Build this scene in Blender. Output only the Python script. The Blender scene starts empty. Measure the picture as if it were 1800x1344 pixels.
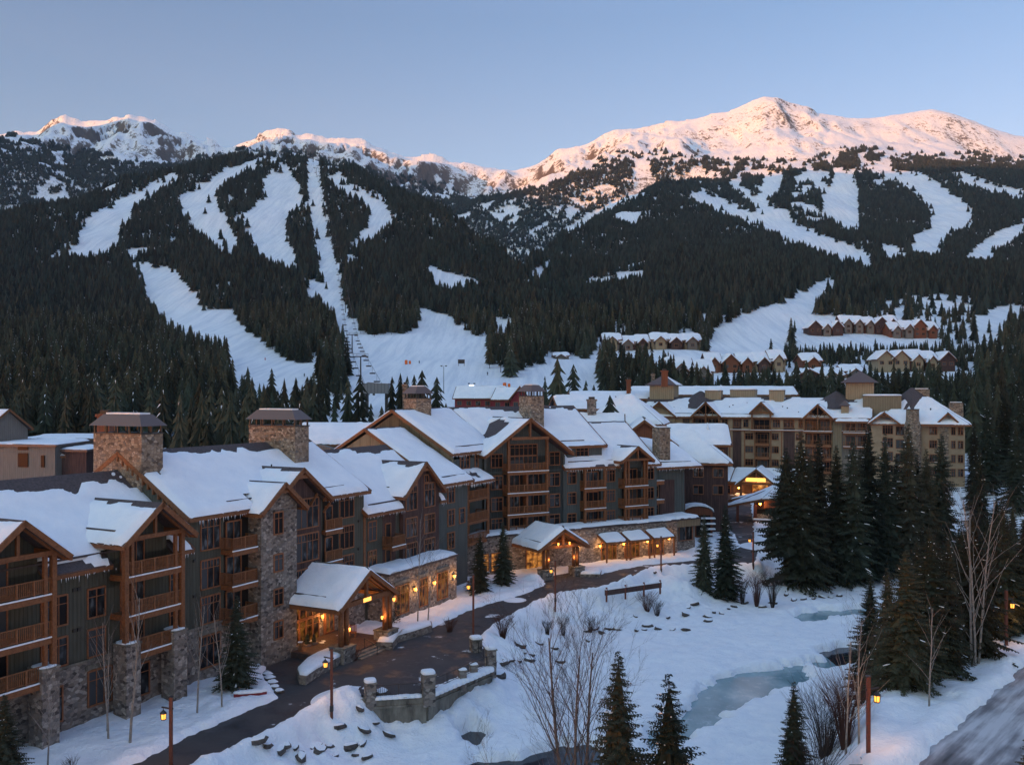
import bpy, math, random
import numpy as np
R = math.radians
SC = bpy.context.scene
COL = SC.collection
rnd = random.Random(7)
# ------------------------------------------------------------ camera, sky, sun
cd = bpy.data.cameras.new("camera"); cam = bpy.data.objects.new("camera", cd); COL.objects.link(cam)
cam.location = (0, 0, 25); cam.rotation_euler = (R(90), 0, 0)
cd.sensor_width = 36; cd.lens = 33; cd.shift_y = 0.0103; cd.clip_start = 0.5; cd.clip_end = 30000
SC.camera = cam
SUN_EL, SUN_AZ = 5.0, 228.0          # azimuth clockwise from +Y: behind the viewer, to the left
w = bpy.data.worlds.new("World"); SC.world = w; w.use_nodes = True
nt = w.node_tree; bg = nt.nodes["Background"]
sky = nt.nodes.new("ShaderNodeTexSky"); sky.sky_type = 'NISHITA'; sky.sun_disc = False
sky.sun_elevation = R(SUN_EL); sky.sun_rotation = R(SUN_AZ); sky.altitude = 2900
sky.air_density = 1.25; sky.dust_density = 1.1; sky.ozone_density = 2.2
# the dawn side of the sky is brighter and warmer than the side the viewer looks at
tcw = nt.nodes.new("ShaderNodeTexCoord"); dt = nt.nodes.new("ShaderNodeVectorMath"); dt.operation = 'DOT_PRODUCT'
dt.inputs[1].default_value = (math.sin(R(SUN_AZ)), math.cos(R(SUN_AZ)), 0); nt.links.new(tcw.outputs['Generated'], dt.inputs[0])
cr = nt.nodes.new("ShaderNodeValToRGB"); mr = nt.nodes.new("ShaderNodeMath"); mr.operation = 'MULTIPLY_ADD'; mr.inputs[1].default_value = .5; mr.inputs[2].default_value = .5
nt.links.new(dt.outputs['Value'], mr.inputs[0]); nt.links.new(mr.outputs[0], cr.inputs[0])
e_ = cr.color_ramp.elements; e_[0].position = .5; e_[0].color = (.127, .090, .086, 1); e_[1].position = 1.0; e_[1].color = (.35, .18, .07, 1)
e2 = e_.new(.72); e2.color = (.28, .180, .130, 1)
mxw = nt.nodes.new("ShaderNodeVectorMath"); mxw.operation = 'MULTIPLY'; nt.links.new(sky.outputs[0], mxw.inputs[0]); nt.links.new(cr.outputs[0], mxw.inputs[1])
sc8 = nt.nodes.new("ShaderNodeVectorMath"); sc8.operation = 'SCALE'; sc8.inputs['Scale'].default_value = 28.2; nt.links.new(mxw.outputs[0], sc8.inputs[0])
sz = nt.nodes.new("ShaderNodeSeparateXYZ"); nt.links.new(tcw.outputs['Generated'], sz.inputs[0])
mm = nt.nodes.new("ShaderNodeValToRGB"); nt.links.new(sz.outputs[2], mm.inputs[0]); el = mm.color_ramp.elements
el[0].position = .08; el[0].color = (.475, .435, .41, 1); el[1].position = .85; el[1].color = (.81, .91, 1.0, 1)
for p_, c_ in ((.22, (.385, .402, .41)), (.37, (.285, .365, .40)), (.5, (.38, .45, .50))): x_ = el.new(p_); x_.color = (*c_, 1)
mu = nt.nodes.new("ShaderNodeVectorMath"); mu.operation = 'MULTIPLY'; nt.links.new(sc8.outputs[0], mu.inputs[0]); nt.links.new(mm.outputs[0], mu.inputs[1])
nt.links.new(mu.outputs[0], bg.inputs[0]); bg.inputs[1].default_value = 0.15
sd = bpy.data.lights.new("sun", 'SUN'); sun = bpy.data.objects.new("sun", sd); COL.objects.link(sun)
sd.energy = 4.7; sd.angle = R(0.6); sd.color = (1.0, 0.33, 0.02)
sv = (math.sin(R(SUN_AZ))*math.cos(R(SUN_EL)), math.cos(R(SUN_AZ))*math.cos(R(SUN_EL)), math.sin(R(SUN_EL)))
from mathutils import Vector, Matrix
sun.rotation_euler = Vector(sv).to_track_quat('Z', 'Y').to_euler()
SC.view_settings.view_transform = 'Standard'; SC.view_settings.look = 'None'
SC.view_settings.exposure = 1.15; SC.view_settings.gamma = 1
SC.cycles.max_bounces = 5; SC.cycles.diffuse_bounces = 2; SC.cycles.glossy_bounces = 2
SC.cycles.transmission_bounces = 2; SC.cycles.volume_bounces = 0; SC.cycles.transparent_max_bounces = 6
SC.cycles.use_denoising = True; SC.cycles.use_adaptive_sampling = True; SC.cycles.adaptive_threshold = 0.008
SC.cycles.sample_clamp_indirect = 4; SC.cycles.light_threshold = 0.02

# ------------------------------------------------------------ materials
M = {}
def mat(name, col, rough=0.8, build=None, spec=0.3, emit=None, es=0):
    m = bpy.data.materials.new(name); m.use_nodes = True
    n = m.node_tree.nodes; l = m.node_tree.links; b = n["Principled BSDF"]
    b.inputs["Base Color"].default_value = (*col, 1); b.inputs["Roughness"].default_value = rough
    b.inputs["Specular IOR Level"].default_value = spec
    if emit: b.inputs["Emission Color"].default_value = (*emit, 1); b.inputs["Emission Strength"].default_value = es
    if build: build(n, l, b)
    M[name] = m; return m
def N(n, t, **k):
    x = n.new(t)
    for a, v in k.items():
        if a.startswith('i_'):
            key = a[2:].replace('_', ' ')
            x.inputs[key].default_value = v
        else: setattr(x, a, v)
    return x
def coords(n, l, scale=(1, 1, 1), src='Object'):
    tc = N(n, "ShaderNodeTexCoord"); mp = N(n, "ShaderNodeMapping"); mp.inputs['Scale'].default_value = scale
    l.new(tc.outputs[src], mp.inputs[0]); return mp.outputs[0]
def ramp(n, l, fac, stops):
    r = N(n, "ShaderNodeValToRGB"); e = r.color_ramp.elements
    while len(e) < len(stops): e.new(0.5)
    for i, (p, c) in enumerate(stops): e[i].position = p; e[i].color = (*c, 1)
    l.new(fac, r.inputs[0]); return r.outputs[0]
def bump(n, l, b, h, st=0.4, d=0.05):
    x = N(n, "ShaderNodeBump"); x.inputs['Strength'].default_value = st; x.inputs['Distance'].default_value = d
    l.new(h, x.inputs['Height']); l.new(x.outputs[0], b.inputs['Normal'])
def noise(n, l, v, sc, det=4, rough=0.55):
    x = N(n, "ShaderNodeTexNoise"); x.inputs['Scale'].default_value = sc; x.inputs['Detail'].default_value = det
    x.inputs['Roughness'].default_value = rough; l.new(v, x.inputs['Vector']); return x.outputs[0]
def math2(n, l, op, a, b):
    x = N(n, "ShaderNodeMath", operation=op)
    for i, q in enumerate((a, b)):
        if isinstance(q, (int, float)): x.inputs[i].default_value = q
        else: l.new(q, x.inputs[i])
    return x.outputs[0]
def mix(n, l, f, a, b):
    x = N(n, "ShaderNodeMix", data_type='RGBA')
    if isinstance(f, (int, float)): x.inputs[0].default_value = f
    else: l.new(f, x.inputs[0])
    for i, q in ((6, a), (7, b)):
        if isinstance(q, tuple): x.inputs[i].default_value = (*q, 1)
        else: l.new(q, x.inputs[i])
    return x.outputs[2]
def b_snow(sc1, sc2, st):
    def f(n, l, b):
        v = coords(n, l); a = noise(n, l, v, sc1, 9, .62); c = noise(n, l, v, sc2, 4)
        h = math2(n, l, 'ADD', a, math2(n, l, 'MULTIPLY', c, 0.35)); bump(n, l, b, h, st, 0.35/sc1)
        l.new(ramp(n, l, a, [(0.3, (.74, .78, .84)), (0.7, (.86, .88, .91))]), b.inputs['Base Color'])
    return f
mat('snow', (.83, .86, .9), 0.75, b_snow(0.9, 5, .75))
mat('roof_snow', (.83, .86, .9), 0.75, b_snow(0.5, 3, .25))
def b_mount(n, l, b):
    v = coords(n, l); g = N(n, "ShaderNodeNewGeometry"); s = N(n, "ShaderNodeSeparateXYZ"); l.new(g.outputs['Normal'], s.inputs[0])
    sp = N(n, "ShaderNodeSeparateXYZ"); l.new(v, sp.inputs[0])
    a = noise(n, l, v, .005, 9, .7); c = noise(n, l, coords(n, l, (1, 1, .45)), .06, 12, .78)
    st = math2(n, l, 'ADD', math2(n, l, 'SUBTRACT', 0.86, s.outputs[2]), math2(n, l, 'MULTIPLY', math2(n, l, 'SUBTRACT', c, .5), 1.5))
    st = math2(n, l, 'ADD', st, math2(n, l, 'MULTIPLY', math2(n, l, 'SUBTRACT', a, .5), .7))
    hi = N(n, "ShaderNodeMapRange"); hi.inputs[1].default_value = 560; hi.inputs[2].default_value = 760
    l.new(sp.outputs[2], hi.inputs[0])
    rk = ramp(n, l, st, [(0.12, (0, 0, 0)), (0.20, (1, 1, 1))])
    rk = math2(n, l, 'MULTIPLY', rk, hi.outputs[0])
    rc = ramp(n, l, c, [(0.35, (.045, .036, .03)), (0.65, (.16, .12, .09))])
    gr = noise(n, l, coords(n, l, (.22, .012, .02)), 1.0, 6, .7); sn_ = ramp(n, l, gr, [(.38, (.70, .74, .80)), (.58, (.86, .88, .91))])
    l.new(mix(n, l, rk, sn_, rc), b.inputs['Base Color'])
    bump(n, l, b, math2(n, l, 'ADD', c, noise(n, l, v, .02, 8, .6)), .38, 9)
mat('mountain_snow', (.83, .86, .9), 0.8, b_mount)
def b_asph(n, l, b):
    v = coords(n, l); a = noise(n, l, v, .35, 6, .65); c = noise(n, l, v, 6, 3)
    col = ramp(n, l, a, [(0.32, (.016, .016, .018)), (0.40, (.040, .038, .041)), (0.7, (.070, .064, .064))])
    col = mix(n, l, math2(n, l, 'MULTIPLY', c, .4), col, (.05, .048, .05))
    e = noise(n, l, coords(n, l, (1, 1, 1)), .30, 9, .62); pm = ramp(n, l, e, [(.635, (0, 0, 0)), (.66, (1, 1, 1))])
    l.new(mix(n, l, pm, col, (.55, .57, .60)), b.inputs['Base Color'])
    l.new(ramp(n, l, a, [(0.34, (.35, .35, .35)), (0.5, (.85, .85, .85))]), b.inputs['Roughness'])
    bump(n, l, b, c, .3, .02)
mat('asphalt', (.06, .06, .06), .8, b_asph)
def b_ice(n, l, b):
    v = coords(n, l, (1.0, .55, 1)); a = noise(n, l, v, .25, 7, .6)
    c = noise(n, l, coords(n, l, (1, .8, 1)), .8, 9, .7); k = ramp(n, l, a, [(0.3, (.10, .19, .22)), (0.55, (.19, .30, .33)), (.72, (.36, .46, .49))])
    l.new(mix(n, l, ramp(n, l, c, [(.56, (0, 0, 0)), (.70, (.7, .7, .7))]), k, (.45, .54, .58)), b.inputs['Base Color'])
mat('ice', (.3, .42, .45), .22, b_ice, .5)
mat('curtain_glass', (.055, .060, .068), .3, None, .15)
mat('deep_glass', (.008, .008, .010), .3, None, .12)
def b_wat(n, l, b):
    v = coords(n, l); bump(n, l, b, noise(n, l, v, 1.2, 4), .15, .05)
mat('water', (.010, .016, .024), .10, b_wat, .3)
def b_packed(n, l, b):
    tc = N(n, "ShaderNodeTexCoord"); mp = N(n, "ShaderNodeMapping"); mp.inputs['Rotation'].default_value = (0, 0, R(41))
    l.new(tc.outputs['Object'], mp.inputs[0]); m2 = N(n, "ShaderNodeMapping"); m2.inputs['Scale'].default_value = (1.3, .10, 1); l.new(mp.outputs[0], m2.inputs[0])
    a = noise(n, l, m2.outputs[0], 1.0, 6, .6); c = noise(n, l, tc.outputs['Object'], .12, 4)
    f = math2(n, l, 'ADD', math2(n, l, 'MULTIPLY', a, .55), math2(n, l, 'MULTIPLY', c, .5))
    l.new(ramp(n, l, f, [(0.38, (.05, .047, .05)), (0.48, (.20, .19, .20)), (0.60, (.52, .51, .53))]), b.inputs['Base Color'])
    bump(n, l, b, a, .3, .05)
mat('packed_snow', (.4, .4, .4), .6, b_packed)
def b_stone(cols, sc=2.3, mort=(.10, .09, .085)):
    def f(n, l, b):
        v = coords(n, l, (1, 1, 1.5)); vo = N(n, "ShaderNodeTexVoronoi"); vo.inputs['Scale'].default_value = sc
        vo.inputs['Randomness'].default_value = .9
        l.new(v, vo.inputs['Vector'])
        ve = N(n, "ShaderNodeTexVoronoi", feature='DISTANCE_TO_EDGE'); ve.inputs['Scale'].default_value = sc; l.new(v, ve.inputs['Vector'])
        ve.inputs['Randomness'].default_value = .9
        s = N(n, "ShaderNodeSeparateColor"); l.new(vo.outputs['Color'], s.inputs[0])
        st = [(i/(len(cols)-1)*.9+.05, c) for i, c in enumerate(cols)]
        c = ramp(n, l, s.outputs[0], st)
        c = mix(n, l, math2(n, l, 'MULTIPLY', noise(n, l, v, 9, 3), .35), c, (.05, .045, .04))
        e = ramp(n, l, ve.outputs[0], [(0.015, (0, 0, 0)), (0.06, (1, 1, 1))])
        l.new(mix(n, l, e, mort, c), b.inputs['Base Color']); bump(n, l, b, e, .6, .06)
    return f
mat('stone', (.2, .18, .16), .9, b_stone([(.07, .06, .058), (.20, .165, .14), (.32, .27, .235), (.12, .105, .10), (.46, .41, .36), (.17, .155, .15)], 2.9, (.16, .145, .13)))
mat('chimney_stone', (.3, .2, .13), .9, b_stone([(.11, .08, .058), (.28, .205, .145), (.36, .275, .195), (.18, .13, .092), (.47, .38, .29), (.16, .14, .125)], 2.8, (.14, .10, .08)))
def b_board(c1, c2, pitch=3.0, dark=.45):
    def f(n, l, b):
        v = coords(n, l); s = N(n, "ShaderNodeSeparateXYZ"); l.new(v, s.inputs[0])
        t = math2(n, l, 'MULTIPLY', math2(n, l, 'ADD', s.outputs[0], s.outputs[1]), pitch)
        fr = math2(n, l, 'FRACT', t, 0)
        e = ramp(n, l, fr, [(0.0, (0, 0, 0)), (0.05, (.1, .1, .1)), (0.09, (1, 1, 1)), (0.80, (1, 1, 1)), (0.84, (.3, .3, .3)), (0.88, (1.0, 1.0, 1.0))])
        mp = N(n, "ShaderNodeMapping"); mp.inputs['Scale'].default_value = (3, 3, .35); l.new(v, mp.inputs[0])
        a = noise(n, l, mp.outputs[0], 1.0, 5, .65)
        c = ramp(n, l, a, [(0.3, c1), (0.7, c2)])
        l.new(mix(n, l, e, tuple(x*dark for x in c1), c), b.inputs['Base Color']); bump(n, l, b, e, .5, .03)
    return f
mat('green_boards', (.1, .12, .1), .85, b_board((.054, .055, .044), (.092, .092, .074)))
mat('teal_boards', (.1, .13, .13), .85, b_board((.060, .072, .070), (.098, .112, .110)))
mat('maroon_boards', (.08, .04, .04), .85, b_board((.040, .024, .024), (.105, .060, .052)))
mat('tan_boards', (.3, .25, .18), .85, b_board((.25, .195, .125), (.34, .27, .18), 2.0, .6))
mat('olive_boards', (.2, .2, .13), .85, b_board((.16, .132, .088), (.23, .19, .128), 2.0, .6))
mat('red_boards', (.2, .02, .03), .8, b_board((.16, .022, .028), (.24, .035, .042), 2.0, .6))
mat('rust_boards', (.3, .1, .04), .8, b_board((.13, .046, .024), (.22, .080, .040), 2.5, .6))
mat('grey_boards', (.15, .14, .13), .85, b_board((.14, .125, .11), (.20, .18, .16), 2.5, .6))
def b_stucco(c1, c2):
    def f(n, l, b):
        v = coords(n, l); a = noise(n, l, v, .8, 5); l.new(ramp(n, l, a, [(.3, c1), (.7, c2)]), b.inputs['Base Color'])
    return f
mat('tan_stucco', (.3, .25, .18), .9, b_stucco((.25, .185, .12), (.325, .245, .165)))
def b_wood(c1, c2):
    def f(n, l, b):
        v = coords(n, l, (2, 2, 2)); a = noise(n, l, v, 2.2, 5, .7); l.new(ramp(n, l, a, [(.3, c1), (.7, c2)]), b.inputs['Base Color'])
        bump(n, l, b, a, .3, .02)
    return f
mat('timber', (.25, .1, .04), .6, b_wood((.105, .042, .018), (.235, .098, .042)))
mat('rail_wood', (.3, .14, .06), .6, b_wood((.13, .055, .024), (.25, .108, .048)))
mat('trim_wood', (.25, .1, .05), .6, b_wood((.17, .068, .032), (.28, .12, .058)))
mat('pole_wood', (.2, .06, .03), .6, b_wood((.09, .028, .018), (.16, .050, .030)))
def b_shing(n, l, b):
    v = coords(n, l); a = noise(n, l, v, 5, 4, .7); l.new(ramp(n, l, a, [(.3, (.045, .038, .042)), (.7, (.105, .085, .085))]), b.inputs['Base Color'])
mat('shingles', (.07, .06, .06), .85, b_shing)
mat('brown_metal', (.10, .07, .06), .45, None, .5)
mat('dark_metal', (.02, .018, .018), .45, None, .5)
mat('grey_metal', (.16, .17, .18), .4, None, .5)
mat('painted_shade', (.012, .011, .011), .9)  # near-black paint for the shade inside recesses, open gables and doorways
def b_conc(n, l, b):
    v = coords(n, l, (1, 1, .3)); a = noise(n, l, v, .9, 6, .7)
    l.new(ramp(n, l, a, [(.3, (.05, .048, .042)), (.5, (.17, .155, .13)), (.7, (.28, .26, .22))]), b.inputs['Base Color']); bump(n, l, b, a, .3, .05)
mat('concrete', (.2, .19, .16), .9, b_conc)
def b_glass(n, l, b):
    v = coords(n, l, (1, 1, .5)); a = noise(n, l, v, 1.6, 2, .5)
    l.new(ramp(n, l, a, [(.42, (.010, .010, .012)), (.56, (.030, .034, .038)), (.70, (.12, .135, .15))]), b.inputs['Base Color'])
mat('glass', (.03, .035, .04), .2, b_glass, .2)
def b_lit(n, l, b):
    v = coords(n, l); a = noise(n, l, v, 1.3, 3, .6)
    l.new(ramp(n, l, a, [(.40, (.04, .010, .002)), (.62, (.9, .34, .06))]), b.inputs['Emission Color'])
mat('lit_glass', (.05, .03, .02), .3, b_lit, .5, (1, .45, .1), .30)
mat('dim_glass', (.008, .006, .005), .15, b_lit, .3, (1, .45, .1), .09)
mat('lamp_glow', (.8, .4, .1), .5, None, .3, (1.0, .36, .05), 1.05)
mat('bulb_glow', (.8, .4, .1), .5, None, .3, (1.0, .38, .07), 1.15)
mat('white_glow', (.8, .8, .8), .5, None, .3, (.8, .9, 1.0), 1.2)
def b_needle(c1, c2, c3):
    def f(n, l, b):
        oi = N(n, "ShaderNodeObjectInfo"); v = coords(n, l); a = noise(n, l, v, 1.2, 3, .6)
        c = ramp(n, l, a, [(.3, c1), (.7, c2)])
        l.new(mix(n, l, math2(n, l, 'MULTIPLY', math2(n, l, 'POWER', oi.outputs['Random'], 2.0), .7), c, c3), b.inputs['Base Color'])
        fv = math2(n, l, 'ADD', math2(n, l, 'MULTIPLY', math2(n, l, 'FRACT', math2(n, l, 'MULTIPLY', oi.outputs['Random'], 7.31), 0), 1.1), .5)
        sc_ = N(n, 'ShaderNodeVectorMath', operation='SCALE'); l.new(b.inputs['Base Color'].links[0].from_socket, sc_.inputs[0]); l.new(fv, sc_.inputs['Scale']); l.new(sc_.outputs[0], b.inputs['Base Color'])
    return f
mat('needles', (.03, .04, .03), .8, b_needle((.017, .025, .018), (.048, .060, .043), (.060, .055, .036)), .15)
mat('far_needles', (.03, .04, .03), .9, b_needle((.013, .022, .020), (.032, .046, .040), (.044, .040, .030)), .1)
mat('rust_needles', (.1, .06, .03), .8, b_needle((.022, .028, .018), (.052, .057, .037), (.062, .053, .033)), .15)
mat('bark', (.06, .05, .045), .9, b_wood((.03, .025, .02), (.075, .06, .05)), .1)
mat('pale_bark', (.3, .27, .24), .85, b_wood((.06, .054, .05), (.19, .17, .155)), .1)
mat('aspen_bark', (.4, .38, .35), .8, b_wood((.13, .12, .11), (.30, .28, .26)), .1)
mat('twig', (.050, .040, .037), .9, None, .1)
mat('rust_twig', (.085, .042, .034), .9, None, .1)
mat('rock', (.1, .09, .08), .9, b_wood((.035, .032, .032), (.13, .11, .10)), .2)
mat('brick_paving', (.1, .07, .06), .7, b_stone([(.09, .05, .04), (.14, .08, .06), (.07, .05, .045)], 5, (.05, .04, .04)))
mat('jacket', (.02, .02, .03), .8); mat('red_cloth', (.4, .03, .02), .8); mat('orange_pad', (.75, .16, .03), .7); mat('skin', (.5, .3, .22), .6)
mat('ochre', (.45, .28, .08), .7)
mat('teal_panel', (.10, .22, .27), .3)

# ------------------------------------------------------------ mesh helpers
class MB:
    def __init__(s): s.v = []; s.f = []; s.m = []; s.mats = []; s.n = 0
    def mi(s, m):
        if m not in s.mats: s.mats.append(m)
        return s.mats.index(m)
    def add(s, verts, faces, m):
        k = s.mi(m); n = s.n
        s.v.extend(verts); s.f.extend([tuple(i+n for i in f) for f in faces]); s.m.extend([k]*len(faces)); s.n += len(verts)
    def box(s, x0, x1, y0, y1, z0, z1, m):
        s.add([(x0,y0,z0),(x1,y0,z0),(x1,y1,z0),(x0,y1,z0),(x0,y0,z1),(x1,y0,z1),(x1,y1,z1),(x0,y1,z1)],
              [(0,3,2,1),(4,5,6,7),(0,1,5,4),(1,2,6,5),(2,3,7,6),(3,0,4,7)], m)
    def prism(s, poly, d, m):          # poly: 3-D points, extruded along d
        n = len(poly); a = [tuple(p) for p in poly]; b = [(p[0]+d[0], p[1]+d[1], p[2]+d[2]) for p in poly]
        s.add(a+b, [tuple(range(n)), tuple(range(2*n-1, n-1, -1))]+[(i, (i+1) % n, n+(i+1) % n, n+i) for i in range(n)], m)
    def beam(s, p, q, w, h, m):
        p = Vector(p); q = Vector(q); d = (q-p).normalized(); up = Vector((0,0,1)) if abs(d.z) < .95 else Vector((0,1,0))
        a = d.cross(up).normalized()*w/2; b = a.cross(d).normalized()*h/2
        vs = [p-a-b, p+a-b, p+a+b, p-a+b, q-a-b, q+a-b, q+a+b, q-a+b]
        s.add([tuple(x) for x in vs], [(0,1,2,3),(7,6,5,4),(0,4,5,1),(1,5,6,2),(2,6,7,3),(3,7,4,0)], m)
    def tube(s, pts, rads, m, k=6, cap=True):
        rings = []; n0 = s.n; vs = []
        for i, p in enumerate(pts):
            p = Vector(p); d = (Vector(pts[min(i+1, len(pts)-1)])-Vector(pts[max(i-1, 0)]))
            d = d.normalized() if d.length > 1e-9 else Vector((0,0,1))
            a = d.orthogonal().normalized(); b = d.cross(a)
            for j in range(k):
                t = 2*math.pi*j/k; vs.append(tuple(p+(a*math.cos(t)+b*math.sin(t))*rads[i]))
        fs = [(i*k+j, i*k+(j+1) % k, (i+1)*k+(j+1) % k, (i+1)*k+j) for i in range(len(pts)-1) for j in range(k)]
        if cap: fs += [tuple(range(k-1, -1, -1)), tuple((len(pts)-1)*k+j for j in range(k))]
        s.add(vs, fs, m)
    def lathe(s, c, prof, m, k=8, a0=0):
        vs = [(c[0]+r*math.cos(a0+2*math.pi*j/k), c[1]+r*math.sin(a0+2*math.pi*j/k), c[2]+z) for r, z in prof for j in range(k)]
        fs = [(i*k+j, i*k+(j+1) % k, (i+1)*k+(j+1) % k, (i+1)*k+j) for i in range(len(prof)-1) for j in range(k)]
        fs += [tuple(range(k-1, -1, -1)), tuple((len(prof)-1)*k+j for j in range(k))]
        s.add(vs, fs, m)
    def mesh(s, name, smooth=False):
        me = bpy.data.meshes.new(name); me.from_pydata(s.v, [], s.f)
        for x in s.mats: me.materials.append(M[x])
        me.polygons.foreach_set('material_index', s.m)
        if smooth: me.polygons.foreach_set('use_smooth', [True]*len(s.f))
        me.update(); return me
    def build(s, name, parent=None, smooth=False, **props):
        if not s.f: return None
        return mk(name, s.mesh(name, smooth), parent, **props)
def mk(name, data, parent=None, **props):
    o = bpy.data.objects.new(name, data); COL.objects.link(o)
    if parent: o.parent = parent
    for k, v in props.items(): o[k] = v
    return o
def thing(name, label, cat, loc=(0,0,0), rz=0, group=None):
    o = mk(name, None); o.empty_display_size = .1; o.location = loc; o.rotation_euler = (0, 0, rz)
    o['label'] = label; o['category'] = cat
    if group: o['group'] = group
    return o
def tag(o, label, cat, group=None):
    o['label'] = label; o['category'] = cat
    if group: o['group'] = group
    return o
def dup(o, loc=None, rz=None, sc=None, label=None, group=None):
    c = o.copy(); COL.objects.link(c)
    if loc is not None: c.location = loc
    if rz is not None: c.rotation_euler = (0, 0, rz)
    if sc is not None: c.scale = sc if hasattr(sc, '__len__') else (sc, sc, sc)
    if label: c['label'] = label
    if group: c['group'] = group
    for ch in o.children:
        d = ch.copy(); COL.objects.link(d); d.parent = c
        for g in ch.children:
            e = g.copy(); COL.objects.link(e); e.parent = d
    return c
def np_mesh(name, V, F, m, parent=None, smooth=True, mi=None, **props):
    me = bpy.data.meshes.new(name); me.vertices.add(len(V)); me.vertices.foreach_set('co', np.asarray(V, dtype=np.float32).ravel())
    k = F.shape[1]; me.loops.add(F.size); me.loops.foreach_set('vertex_index', F.astype(np.int32).ravel())
    me.polygons.add(len(F)); me.polygons.foreach_set('loop_start', np.arange(0, F.size, k, dtype=np.int32))
    me.polygons.foreach_set('use_smooth', np.full(len(F), smooth)); 
    for x in (m if isinstance(m, (list, tuple)) else [m]): me.materials.append(M[x])
    if mi is not None: me.polygons.foreach_set('material_index', mi.astype(np.int32))
    me.update(calc_edges=True); me.validate(); return mk(name, me, parent, **props)
def gridF(nx, ny):      # vertex index = j*nx+i
    i, j = np.meshgrid(np.arange(nx-1), np.arange(ny-1)); a = (j*nx+i).ravel()
    return np.stack([a, a+1, a+1+nx, a+nx], 1)
def vn(x, y, seed=0):
    xi = np.floor(x); yi = np.floor(y); fx = x-xi; fy = y-yi; fx = fx*fx*fx*(fx*(fx*6-15)+10); fy = fy*fy*fy*(fy*(fy*6-15)+10)
    def h(a, b):
        t = np.sin(a*127.1+b*311.7+seed*74.7)*43758.5453; return t-np.floor(t)
    return (h(xi, yi)*(1-fx)+h(xi+1, yi)*fx)*(1-fy)+(h(xi, yi+1)*(1-fx)+h(xi+1, yi+1)*fx)*fy
def fbm(x, y, seed=0, o=4, g=.5):
    s = 0; a = 1; t = 0
    for i in range(o): s = s+a*vn(x*2**i+i*17.3, y*2**i-i*9.1, seed+i); t += a; a *= g
    return s/t
def ridged(x, y, seed=0, o=5, g=.5):
    s = 0; a = 1; t = 0
    for i in range(o): s = s+a*(1-np.abs(2*vn(x*2**i+i*5.3, y*2**i+i*3.7, seed+i)-1)); t += a; a *= g
    return s/t
def sm(x): x = np.clip(x, 0, 1); return x*x*(3-2*x)
def sdist(x, y, poly):      # negative inside
    x = np.asarray(x, float); y = np.asarray(y, float); d = np.full(x.shape, 1e18); ins = np.zeros(x.shape, bool); n = len(poly)
    for i in range(n):
        ax, ay = poly[i]; bx, by = poly[(i+1) % n]; ex, ey = bx-ax, by-ay; L = ex*ex+ey*ey+1e-12
        t = np.clip(((x-ax)*ex+(y-ay)*ey)/L, 0, 1); d = np.minimum(d, (x-ax-t*ex)**2+(y-ay-t*ey)**2)
        if ay != by:
            c = ((ay > y) != (by > y)) & (x < (bx-ax)*(y-ay)/(by-ay)+ax); ins ^= c
    return np.where(ins, -np.sqrt(d), np.sqrt(d))
def G(px, py, z=0):         # measured point of the photograph -> world position at height z
    Y = 1650*(25-z)/(py-690); return ((px-900)/1650*Y, Y)
# ------------------------------------------------------------ terrain: outlines surveyed on the ground plane
RZ = -3.5
RIVER = [(-14,60),(-10.9,71.0),(-8.6,74.4),(-4.0,75.6),(.4,80.8),(3.0,86),(4.2,92),(4.6,99),(5.2,104),(6.6,109.4),(13.8,113.9),(21.1,116.1),(28.1,122.1),
         (34.5,126.4),(43.3,129.9),(54.5,136.3),(70,144.7),(92,151.7),(92,142),(77,127),(59,122),(46.4,116),(38.9,106.9),(33.4,95),
         (28.2,86.3),(22.7,77.1),(17,68),(12,58),(8,40),(-16,30),(-20,48)]
ROAD = [G(*p) for p in [(245,1344),(340,1296),(414,1264),(470,1240),(496,1228),(482,1205),(470,1188),(476,1172),(492,1158),(540,1142),(575,1150),(610,1165),(640,1150),(668,1143),
        (735,1118),(835,1071),(926,1044),(962,1030),(955,1016),(1000,1008),(1013,1014),(1050,1014),(1073,1006),(1134,994),(1222,986),(1255,984),(1285,975),(1300,960),
        (1296,945),(1285,932),(1262,915),(1246,900),(1240,880),(1246,872)]] + [G(*p, z=2) for p in [(1290,872),(1316,880),(1322,905)]] + \
       [G(*p) for p in [(1322,948),(1330,970),(1322,990),(1262,992),(1220,994),(1167,997),(1129,1007),(1100,1022),(1040,1036),(978,1043),(940,1056),(908,1073),(870,1095),(838,1118),(835,1135),(858,1172),(753,1212),(742,1219),(650,1224),
        (636,1208),(614,1219),(534,1249),(435,1300),(340,1341),(250,1390),(140,1400)]]
TRAIL_R = (20.5, 54.0, math.sin(R(41)), math.cos(R(41)))     # line of the lamps on the far bank road
def right_off(x, y):        # distance to the right of the lamp line
    return (x-TRAIL_R[0])*TRAIL_R[3]-(y-TRAIL_R[1])*TRAIL_R[2]
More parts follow.
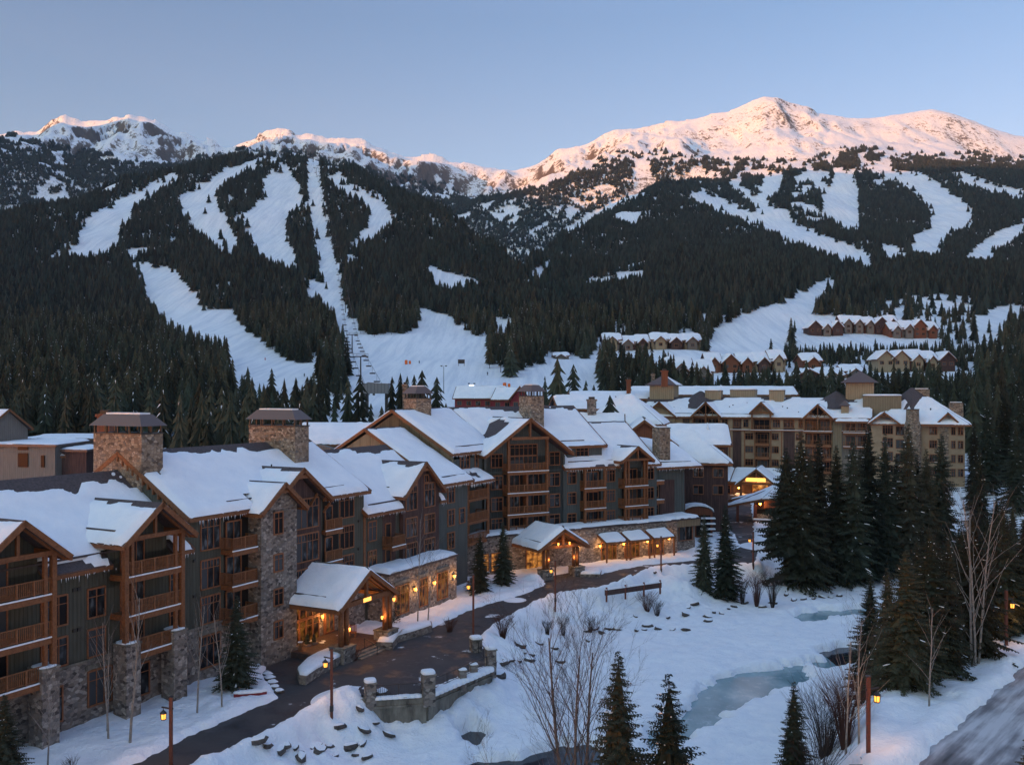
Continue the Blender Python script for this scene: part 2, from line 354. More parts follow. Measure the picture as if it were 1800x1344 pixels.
# hill sections: for each bearing the (image row, distance) of the ground along it, from the valley floor to behind the skyline
KP = [-500,-200,0,150,300,420,550,640,700,780,850,920,960,1000,1060,1100,1200,1300,1400,1500,1600,1700,1800,2000,2300]
def row(d):
    xs = sorted(d); return np.interp(KP, xs, [d[k] for k in xs])
CRP = {-500:440,-200:435,0:392,150:355,300:305,420:282,550:292,640:308,700:340,780:370,850:430,920:482,960:448,1000:415,1060:382,1100:362,1200:330,1300:312,1400:300,1500:298,1800:298,2300:300}
CRY = {-500:1100,-200:1150,0:1350,150:1500,300:1700,420:1800,550:1750,640:1680,700:1600,780:1450,850:1250,920:1050,960:1500,1000:1800,1060:2150,1100:2350,1200:2700,1300:2850,1500:2900,2300:2900}
L5P = {-500:520,0:500,150:470,300:420,420:400,550:400,640:410,700:430,780:450,850:478,920:505,960:500,1000:480,1100:450,1200:432,1300:425,1400:425,1500:440,1800:440,2300:440}
L5Y = {-500:850,0:950,150:1050,300:1200,420:1250,550:1250,640:1200,700:1150,780:1100,850:1030,920:930,960:1000,1000:1150,1100:1350,1200:1450,1300:1500,1500:1450,2300:1450}
F8P = {-500:255,-200:252,0:252,60:256,130:290,200:302,330:296,420:300,550:300,640:315,700:335,780:352,850:350,900:350,960:342,1000:330,1060:312,1100:300,1200:288,1300:284,1400:280,1600:282,1700:290,1800:294,2300:300}
crp, cry, l5p, l5y, f8p = row(CRP), row(CRY), row(L5P), row(L5Y), row(F8P)
f8y = row({-500:2900,0:3000,420:3300,780:3400,960:3250,1200:3400,2300:3450})
SKY_X = [-500,-200,0,40,70,90,108,125,150,175,200,226,245,262,275,300,330,345,370,392,410,425,450,475,492,510,522,545,560,585,620,640,665,690,720,760,790,815,840,870,900,930,960,985,1010,1035,1060,1085,1110,1140,1180,1220,1250,1280,1300,1325,1345,1365,1385,1400,1420,1435,1460,1490,1530,1570,1600,1640,1665,1700,1730,1760,1785,1800,2000,2300]
SKY_P = [260,250,240,237,236,222,214,220,222,219,212,206,212,212,220,235,243,248,256,265,264,262,250,242,236,238,244,243,248,250,250,253,262,272,280,283,287,283,288,293,297,293,285,272,262,255,242,230,230,232,219,214,206,200,190,179,173,176,186,190,193,203,206,211,210,201,197,194,199,210,220,232,240,243,250,240]
KQ = np.arange(-500, 2301, 5.0)
def up(a): return np.interp(KQ, KP, a)
def zof(p, y): return 25+(690-p)*y/1650
sky_p = np.interp(KQ, SKY_X, SKY_P); CRPq, CRYq, L5Pq, L5Yq, F8Pq, F8Yq = map(up, (crp, cry, l5p, l5y, f8p, f8y))
sky_y = np.interp(KQ, [-500,200,600,900,1100,1345,1800,2300], [5200,5200,4900,4700,4700,4500,4600,4700])
rightm = sm((KQ-1130)/150)
lines = []      # (Y, z)
c = np.ones_like(KQ)
lines.append((260*c, 8*c)); lines.append((400*c, 25*c)); lines.append((490*c, zof(650, 490)*c)); lines.append((650*c, zof(602, 650)*c))
y4 = np.minimum(860, L5Yq*.84); p4 = np.maximum(np.interp(KQ, [-500,0,400,700,900,1000,1300,1800,2300], [560,550,515,520,540,535,520,525,530]), L5Pq+18)
lines.append((y4, zof(p4, y4))); lines.append((L5Yq, zof(L5Pq, L5Yq)))
lines.append((CRYq, zof(CRPq, CRYq)))
y7 = CRYq+(F8Yq-CRYq)*.45; z7 = zof(CRPq, CRYq)*(1-rightm)+0*rightm
z7 = (zof(CRPq, CRYq)-90)*(1-rightm)+rightm*(zof(CRPq, CRYq)*.6+zof(F8Pq, F8Yq)*.4)
lines.append((y7, z7)); lines.append((F8Yq, zof(F8Pq, F8Yq)))
kern = np.exp(-(np.arange(-24, 25)/10.0)**2); kern /= kern.sum(); dev = np.convolve(np.pad(sky_p, 24, 'edge'), kern, 'valid')-sky_p; dev = np.roll(dev, 4)
y9 = F8Yq*.5+sky_y*.5; lines.append((y9, zof(F8Pq*.58+sky_p*.42-1.1*dev, y9)))
lines.append((sky_y, zof(sky_p, sky_y))); lines.append((sky_y+1300, zof(sky_p, sky_y)-500)); lines.append((sky_y+4000, zof(sky_p, sky_y)-900))
LY = np.array([a for a, b in lines]); LZ = np.array([b for a, b in lines])
def zfan(x, y):
    x = np.asarray(x, float); y = np.asarray(y, float)
    q = np.clip(900+1650*x/np.maximum(y, 1), -500, 2299); i = (q+500)/5; i0 = np.floor(i).astype(int); f = i-i0
    Ys = LY[:, i0]*(1-f)+LY[:, i0+1]*f; Zs = LZ[:, i0]*(1-f)+LZ[:, i0+1]*f
    z = np.zeros_like(y)+Zs[0]; done = y < Ys[0]
    sl = (Zs[1:]-Zs[:-1])/(Ys[1:]-Ys[:-1])
    m = np.concatenate([sl[:1], (sl[1:]+sl[:-1])/2, sl[-1:]])       # tangents
    m[10] = sl[9]*.25+sl[10]*.3
    for k in range(len(LY)-1):
        s = (y >= Ys[k]) & (y < Ys[k+1]); h = Ys[k+1]-Ys[k]; t = np.clip((y-Ys[k])/h, 0, 1)
        v = (2*t**3-3*t**2+1)*Zs[k]+(t**3-2*t*t+t)*h*m[k]+(-2*t**3+3*t*t)*Zs[k+1]+(t**3-t*t)*h*m[k+1]
        z = np.where(s, v, z)
    # relief: gentle on the ski hills, rugged spurs on the alpine faces, fading at the skyline itself
    ty = Ys[8]; sy = Ys[10]
    a = sm((y-ty*.93)/(sy*.18)); near = 1-.82*sm((y-sy*.86)/(sy*.13))*(y < sy*1.05)
    rug = np.interp(q, [-500,560,820,960,1150,1250,1420,1500,1800,2300], [1.15,1.15,1.1,.75,.5,.42,.42,.3,.3,.35])
    u = x/520+.35*fbm(x/700, y/700, 5); v = y/1500
    rel = (ridged(u, v, 3, 6, .55)**1.6-.50)*420*rug+(ridged(x/140, y/240, 9, 5, .6)-.60)*150*rug*(.5+.5*rug)
    rel += (ridged(x/900+.25*y/900, y/1400, 21, 3)-.6)*120*(1-rug)+(fbm(x/90, y/160, 33, 4)-.5)*26*(1-rug)
    z = z+rel*a*near
    skz = 25+(690-(np.interp(q, KQ, sky_p)+1.2))*y/1650; z = np.where((y > ty) & (y < sy*.985), np.minimum(z, skz), z)
    z = z+(fbm(x/130, y/130, 2, 4)-.5)*np.interp(y, [260,420,800,1500,3000], [0,3,16,34,60])*(1-a)
    return z
def plateau(x, y):      # level of roads and building plots: near bank, north side and the road bank to the right
    tn = 0.1+2.5*sm((y-150)/70)+.10*np.clip(x-70, 0, 60)*sm((y-150)/40)
    tn = tn+.05*np.clip(-x-25, 0, 60)*sm((y-100)/60)
    ro = right_off(x, y); s = sm((ro+13)/11)*sm((150-y)/20+.3)
    return tn*(1-s)+4.1*s
def near_z(x, y, snow=True):
    d = sdist(x, y, RIVER); ro = right_off(x, y); s = sm((ro+22)/10)*sm((140-y)/15)
    wd = (7+8*sm((x-8)/12))*(1-s)+9*s
    w = np.clip(d/wd, 0, 1); w = w*(1-.35*(1-w))
    rd0 = sdist(x, y, ROAD); dw = np.abs(sdist(x, y, [(-12.5, 76.6), (-7.1, 77.5), (-1.9, 85.2), (-3.2, 90.5), (-5, 84), (-9, 79)]))
    w = np.maximum(w, (1-sm((rd0-.6)/2.6))*sm((dw-1.2)/2.0)); w = np.maximum(w, np.where(rd0 < 0, 1, 0))
    T = plateau(x, y); z = RZ+(T-RZ)*w
    if snow:
        rd = sdist(x, y, ROAD)+(fbm(x*1.1, y*1.1, 4, 3)-.5)*.7
        k = sm(rd/.7); lump = (fbm(x*.35, y*.35, 8, 4)-.5)
        bank = np.exp(-((rd-1.3)/1.0)**2)*.22*(fbm(x*.25, y*.25, 19, 2)+.3)
        z = z+np.where(rd < 0, -.22, -.22+(.5+bank+lump*.55)*k)
        z = z+(fbm(x*.5, y*.5, 12, 4)-.5)*1.7*sm(w*3)*sm((1-w)*3)+(fbm(x*1.05, y*1.05, 13, 3)-.5)*.7*sm(w*3)*sm((1-w)*4)+(fbm(x*.12, y*.12, 15, 3)-.5)*.7*(w < .02)*0
        z = z+(fbm(x*1.3, y*1.3, 16, 3)-.5)*.26*sm(w*4)*k+(fbm(x*2.6, y*2.6, 17, 2)-.5)*.10*k*sm(w*6)-.10*sm((fbm(x*3.1, y*1.9, 18, 2)-.62)*9)*k*(rd < 9)
        z = z+(fbm(x*.1, y*.1, 15, 3)-.5)*.35*sm(-d/3)+.3*sm(1-w*4)
        # ploughed right-hand road
        k2 = sm((ro-1.9+(fbm(x*.8, y*.8, 61, 3)-.5))/.9)*(1-sm((ro-12.0)/.8))*(y < 150)
        z = z-.75*k2+np.exp(-((ro-1.3)/.8)**2)*.30*(y < 145)*(fbm(x*.9, y*.9, 6, 3)+.3)
        # mounds
        for (mx, my, r_, h) in MOUNDS: z = z+h*np.exp(-((x-mx)**2+(y-my)**2)/r_**2)
    f = sm((y-225)/85); return z*(1-f)+zfan(x, y)*f
MOUNDS = [(*G(606,1232,0), 2.6, .5), (*G(628,1236,0), 2.2, .6), (*G(1190,1015,0), 3.6, 1.5), (*G(1110,1040,-1), 2.2, .5), (*G(620,1222,0), 2.0, .5), (*G(1215,965,0), 2.2, .8), (*G(935,1022,0), 1.4, .6), (*G(1075,990,0), 2, .3), (*G(1265,858,2), 4, 1.0),
          (*G(905,1055,0), 1.8, .4), (*G(1350,950,1), 5, .5)]
def gz(x, y, snow=True):
    x = np.array([float(x)]); y = np.array([float(y)])
    return float((near_z(x, y, snow) if y[0] < 330 else zfan(x, y))[0])
def axis(segs):
    a = [segs[0][0]]
    for s0, s1, st in segs:
        while a[-1] < s1-1e-6: a.append(min(a[-1]+st, s1))
    return np.array(a)
ax = axis([(-150,-42,2.0),(-42,-26,.6),(-26,48,.30),(48,75,.7),(75,240,2.2)]); ay = axis([(30,58,.8),(58,125,.32),(125,160,.5),(160,230,1.2),(230,330,3)])
X, Y = np.meshgrid(ax, ay); Z = near_z(X, Y)
# water openings: the snow sheet dips below the ice and the open water
HOLES = {'open': [], 'ice': []}
def hole(kind, pts): HOLES[kind].append([G(*p, z=RZ) for p in pts])
hole('ice', [(1205,1245),(1225,1215),(1262,1190),(1310,1180),(1370,1172),(1415,1165),(1420,1178),(1415,1195),(1398,1205),(1360,1215),(1335,1230),(1300,1248),(1275,1256),(1275,1272),(1250,1285),(1215,1295),(1190,1310),(1150,1330),(1120,1320),(1150,1280)])
hole('ice', [(1388,1086),(1402,1078),(1450,1073),(1500,1070),(1560,1064),(1590,1060),(1590,1075),(1540,1085),(1470,1090),(1410,1096)])
hole('open', [(1433,1143),(1462,1138),(1495,1132),(1530,1140),(1520,1165),(1475,1178),(1445,1180),(1432,1168),(1450,1160)])
hole('open', [(1395,1190),(1420,1184),(1428,1196),(1405,1203),(1388,1200)])
hole('open', [(812,1292),(824,1284),(858,1284),(862,1296),(852,1312),(845,1330),(880,1328),(915,1328),(985,1312),(1040,1308),(1060,1330),(1060,1400),(850,1400),(826,1342),(842,1318),(820,1310)])
hm = np.full(X.shape, 1e9)
for k in HOLES:
    for h in HOLES[k]: hm = np.minimum(hm, sdist(X, Y, h)+(fbm(X*.6, Y*.6, 40, 4)-.5)*2.4)
hs = sm(.5-hm/1.1); Z = np.where(hm < 1.2, Z*(1-hs)+(RZ-.45)*hs, Z)
np_mesh('snow_ground', np.stack([X, Y, Z], -1).reshape(-1, 3), gridF(len(ax), len(ay)), 'snow', kind='structure')
def sheet(name, x0, x1, y0, y1, st, zf, keep, m, **p):
    a = np.arange(x0, x1+st, st); b = np.arange(y0, y1+st, st); XX, YY = np.meshgrid(a, b); F = gridF(len(a), len(b))
    k = keep(XX, YY).ravel()[F].any(1); np_mesh(name, np.stack([XX, YY, zf(XX, YY)], -1).reshape(-1, 3), F[k], m, **p)
sheet('asphalt_road', -32, 62, 48, 230, .6, lambda x, y: plateau(x, y), lambda x, y: sdist(x, y, ROAD) < .35, 'asphalt', kind='structure')
sheet('packed_snow_road', 14, 130, 28, 150, 1.0, lambda x, y: plateau(x, y)-.02, lambda x, y: (right_off(x, y) > .8) & (right_off(x, y) < 13.5) & (y < 148), 'packed_snow', kind='structure')
sheet('river_ice', 8, 62, 66, 145, 1.0, lambda x, y: RZ-.06+0*x, lambda x, y: np.minimum(*[sdist(x, y, h) for h in HOLES['ice']]) < 3, 'ice', kind='structure')
sheet('open_water', -8, 62, 40, 130, 1.0, lambda x, y: RZ-.16+0*x, lambda x, y: np.minimum.reduce([sdist(x, y, h) for h in HOLES['open']]) < 3, 'water', kind='structure')
# far hills as one fan-shaped sheet of real terrain
ang = np.linspace(-1400, 3200, 1000); q = np.linspace(0, 1, 470); dist = 328*(8200/328)**q
A_, D_ = np.meshgrid((ang-900)/1650, dist); X = A_*D_; Y = D_
np_mesh('mountain_slopes', np.stack([X, Y, zfan(X, Y)], -1).reshape(-1, 3), gridF(len(ang), len(dist)), 'mountain_snow', kind='structure')
# the range to the east behind the viewer, whose shadow fills the valley at sunrise
sx, sy_ = math.sin(R(SUN_AZ)), math.cos(R(SUN_AZ)); tx, ty_ = -sy_, sx      # toward the sun / across
tt = np.arange(-9000, 6001, 120.0); cc = np.arange(2500, 6501, 100.0); T_, C_ = np.meshgrid(tt, cc)
hh = np.interp(T_, [-9000,-5300,-4250,-3750,-3050,-2100,-1600,-1100,-300,1500,6000], [1900,1940,1850,1750,1540,1235,1290,1370,1330,1180,1000])
pr = np.clip(1-np.abs(C_-4500)/2000, 0, 1)
Z = hh*pr**1.1+(ridged(T_/500, C_/700, 50, 4)-.55)*260*sm(pr*4)*sm((1-pr)*6)+(fbm(T_/260, T_*0, 51, 3)-.5)*45*pr
np_mesh('eastern_range', np.stack([C_*sx+T_*tx, C_*sy_+T_*ty_, Z-20], -1).reshape(-1, 3), gridF(len(tt), len(cc)), 'mountain_snow', kind='structure')
# ------------------------------------------------------------ trees
def spruce(h, rad, whorls, nb, twigs, seed, m='needles', snow=.12, base=.06, trunk_r=.16, droop=.35, full=1.0):
    """crown and trunk meshes of one conifer: whorls of drooping boughs, each bough a spine with many needle sprays"""
    r = random.Random(seed); V = []; F = []; MI = []
    def tri(a, b, c, k=0):
        n = len(V); V.extend((a, b, c)); F.append((n, n+1, n+2)); MI.append(k)
    lop = [1+.22*r.uniform(-1, 1) for _ in range(8)]
    for i in range(whorls):
        t = i/(whorls-1); z = h*(base+(1-base)*t**.92); L0 = rad*((1-t)**.85)*(.55+.45*min(1, (t+.10)/.16))*full+.10
        for j in range(nb if t < .85 else max(3, nb-2)):
            if r.random() < .10: continue
            a = 2*math.pi*(j+r.random()*.8)/nb+i*1.7; L = L0*r.uniform(.62, 1.15)*lop[int(a/6.2832*8) % 8]
            ca, sa = math.cos(a), math.sin(a); up = .28*t-.10+r.uniform(-.08, .08); dr = droop*(1-t)*r.uniform(.7, 1.3)
            zz = z+r.uniform(-.5, .5)*h/whorls
            def P(s): return (ca*L*s, sa*L*s, zz+L*(up*s-dr*s*s+.16*dr*s**4*2))
            nt_ = max(2, int(twigs*(.35+.65*L/rad))); hasn = r.random() < snow and t < .93
            w0 = .05+.02*L
            for k in range(nt_):
                s = (k+.6)/nt_; s = .12+.88*s; p = P(s); q = P(min(1.02, s+.10))
                tl = (.30*L+.10)*(1.05-s)**.7*r.uniform(.7, 1.25)+.07
                for sd_ in (-1, 1):
                    b = a+sd_*r.uniform(.55, 1.05); e = (p[0]+math.cos(b)*tl, p[1]+math.sin(b)*tl, p[2]-tl*r.uniform(.15, .55))
                    g = tl*.22+.03; c, sn = math.cos(b+1.57)*g*.5, math.sin(b+1.57)*g*.5
                    tri((p[0]-c, p[1]-sn, p[2]), (p[0]+c, p[1]+sn, p[2]+.02), e)
                    if twigs > 5:
                        mid = ((p[0]+e[0])/2, (p[1]+e[1])/2, (p[2]+e[2])/2); e2 = (mid[0]+c*1.6, mid[1]+sn*1.6, mid[2]-tl*.34)
                        tri(mid, (e[0]*.7+mid[0]*.3, e[1]*.7+mid[1]*.3, e[2]*.7+mid[2]*.3+.03), e2)
                tri((p[0]-sa*w0, p[1]+ca*w0, p[2]), (p[0]+sa*w0, p[1]-ca*w0, p[2]), (q[0], q[1], q[2]-.02))
                tri((p[0], p[1], p[2]+.02), (q[0], q[1], q[2]), ((p[0]+q[0])/2, (p[1]+q[1])/2, p[2]-tl*.55-.05))
            if hasn:
                sa_ = r.uniform(.25, .6); sb_ = min(.98, sa_+r.uniform(.12, .30)); n5 = 4; prev = None
                for k in range(n5+1):
                    s = sa_+(sb_-sa_)*k/n5; p = P(s); ww = (.028+.017*L)*math.sin(3.14*(k+.4)/(n5+.8))*r.uniform(.7, 1.3); px_, py_ = -sa*ww, ca*ww; rw = ((p[0]-px_, p[1]-py_, p[2]+.01), (p[0], p[1], p[2]+.05+ww*.5), (p[0]+px_, p[1]+py_, p[2]+.01))
                    if prev: tri(prev[0], rw[0], prev[1], 1); tri(rw[0], rw[1], prev[1], 1); tri(prev[1], rw[1], prev[2], 1); tri(rw[1], rw[2], prev[2], 1)
                    prev = rw
    for i in range(11):        # dark inner skirts that close the crown behind the boughs
        t = i/11; z0 = h*(base+.02+(.9-base)*t); ro = rad*.50*(1-t)**.85+.05; z1 = z0+h*.13; a0 = r.random()*6
        for j in range(14):
            a1, a2 = a0+j*6.2832/14, a0+(j+1)*6.2832/14; q1, q2 = (ro*(1.15 if (j+k_) % 2 else .7)*r.uniform(.85, 1.15) for k_ in (0, 1))
            tri((math.cos(a1)*q1, math.sin(a1)*q1, z0), (math.cos(a2)*q2, math.sin(a2)*q2, z0), (0, 0, z1))
    crown = (np.array(V, dtype=np.float32), np.array(F, dtype=np.int32), np.array(MI), [m, 'snow'])
    tb = MB(); tb.tube([(0, 0, -1.2), (0, 0, h*.3), (0, 0, h*.7), (0, 0, h*.985)], [trunk_r*1.15, trunk_r, trunk_r*.5, .02], 'bark', 6)
    return crown, tb
def tree_thing(spec, name, label, cat, group=None, loc=(0, 0, 0)):
    (V, F, MI, ms), tb = spec; t = thing(name, label, cat, loc, group=group)
    np_mesh('crown', V, F, ms, t, False, MI); tb.build('trunk', t, True); return t
def solid_tree(spec, name):      # crown and trunk in one mesh, for trees too small in view to show parts
    (V, F, MI, ms), tb = spec; n = len(V); TV = np.array(tb.v, dtype=np.float32)
    tf = []
    for f in tb.f:
        for k in range(1, len(f)-1): tf.append((f[0], f[k], f[k+1]))
    tf = np.array(tf)+n
    return np_mesh(name, np.concatenate([V, TV]), np.concatenate([F, tf]), ms+['bark'], None, False, np.concatenate([MI, np.full(len(tf), 2)]))
# survey of the bigger conifers: (column, foot distance, row of the top, width factor, which look, label)
NEAR = [
 (1087,50,1150,1.25,0,'slender spruce rising in the foreground in front of the snowy river, left of its twin'),
 (1176,48,1190,1.35,1,'foreground spruce with a bare leader beside the pale green river ice'),
 (1395,55,1200,1.15,2,'small foreground spruce left of the bare brown willow by the lamp'),
 (1530,79,1010,1.1,0,'lone spruce on the river edge in front of the dark open water'),
 (1592,66,968,1.2,3,'broad brownish spruce right of the lone river edge spruce'),
 (1634,69,930,1.1,4,'tall olive spruce second in the row on the far road bank'),
 (1560,70,1000,1.1,1,'snow flecked spruce squeezed between the lone river spruce and the row'),
 (1612,76,950,1.2,0,'dark spruce standing behind the broad brownish one'),
 (1650,82,955,1.2,4,'olive spruce in the second rank of the far bank row'),
 (1690,90,925,1.3,3,'brownish spruce filling the row behind the triple aspen'),
 (1735,92,900,1.3,0,'dark spruce behind the wide brown topped one'),
 (1780,100,885,1.3,2,'blue green spruce behind the second road lamp'),
 (1668,70,945,1.0,1,'spruce with snow on its boughs in the middle of the far road bank row'),
 (1710,74,905,1.25,4,'wide brown topped spruce behind the triple pale aspen'),
 (1762,80,880,1.2,3,'dark spruce towering over the lamp beside the right road'),
 (1800,82,915,1.2,0,'spruce cut by the right edge beyond the second road lamp'),
 (1822,40,1262,1.0,3,'olive spruce whose branch tips enter at the lower right corner'),
 (1238,127,905,1.15,2,'left spruce of the pair standing on the snowbank beside the road'),
 (1275,126,888,1.2,0,'taller right spruce of the pair on the snowbank beside the road'),
 (1382,134,790,1.2,5,'leaning long needled pine at the left end of the tall river grove'),
 (1408,133,762,1.2,4,'tall olive conifer near the left end of the river grove'),
 (1440,135,768,1.1,0,'dark conifer behind the leaning pine in the river grove'),
 (1470,137,784,1.1,3,'brownish conifer in the middle left of the river grove'),
 (1500,136,772,1.25,1,'snow speckled spruce in the middle of the river grove'),
 (1527,139,748,1.2,0,'highest dark spruce in the middle of the river grove'),
 (1556,141,764,1.1,2,'blue green spruce right of the highest grove spruce'),
 (1597,143,748,1.25,1,'tall spruce before the tan hotel chimney in the river grove'),
 (1628,146,790,1.1,3,'shorter spruce tucked between two giants in the grove'),
 (1655,148,764,1.3,0,'large dark spruce at the right end of the river grove'),
 (1425,140,800,1.1,3,'short brownish conifer filling the gap behind the leaning pine'),
 (1512,144,790,1.1,0,'dark conifer behind the snow speckled grove spruce'),
 (1575,147,800,1.2,4,'olive conifer half hidden between the two tallest grove spruces'),
 (1612,150,800,1.2,1,'snow dotted conifer at the back of the grove by the hotel chimney'),
 (1722,150,790,1.25,2,'open grown spruce on the snow slope right of the tan hotel'),
 (1752,128,868,1.1,4,'rusty topped spruce rising above the far bank row'),
 (1786,175,740,1.2,0,'dark spruce high on the right snow slope'),
 (1808,120,860,1.1,1,'snow dusted spruce cut by the right edge below the slope'),
 (1620,128,922,.9,4,'rusty young spruce tip between the grove and the far bank row'),
 (1685,110,930,.8,3,'thin spruce in the gap behind the far bank row'),
 (1735,190,700,1.2,0,'tall conifer at the foot of the slope right of the tan hotel'),
 (1765,200,690,1.1,3,'brownish conifer behind the tall one right of the tan hotel'),
 (1795,205,680,1.2,1,'tall conifer at the right edge behind the tan hotel'),
 (1712,178,742,1.0,2,'slender conifer close to the right corner of the tan hotel'),
 (416,78.6,1048,1.2,1,'small spruce with snow clumps at the foot of the stone tower'),
 (844,116,938,1.3,2,'left spruce in front of the central lodge terrace'),
 (884,121,918,1.2,0,'slimmer spruce beside the arched entrance of the central lodge'),
 (8,57,1222,1.3,0,'shaded spruce at the lower left corner against the lodge'),
 (20,50,1338,1.5,1,'low spruce top at the very bottom left corner'),
]
SPECS = [spruce(14, 2.5, 44, 9, 11, 11, 'needles', .10), spruce(14, 2.7, 42, 9, 11, 12, 'needles', .16), spruce(14, 2.35, 42, 9, 11, 13, 'needles', .10),
         spruce(14, 2.9, 42, 10, 11, 14, 'rust_needles', .08, .05), spruce(14, 2.8, 46, 9, 11, 15, 'rust_needles', .12), spruce(14, 3.4, 34, 9, 11, 16, 'needles', .05, .25, .2, .15)]
protos = {}
tree_spots = []
for col, d, top, wf, look, lab in NEAR:
    x = (col-900)/1650*d; y = d; z = gz(x, y, False); H = max(5.0, zof(top, y)-z)
    near_ = d < 95
    key = look
    if key not in protos:
        o = protos[key] = tree_thing(SPECS[look], 'spruce_tree', lab, 'conifer tree', 'tall spruces by the river and the lodges', (x, y, z))
    else: o = dup(protos[key], (x, y, z), label=lab)
    s = H/14; wv = wf*.95*(s**.35)/max(s**.0, 1)
    o.location = (x, y, z); o.rotation_euler = (0, 0, rnd.uniform(0, 6.28)); ws = wf*max(.6, s**.75); o.scale = (ws, ws, s)
    tree_spots.append((x, y))
# ---- forest: masks of the pistes and clearings, surveyed along the line of sight to the ground
RUNS = [
 [(134,425),(145,385),(190,362),(240,333),(305,303),(318,306),(262,338),(236,358),(232,378),(208,400),(206,428),(180,438)],
 [(313,345),(345,330),(385,306),(398,294),(422,292),(420,302),(395,318),(372,345),(362,368),(376,398),(412,438),(405,448),(372,424),(345,398),(322,372)],
 [(350,352),(378,350),(420,420),(412,432),(376,398)],
 [(425,380),(462,348),(458,312),(488,302),(492,284),(504,286),(512,304),(532,332),(534,348),(510,366),(500,400),(515,438),(524,466),(480,462),(438,420)],
 [(537,278),(560,278),(568,330),(582,420),(598,482),(608,520),(585,530),(563,478),(552,420),(541,335)],
 [(572,306),(592,306),(640,334),(672,346),(690,375),(682,388),(662,412),(640,420),(608,440),(615,428),(642,402),(652,372),(638,346),(606,330)],
 [(222,450),(240,458),(310,474),(360,542),(408,544),(440,590),(520,640),(555,632),(562,668),(480,690),(400,668),(398,602),(330,586),(298,566),(258,520),(248,480)],
 [(533,488),(572,498),(600,520),(625,562),(642,588),(700,590),(738,574),(733,538),(790,556),(830,590),(856,588),(860,600),(858,645),(900,662),(940,640),(1000,622),(1060,640),(1060,770),(585,770),(612,660),(606,630),(600,580),(575,530),(540,512)],
 [(868,562),(900,566),(896,580),(870,580)],
 [(1240,604),(1280,566),(1340,540),(1400,518),(1455,488),(1472,494),(1420,540),(1390,570),(1372,612),(1240,614),(1212,600),(1208,580)],
 [(1188,600),(1212,575),(1225,640),(1222,665),(1195,660)],
 [(1212,338),(1232,328),(1300,362),(1400,392),(1480,425),(1534,448),(1534,470),(1470,448),(1380,412),(1290,378),(1225,354)],
 [(1276,318),(1292,320),(1345,348),(1390,378),(1396,398),(1368,388),(1328,362)],
 [(1332,346),(1345,306),(1378,303),(1372,330),(1352,352)],
 [(1395,310),(1440,305),(1440,318),(1400,320)],
 [(1452,345),(1468,300),(1502,298),(1510,340),(1512,400),(1478,398),(1460,380)],
 [(1440,325),(1462,330),(1462,372),(1445,365)],
 [(1508,290),(1565,276),(1570,298),(1620,303),(1655,322),(1705,362),(1712,388),(1664,410),(1652,438),(1605,444),(1598,415),(1636,402),(1634,368),(1598,330),(1558,310)],
 [(1545,428),(1575,432),(1600,450),(1560,450)],
 [(1668,303),(1692,303),(1740,318),(1805,338),(1805,352),(1740,334),(1700,322)],
 [(1805,382),(1760,404),(1718,430),(1690,456),(1735,456),(1762,425),(1805,402)],
 [(1112,288),(1142,282),(1148,322),(1112,346),(1060,374),(1000,402),(986,404),(1048,370),(1112,334)],
 [(1215,298),(1260,300),(1262,312),(1222,310)],[(1320,300),(1352,296),(1350,306),(1322,308)],
 [(1395,562),(1480,552),(1560,530),(1640,514),(1700,522),(1690,545),(1640,565),(1560,575),(1480,575),(1400,582)],
 [(1700,662),(1800,668),(1800,684),(1700,676)],
 [(1690,815),(1900,800),(1950,860),(1690,860)],
]
SPARSE = [ [(960,545),(1000,515),(1060,478),(1135,460),(1130,492),(1060,515),(1000,550)], [(60,350),(100,300),(140,330),(110,350)], [(860,375),(900,360),(925,372),(880,392)], [(1000,360),(1060,320),(1080,330),(1020,372),(985,395)], [(960,372),(990,362),(960,400),(930,415)],
 [(1700,520),(1800,500),(1850,640),(1640,620),(1650,560)], [(780,388),(830,370),(870,352),(850,380)], [(560,440),(600,430),(640,470),(600,480)],
  [(1400,330),(1450,320),(1470,400),(1380,380)], [(1140,300),(1230,288),(1240,310),(1150,330)], [(930,480),(970,455),(950,500),(920,500)] ]
BLD = []        # building footprints to keep clear (x, y, r)
NP = np.random.RandomState(5)
def scatter(y0, y1, sp, hx0=-1.35, hx1=1.30):
    k0, k1 = hx0*.5, hx1*.5       # half-width factors of the view fan, a little wider than the frame
    n = int((k1-k0)*(y1*y1-y0*y0)/2/sp**2)
    y = np.sqrt(NP.uniform(y0*y0, y1*y1, n)); x = y*NP.uniform(k0, k1, n); return x, y
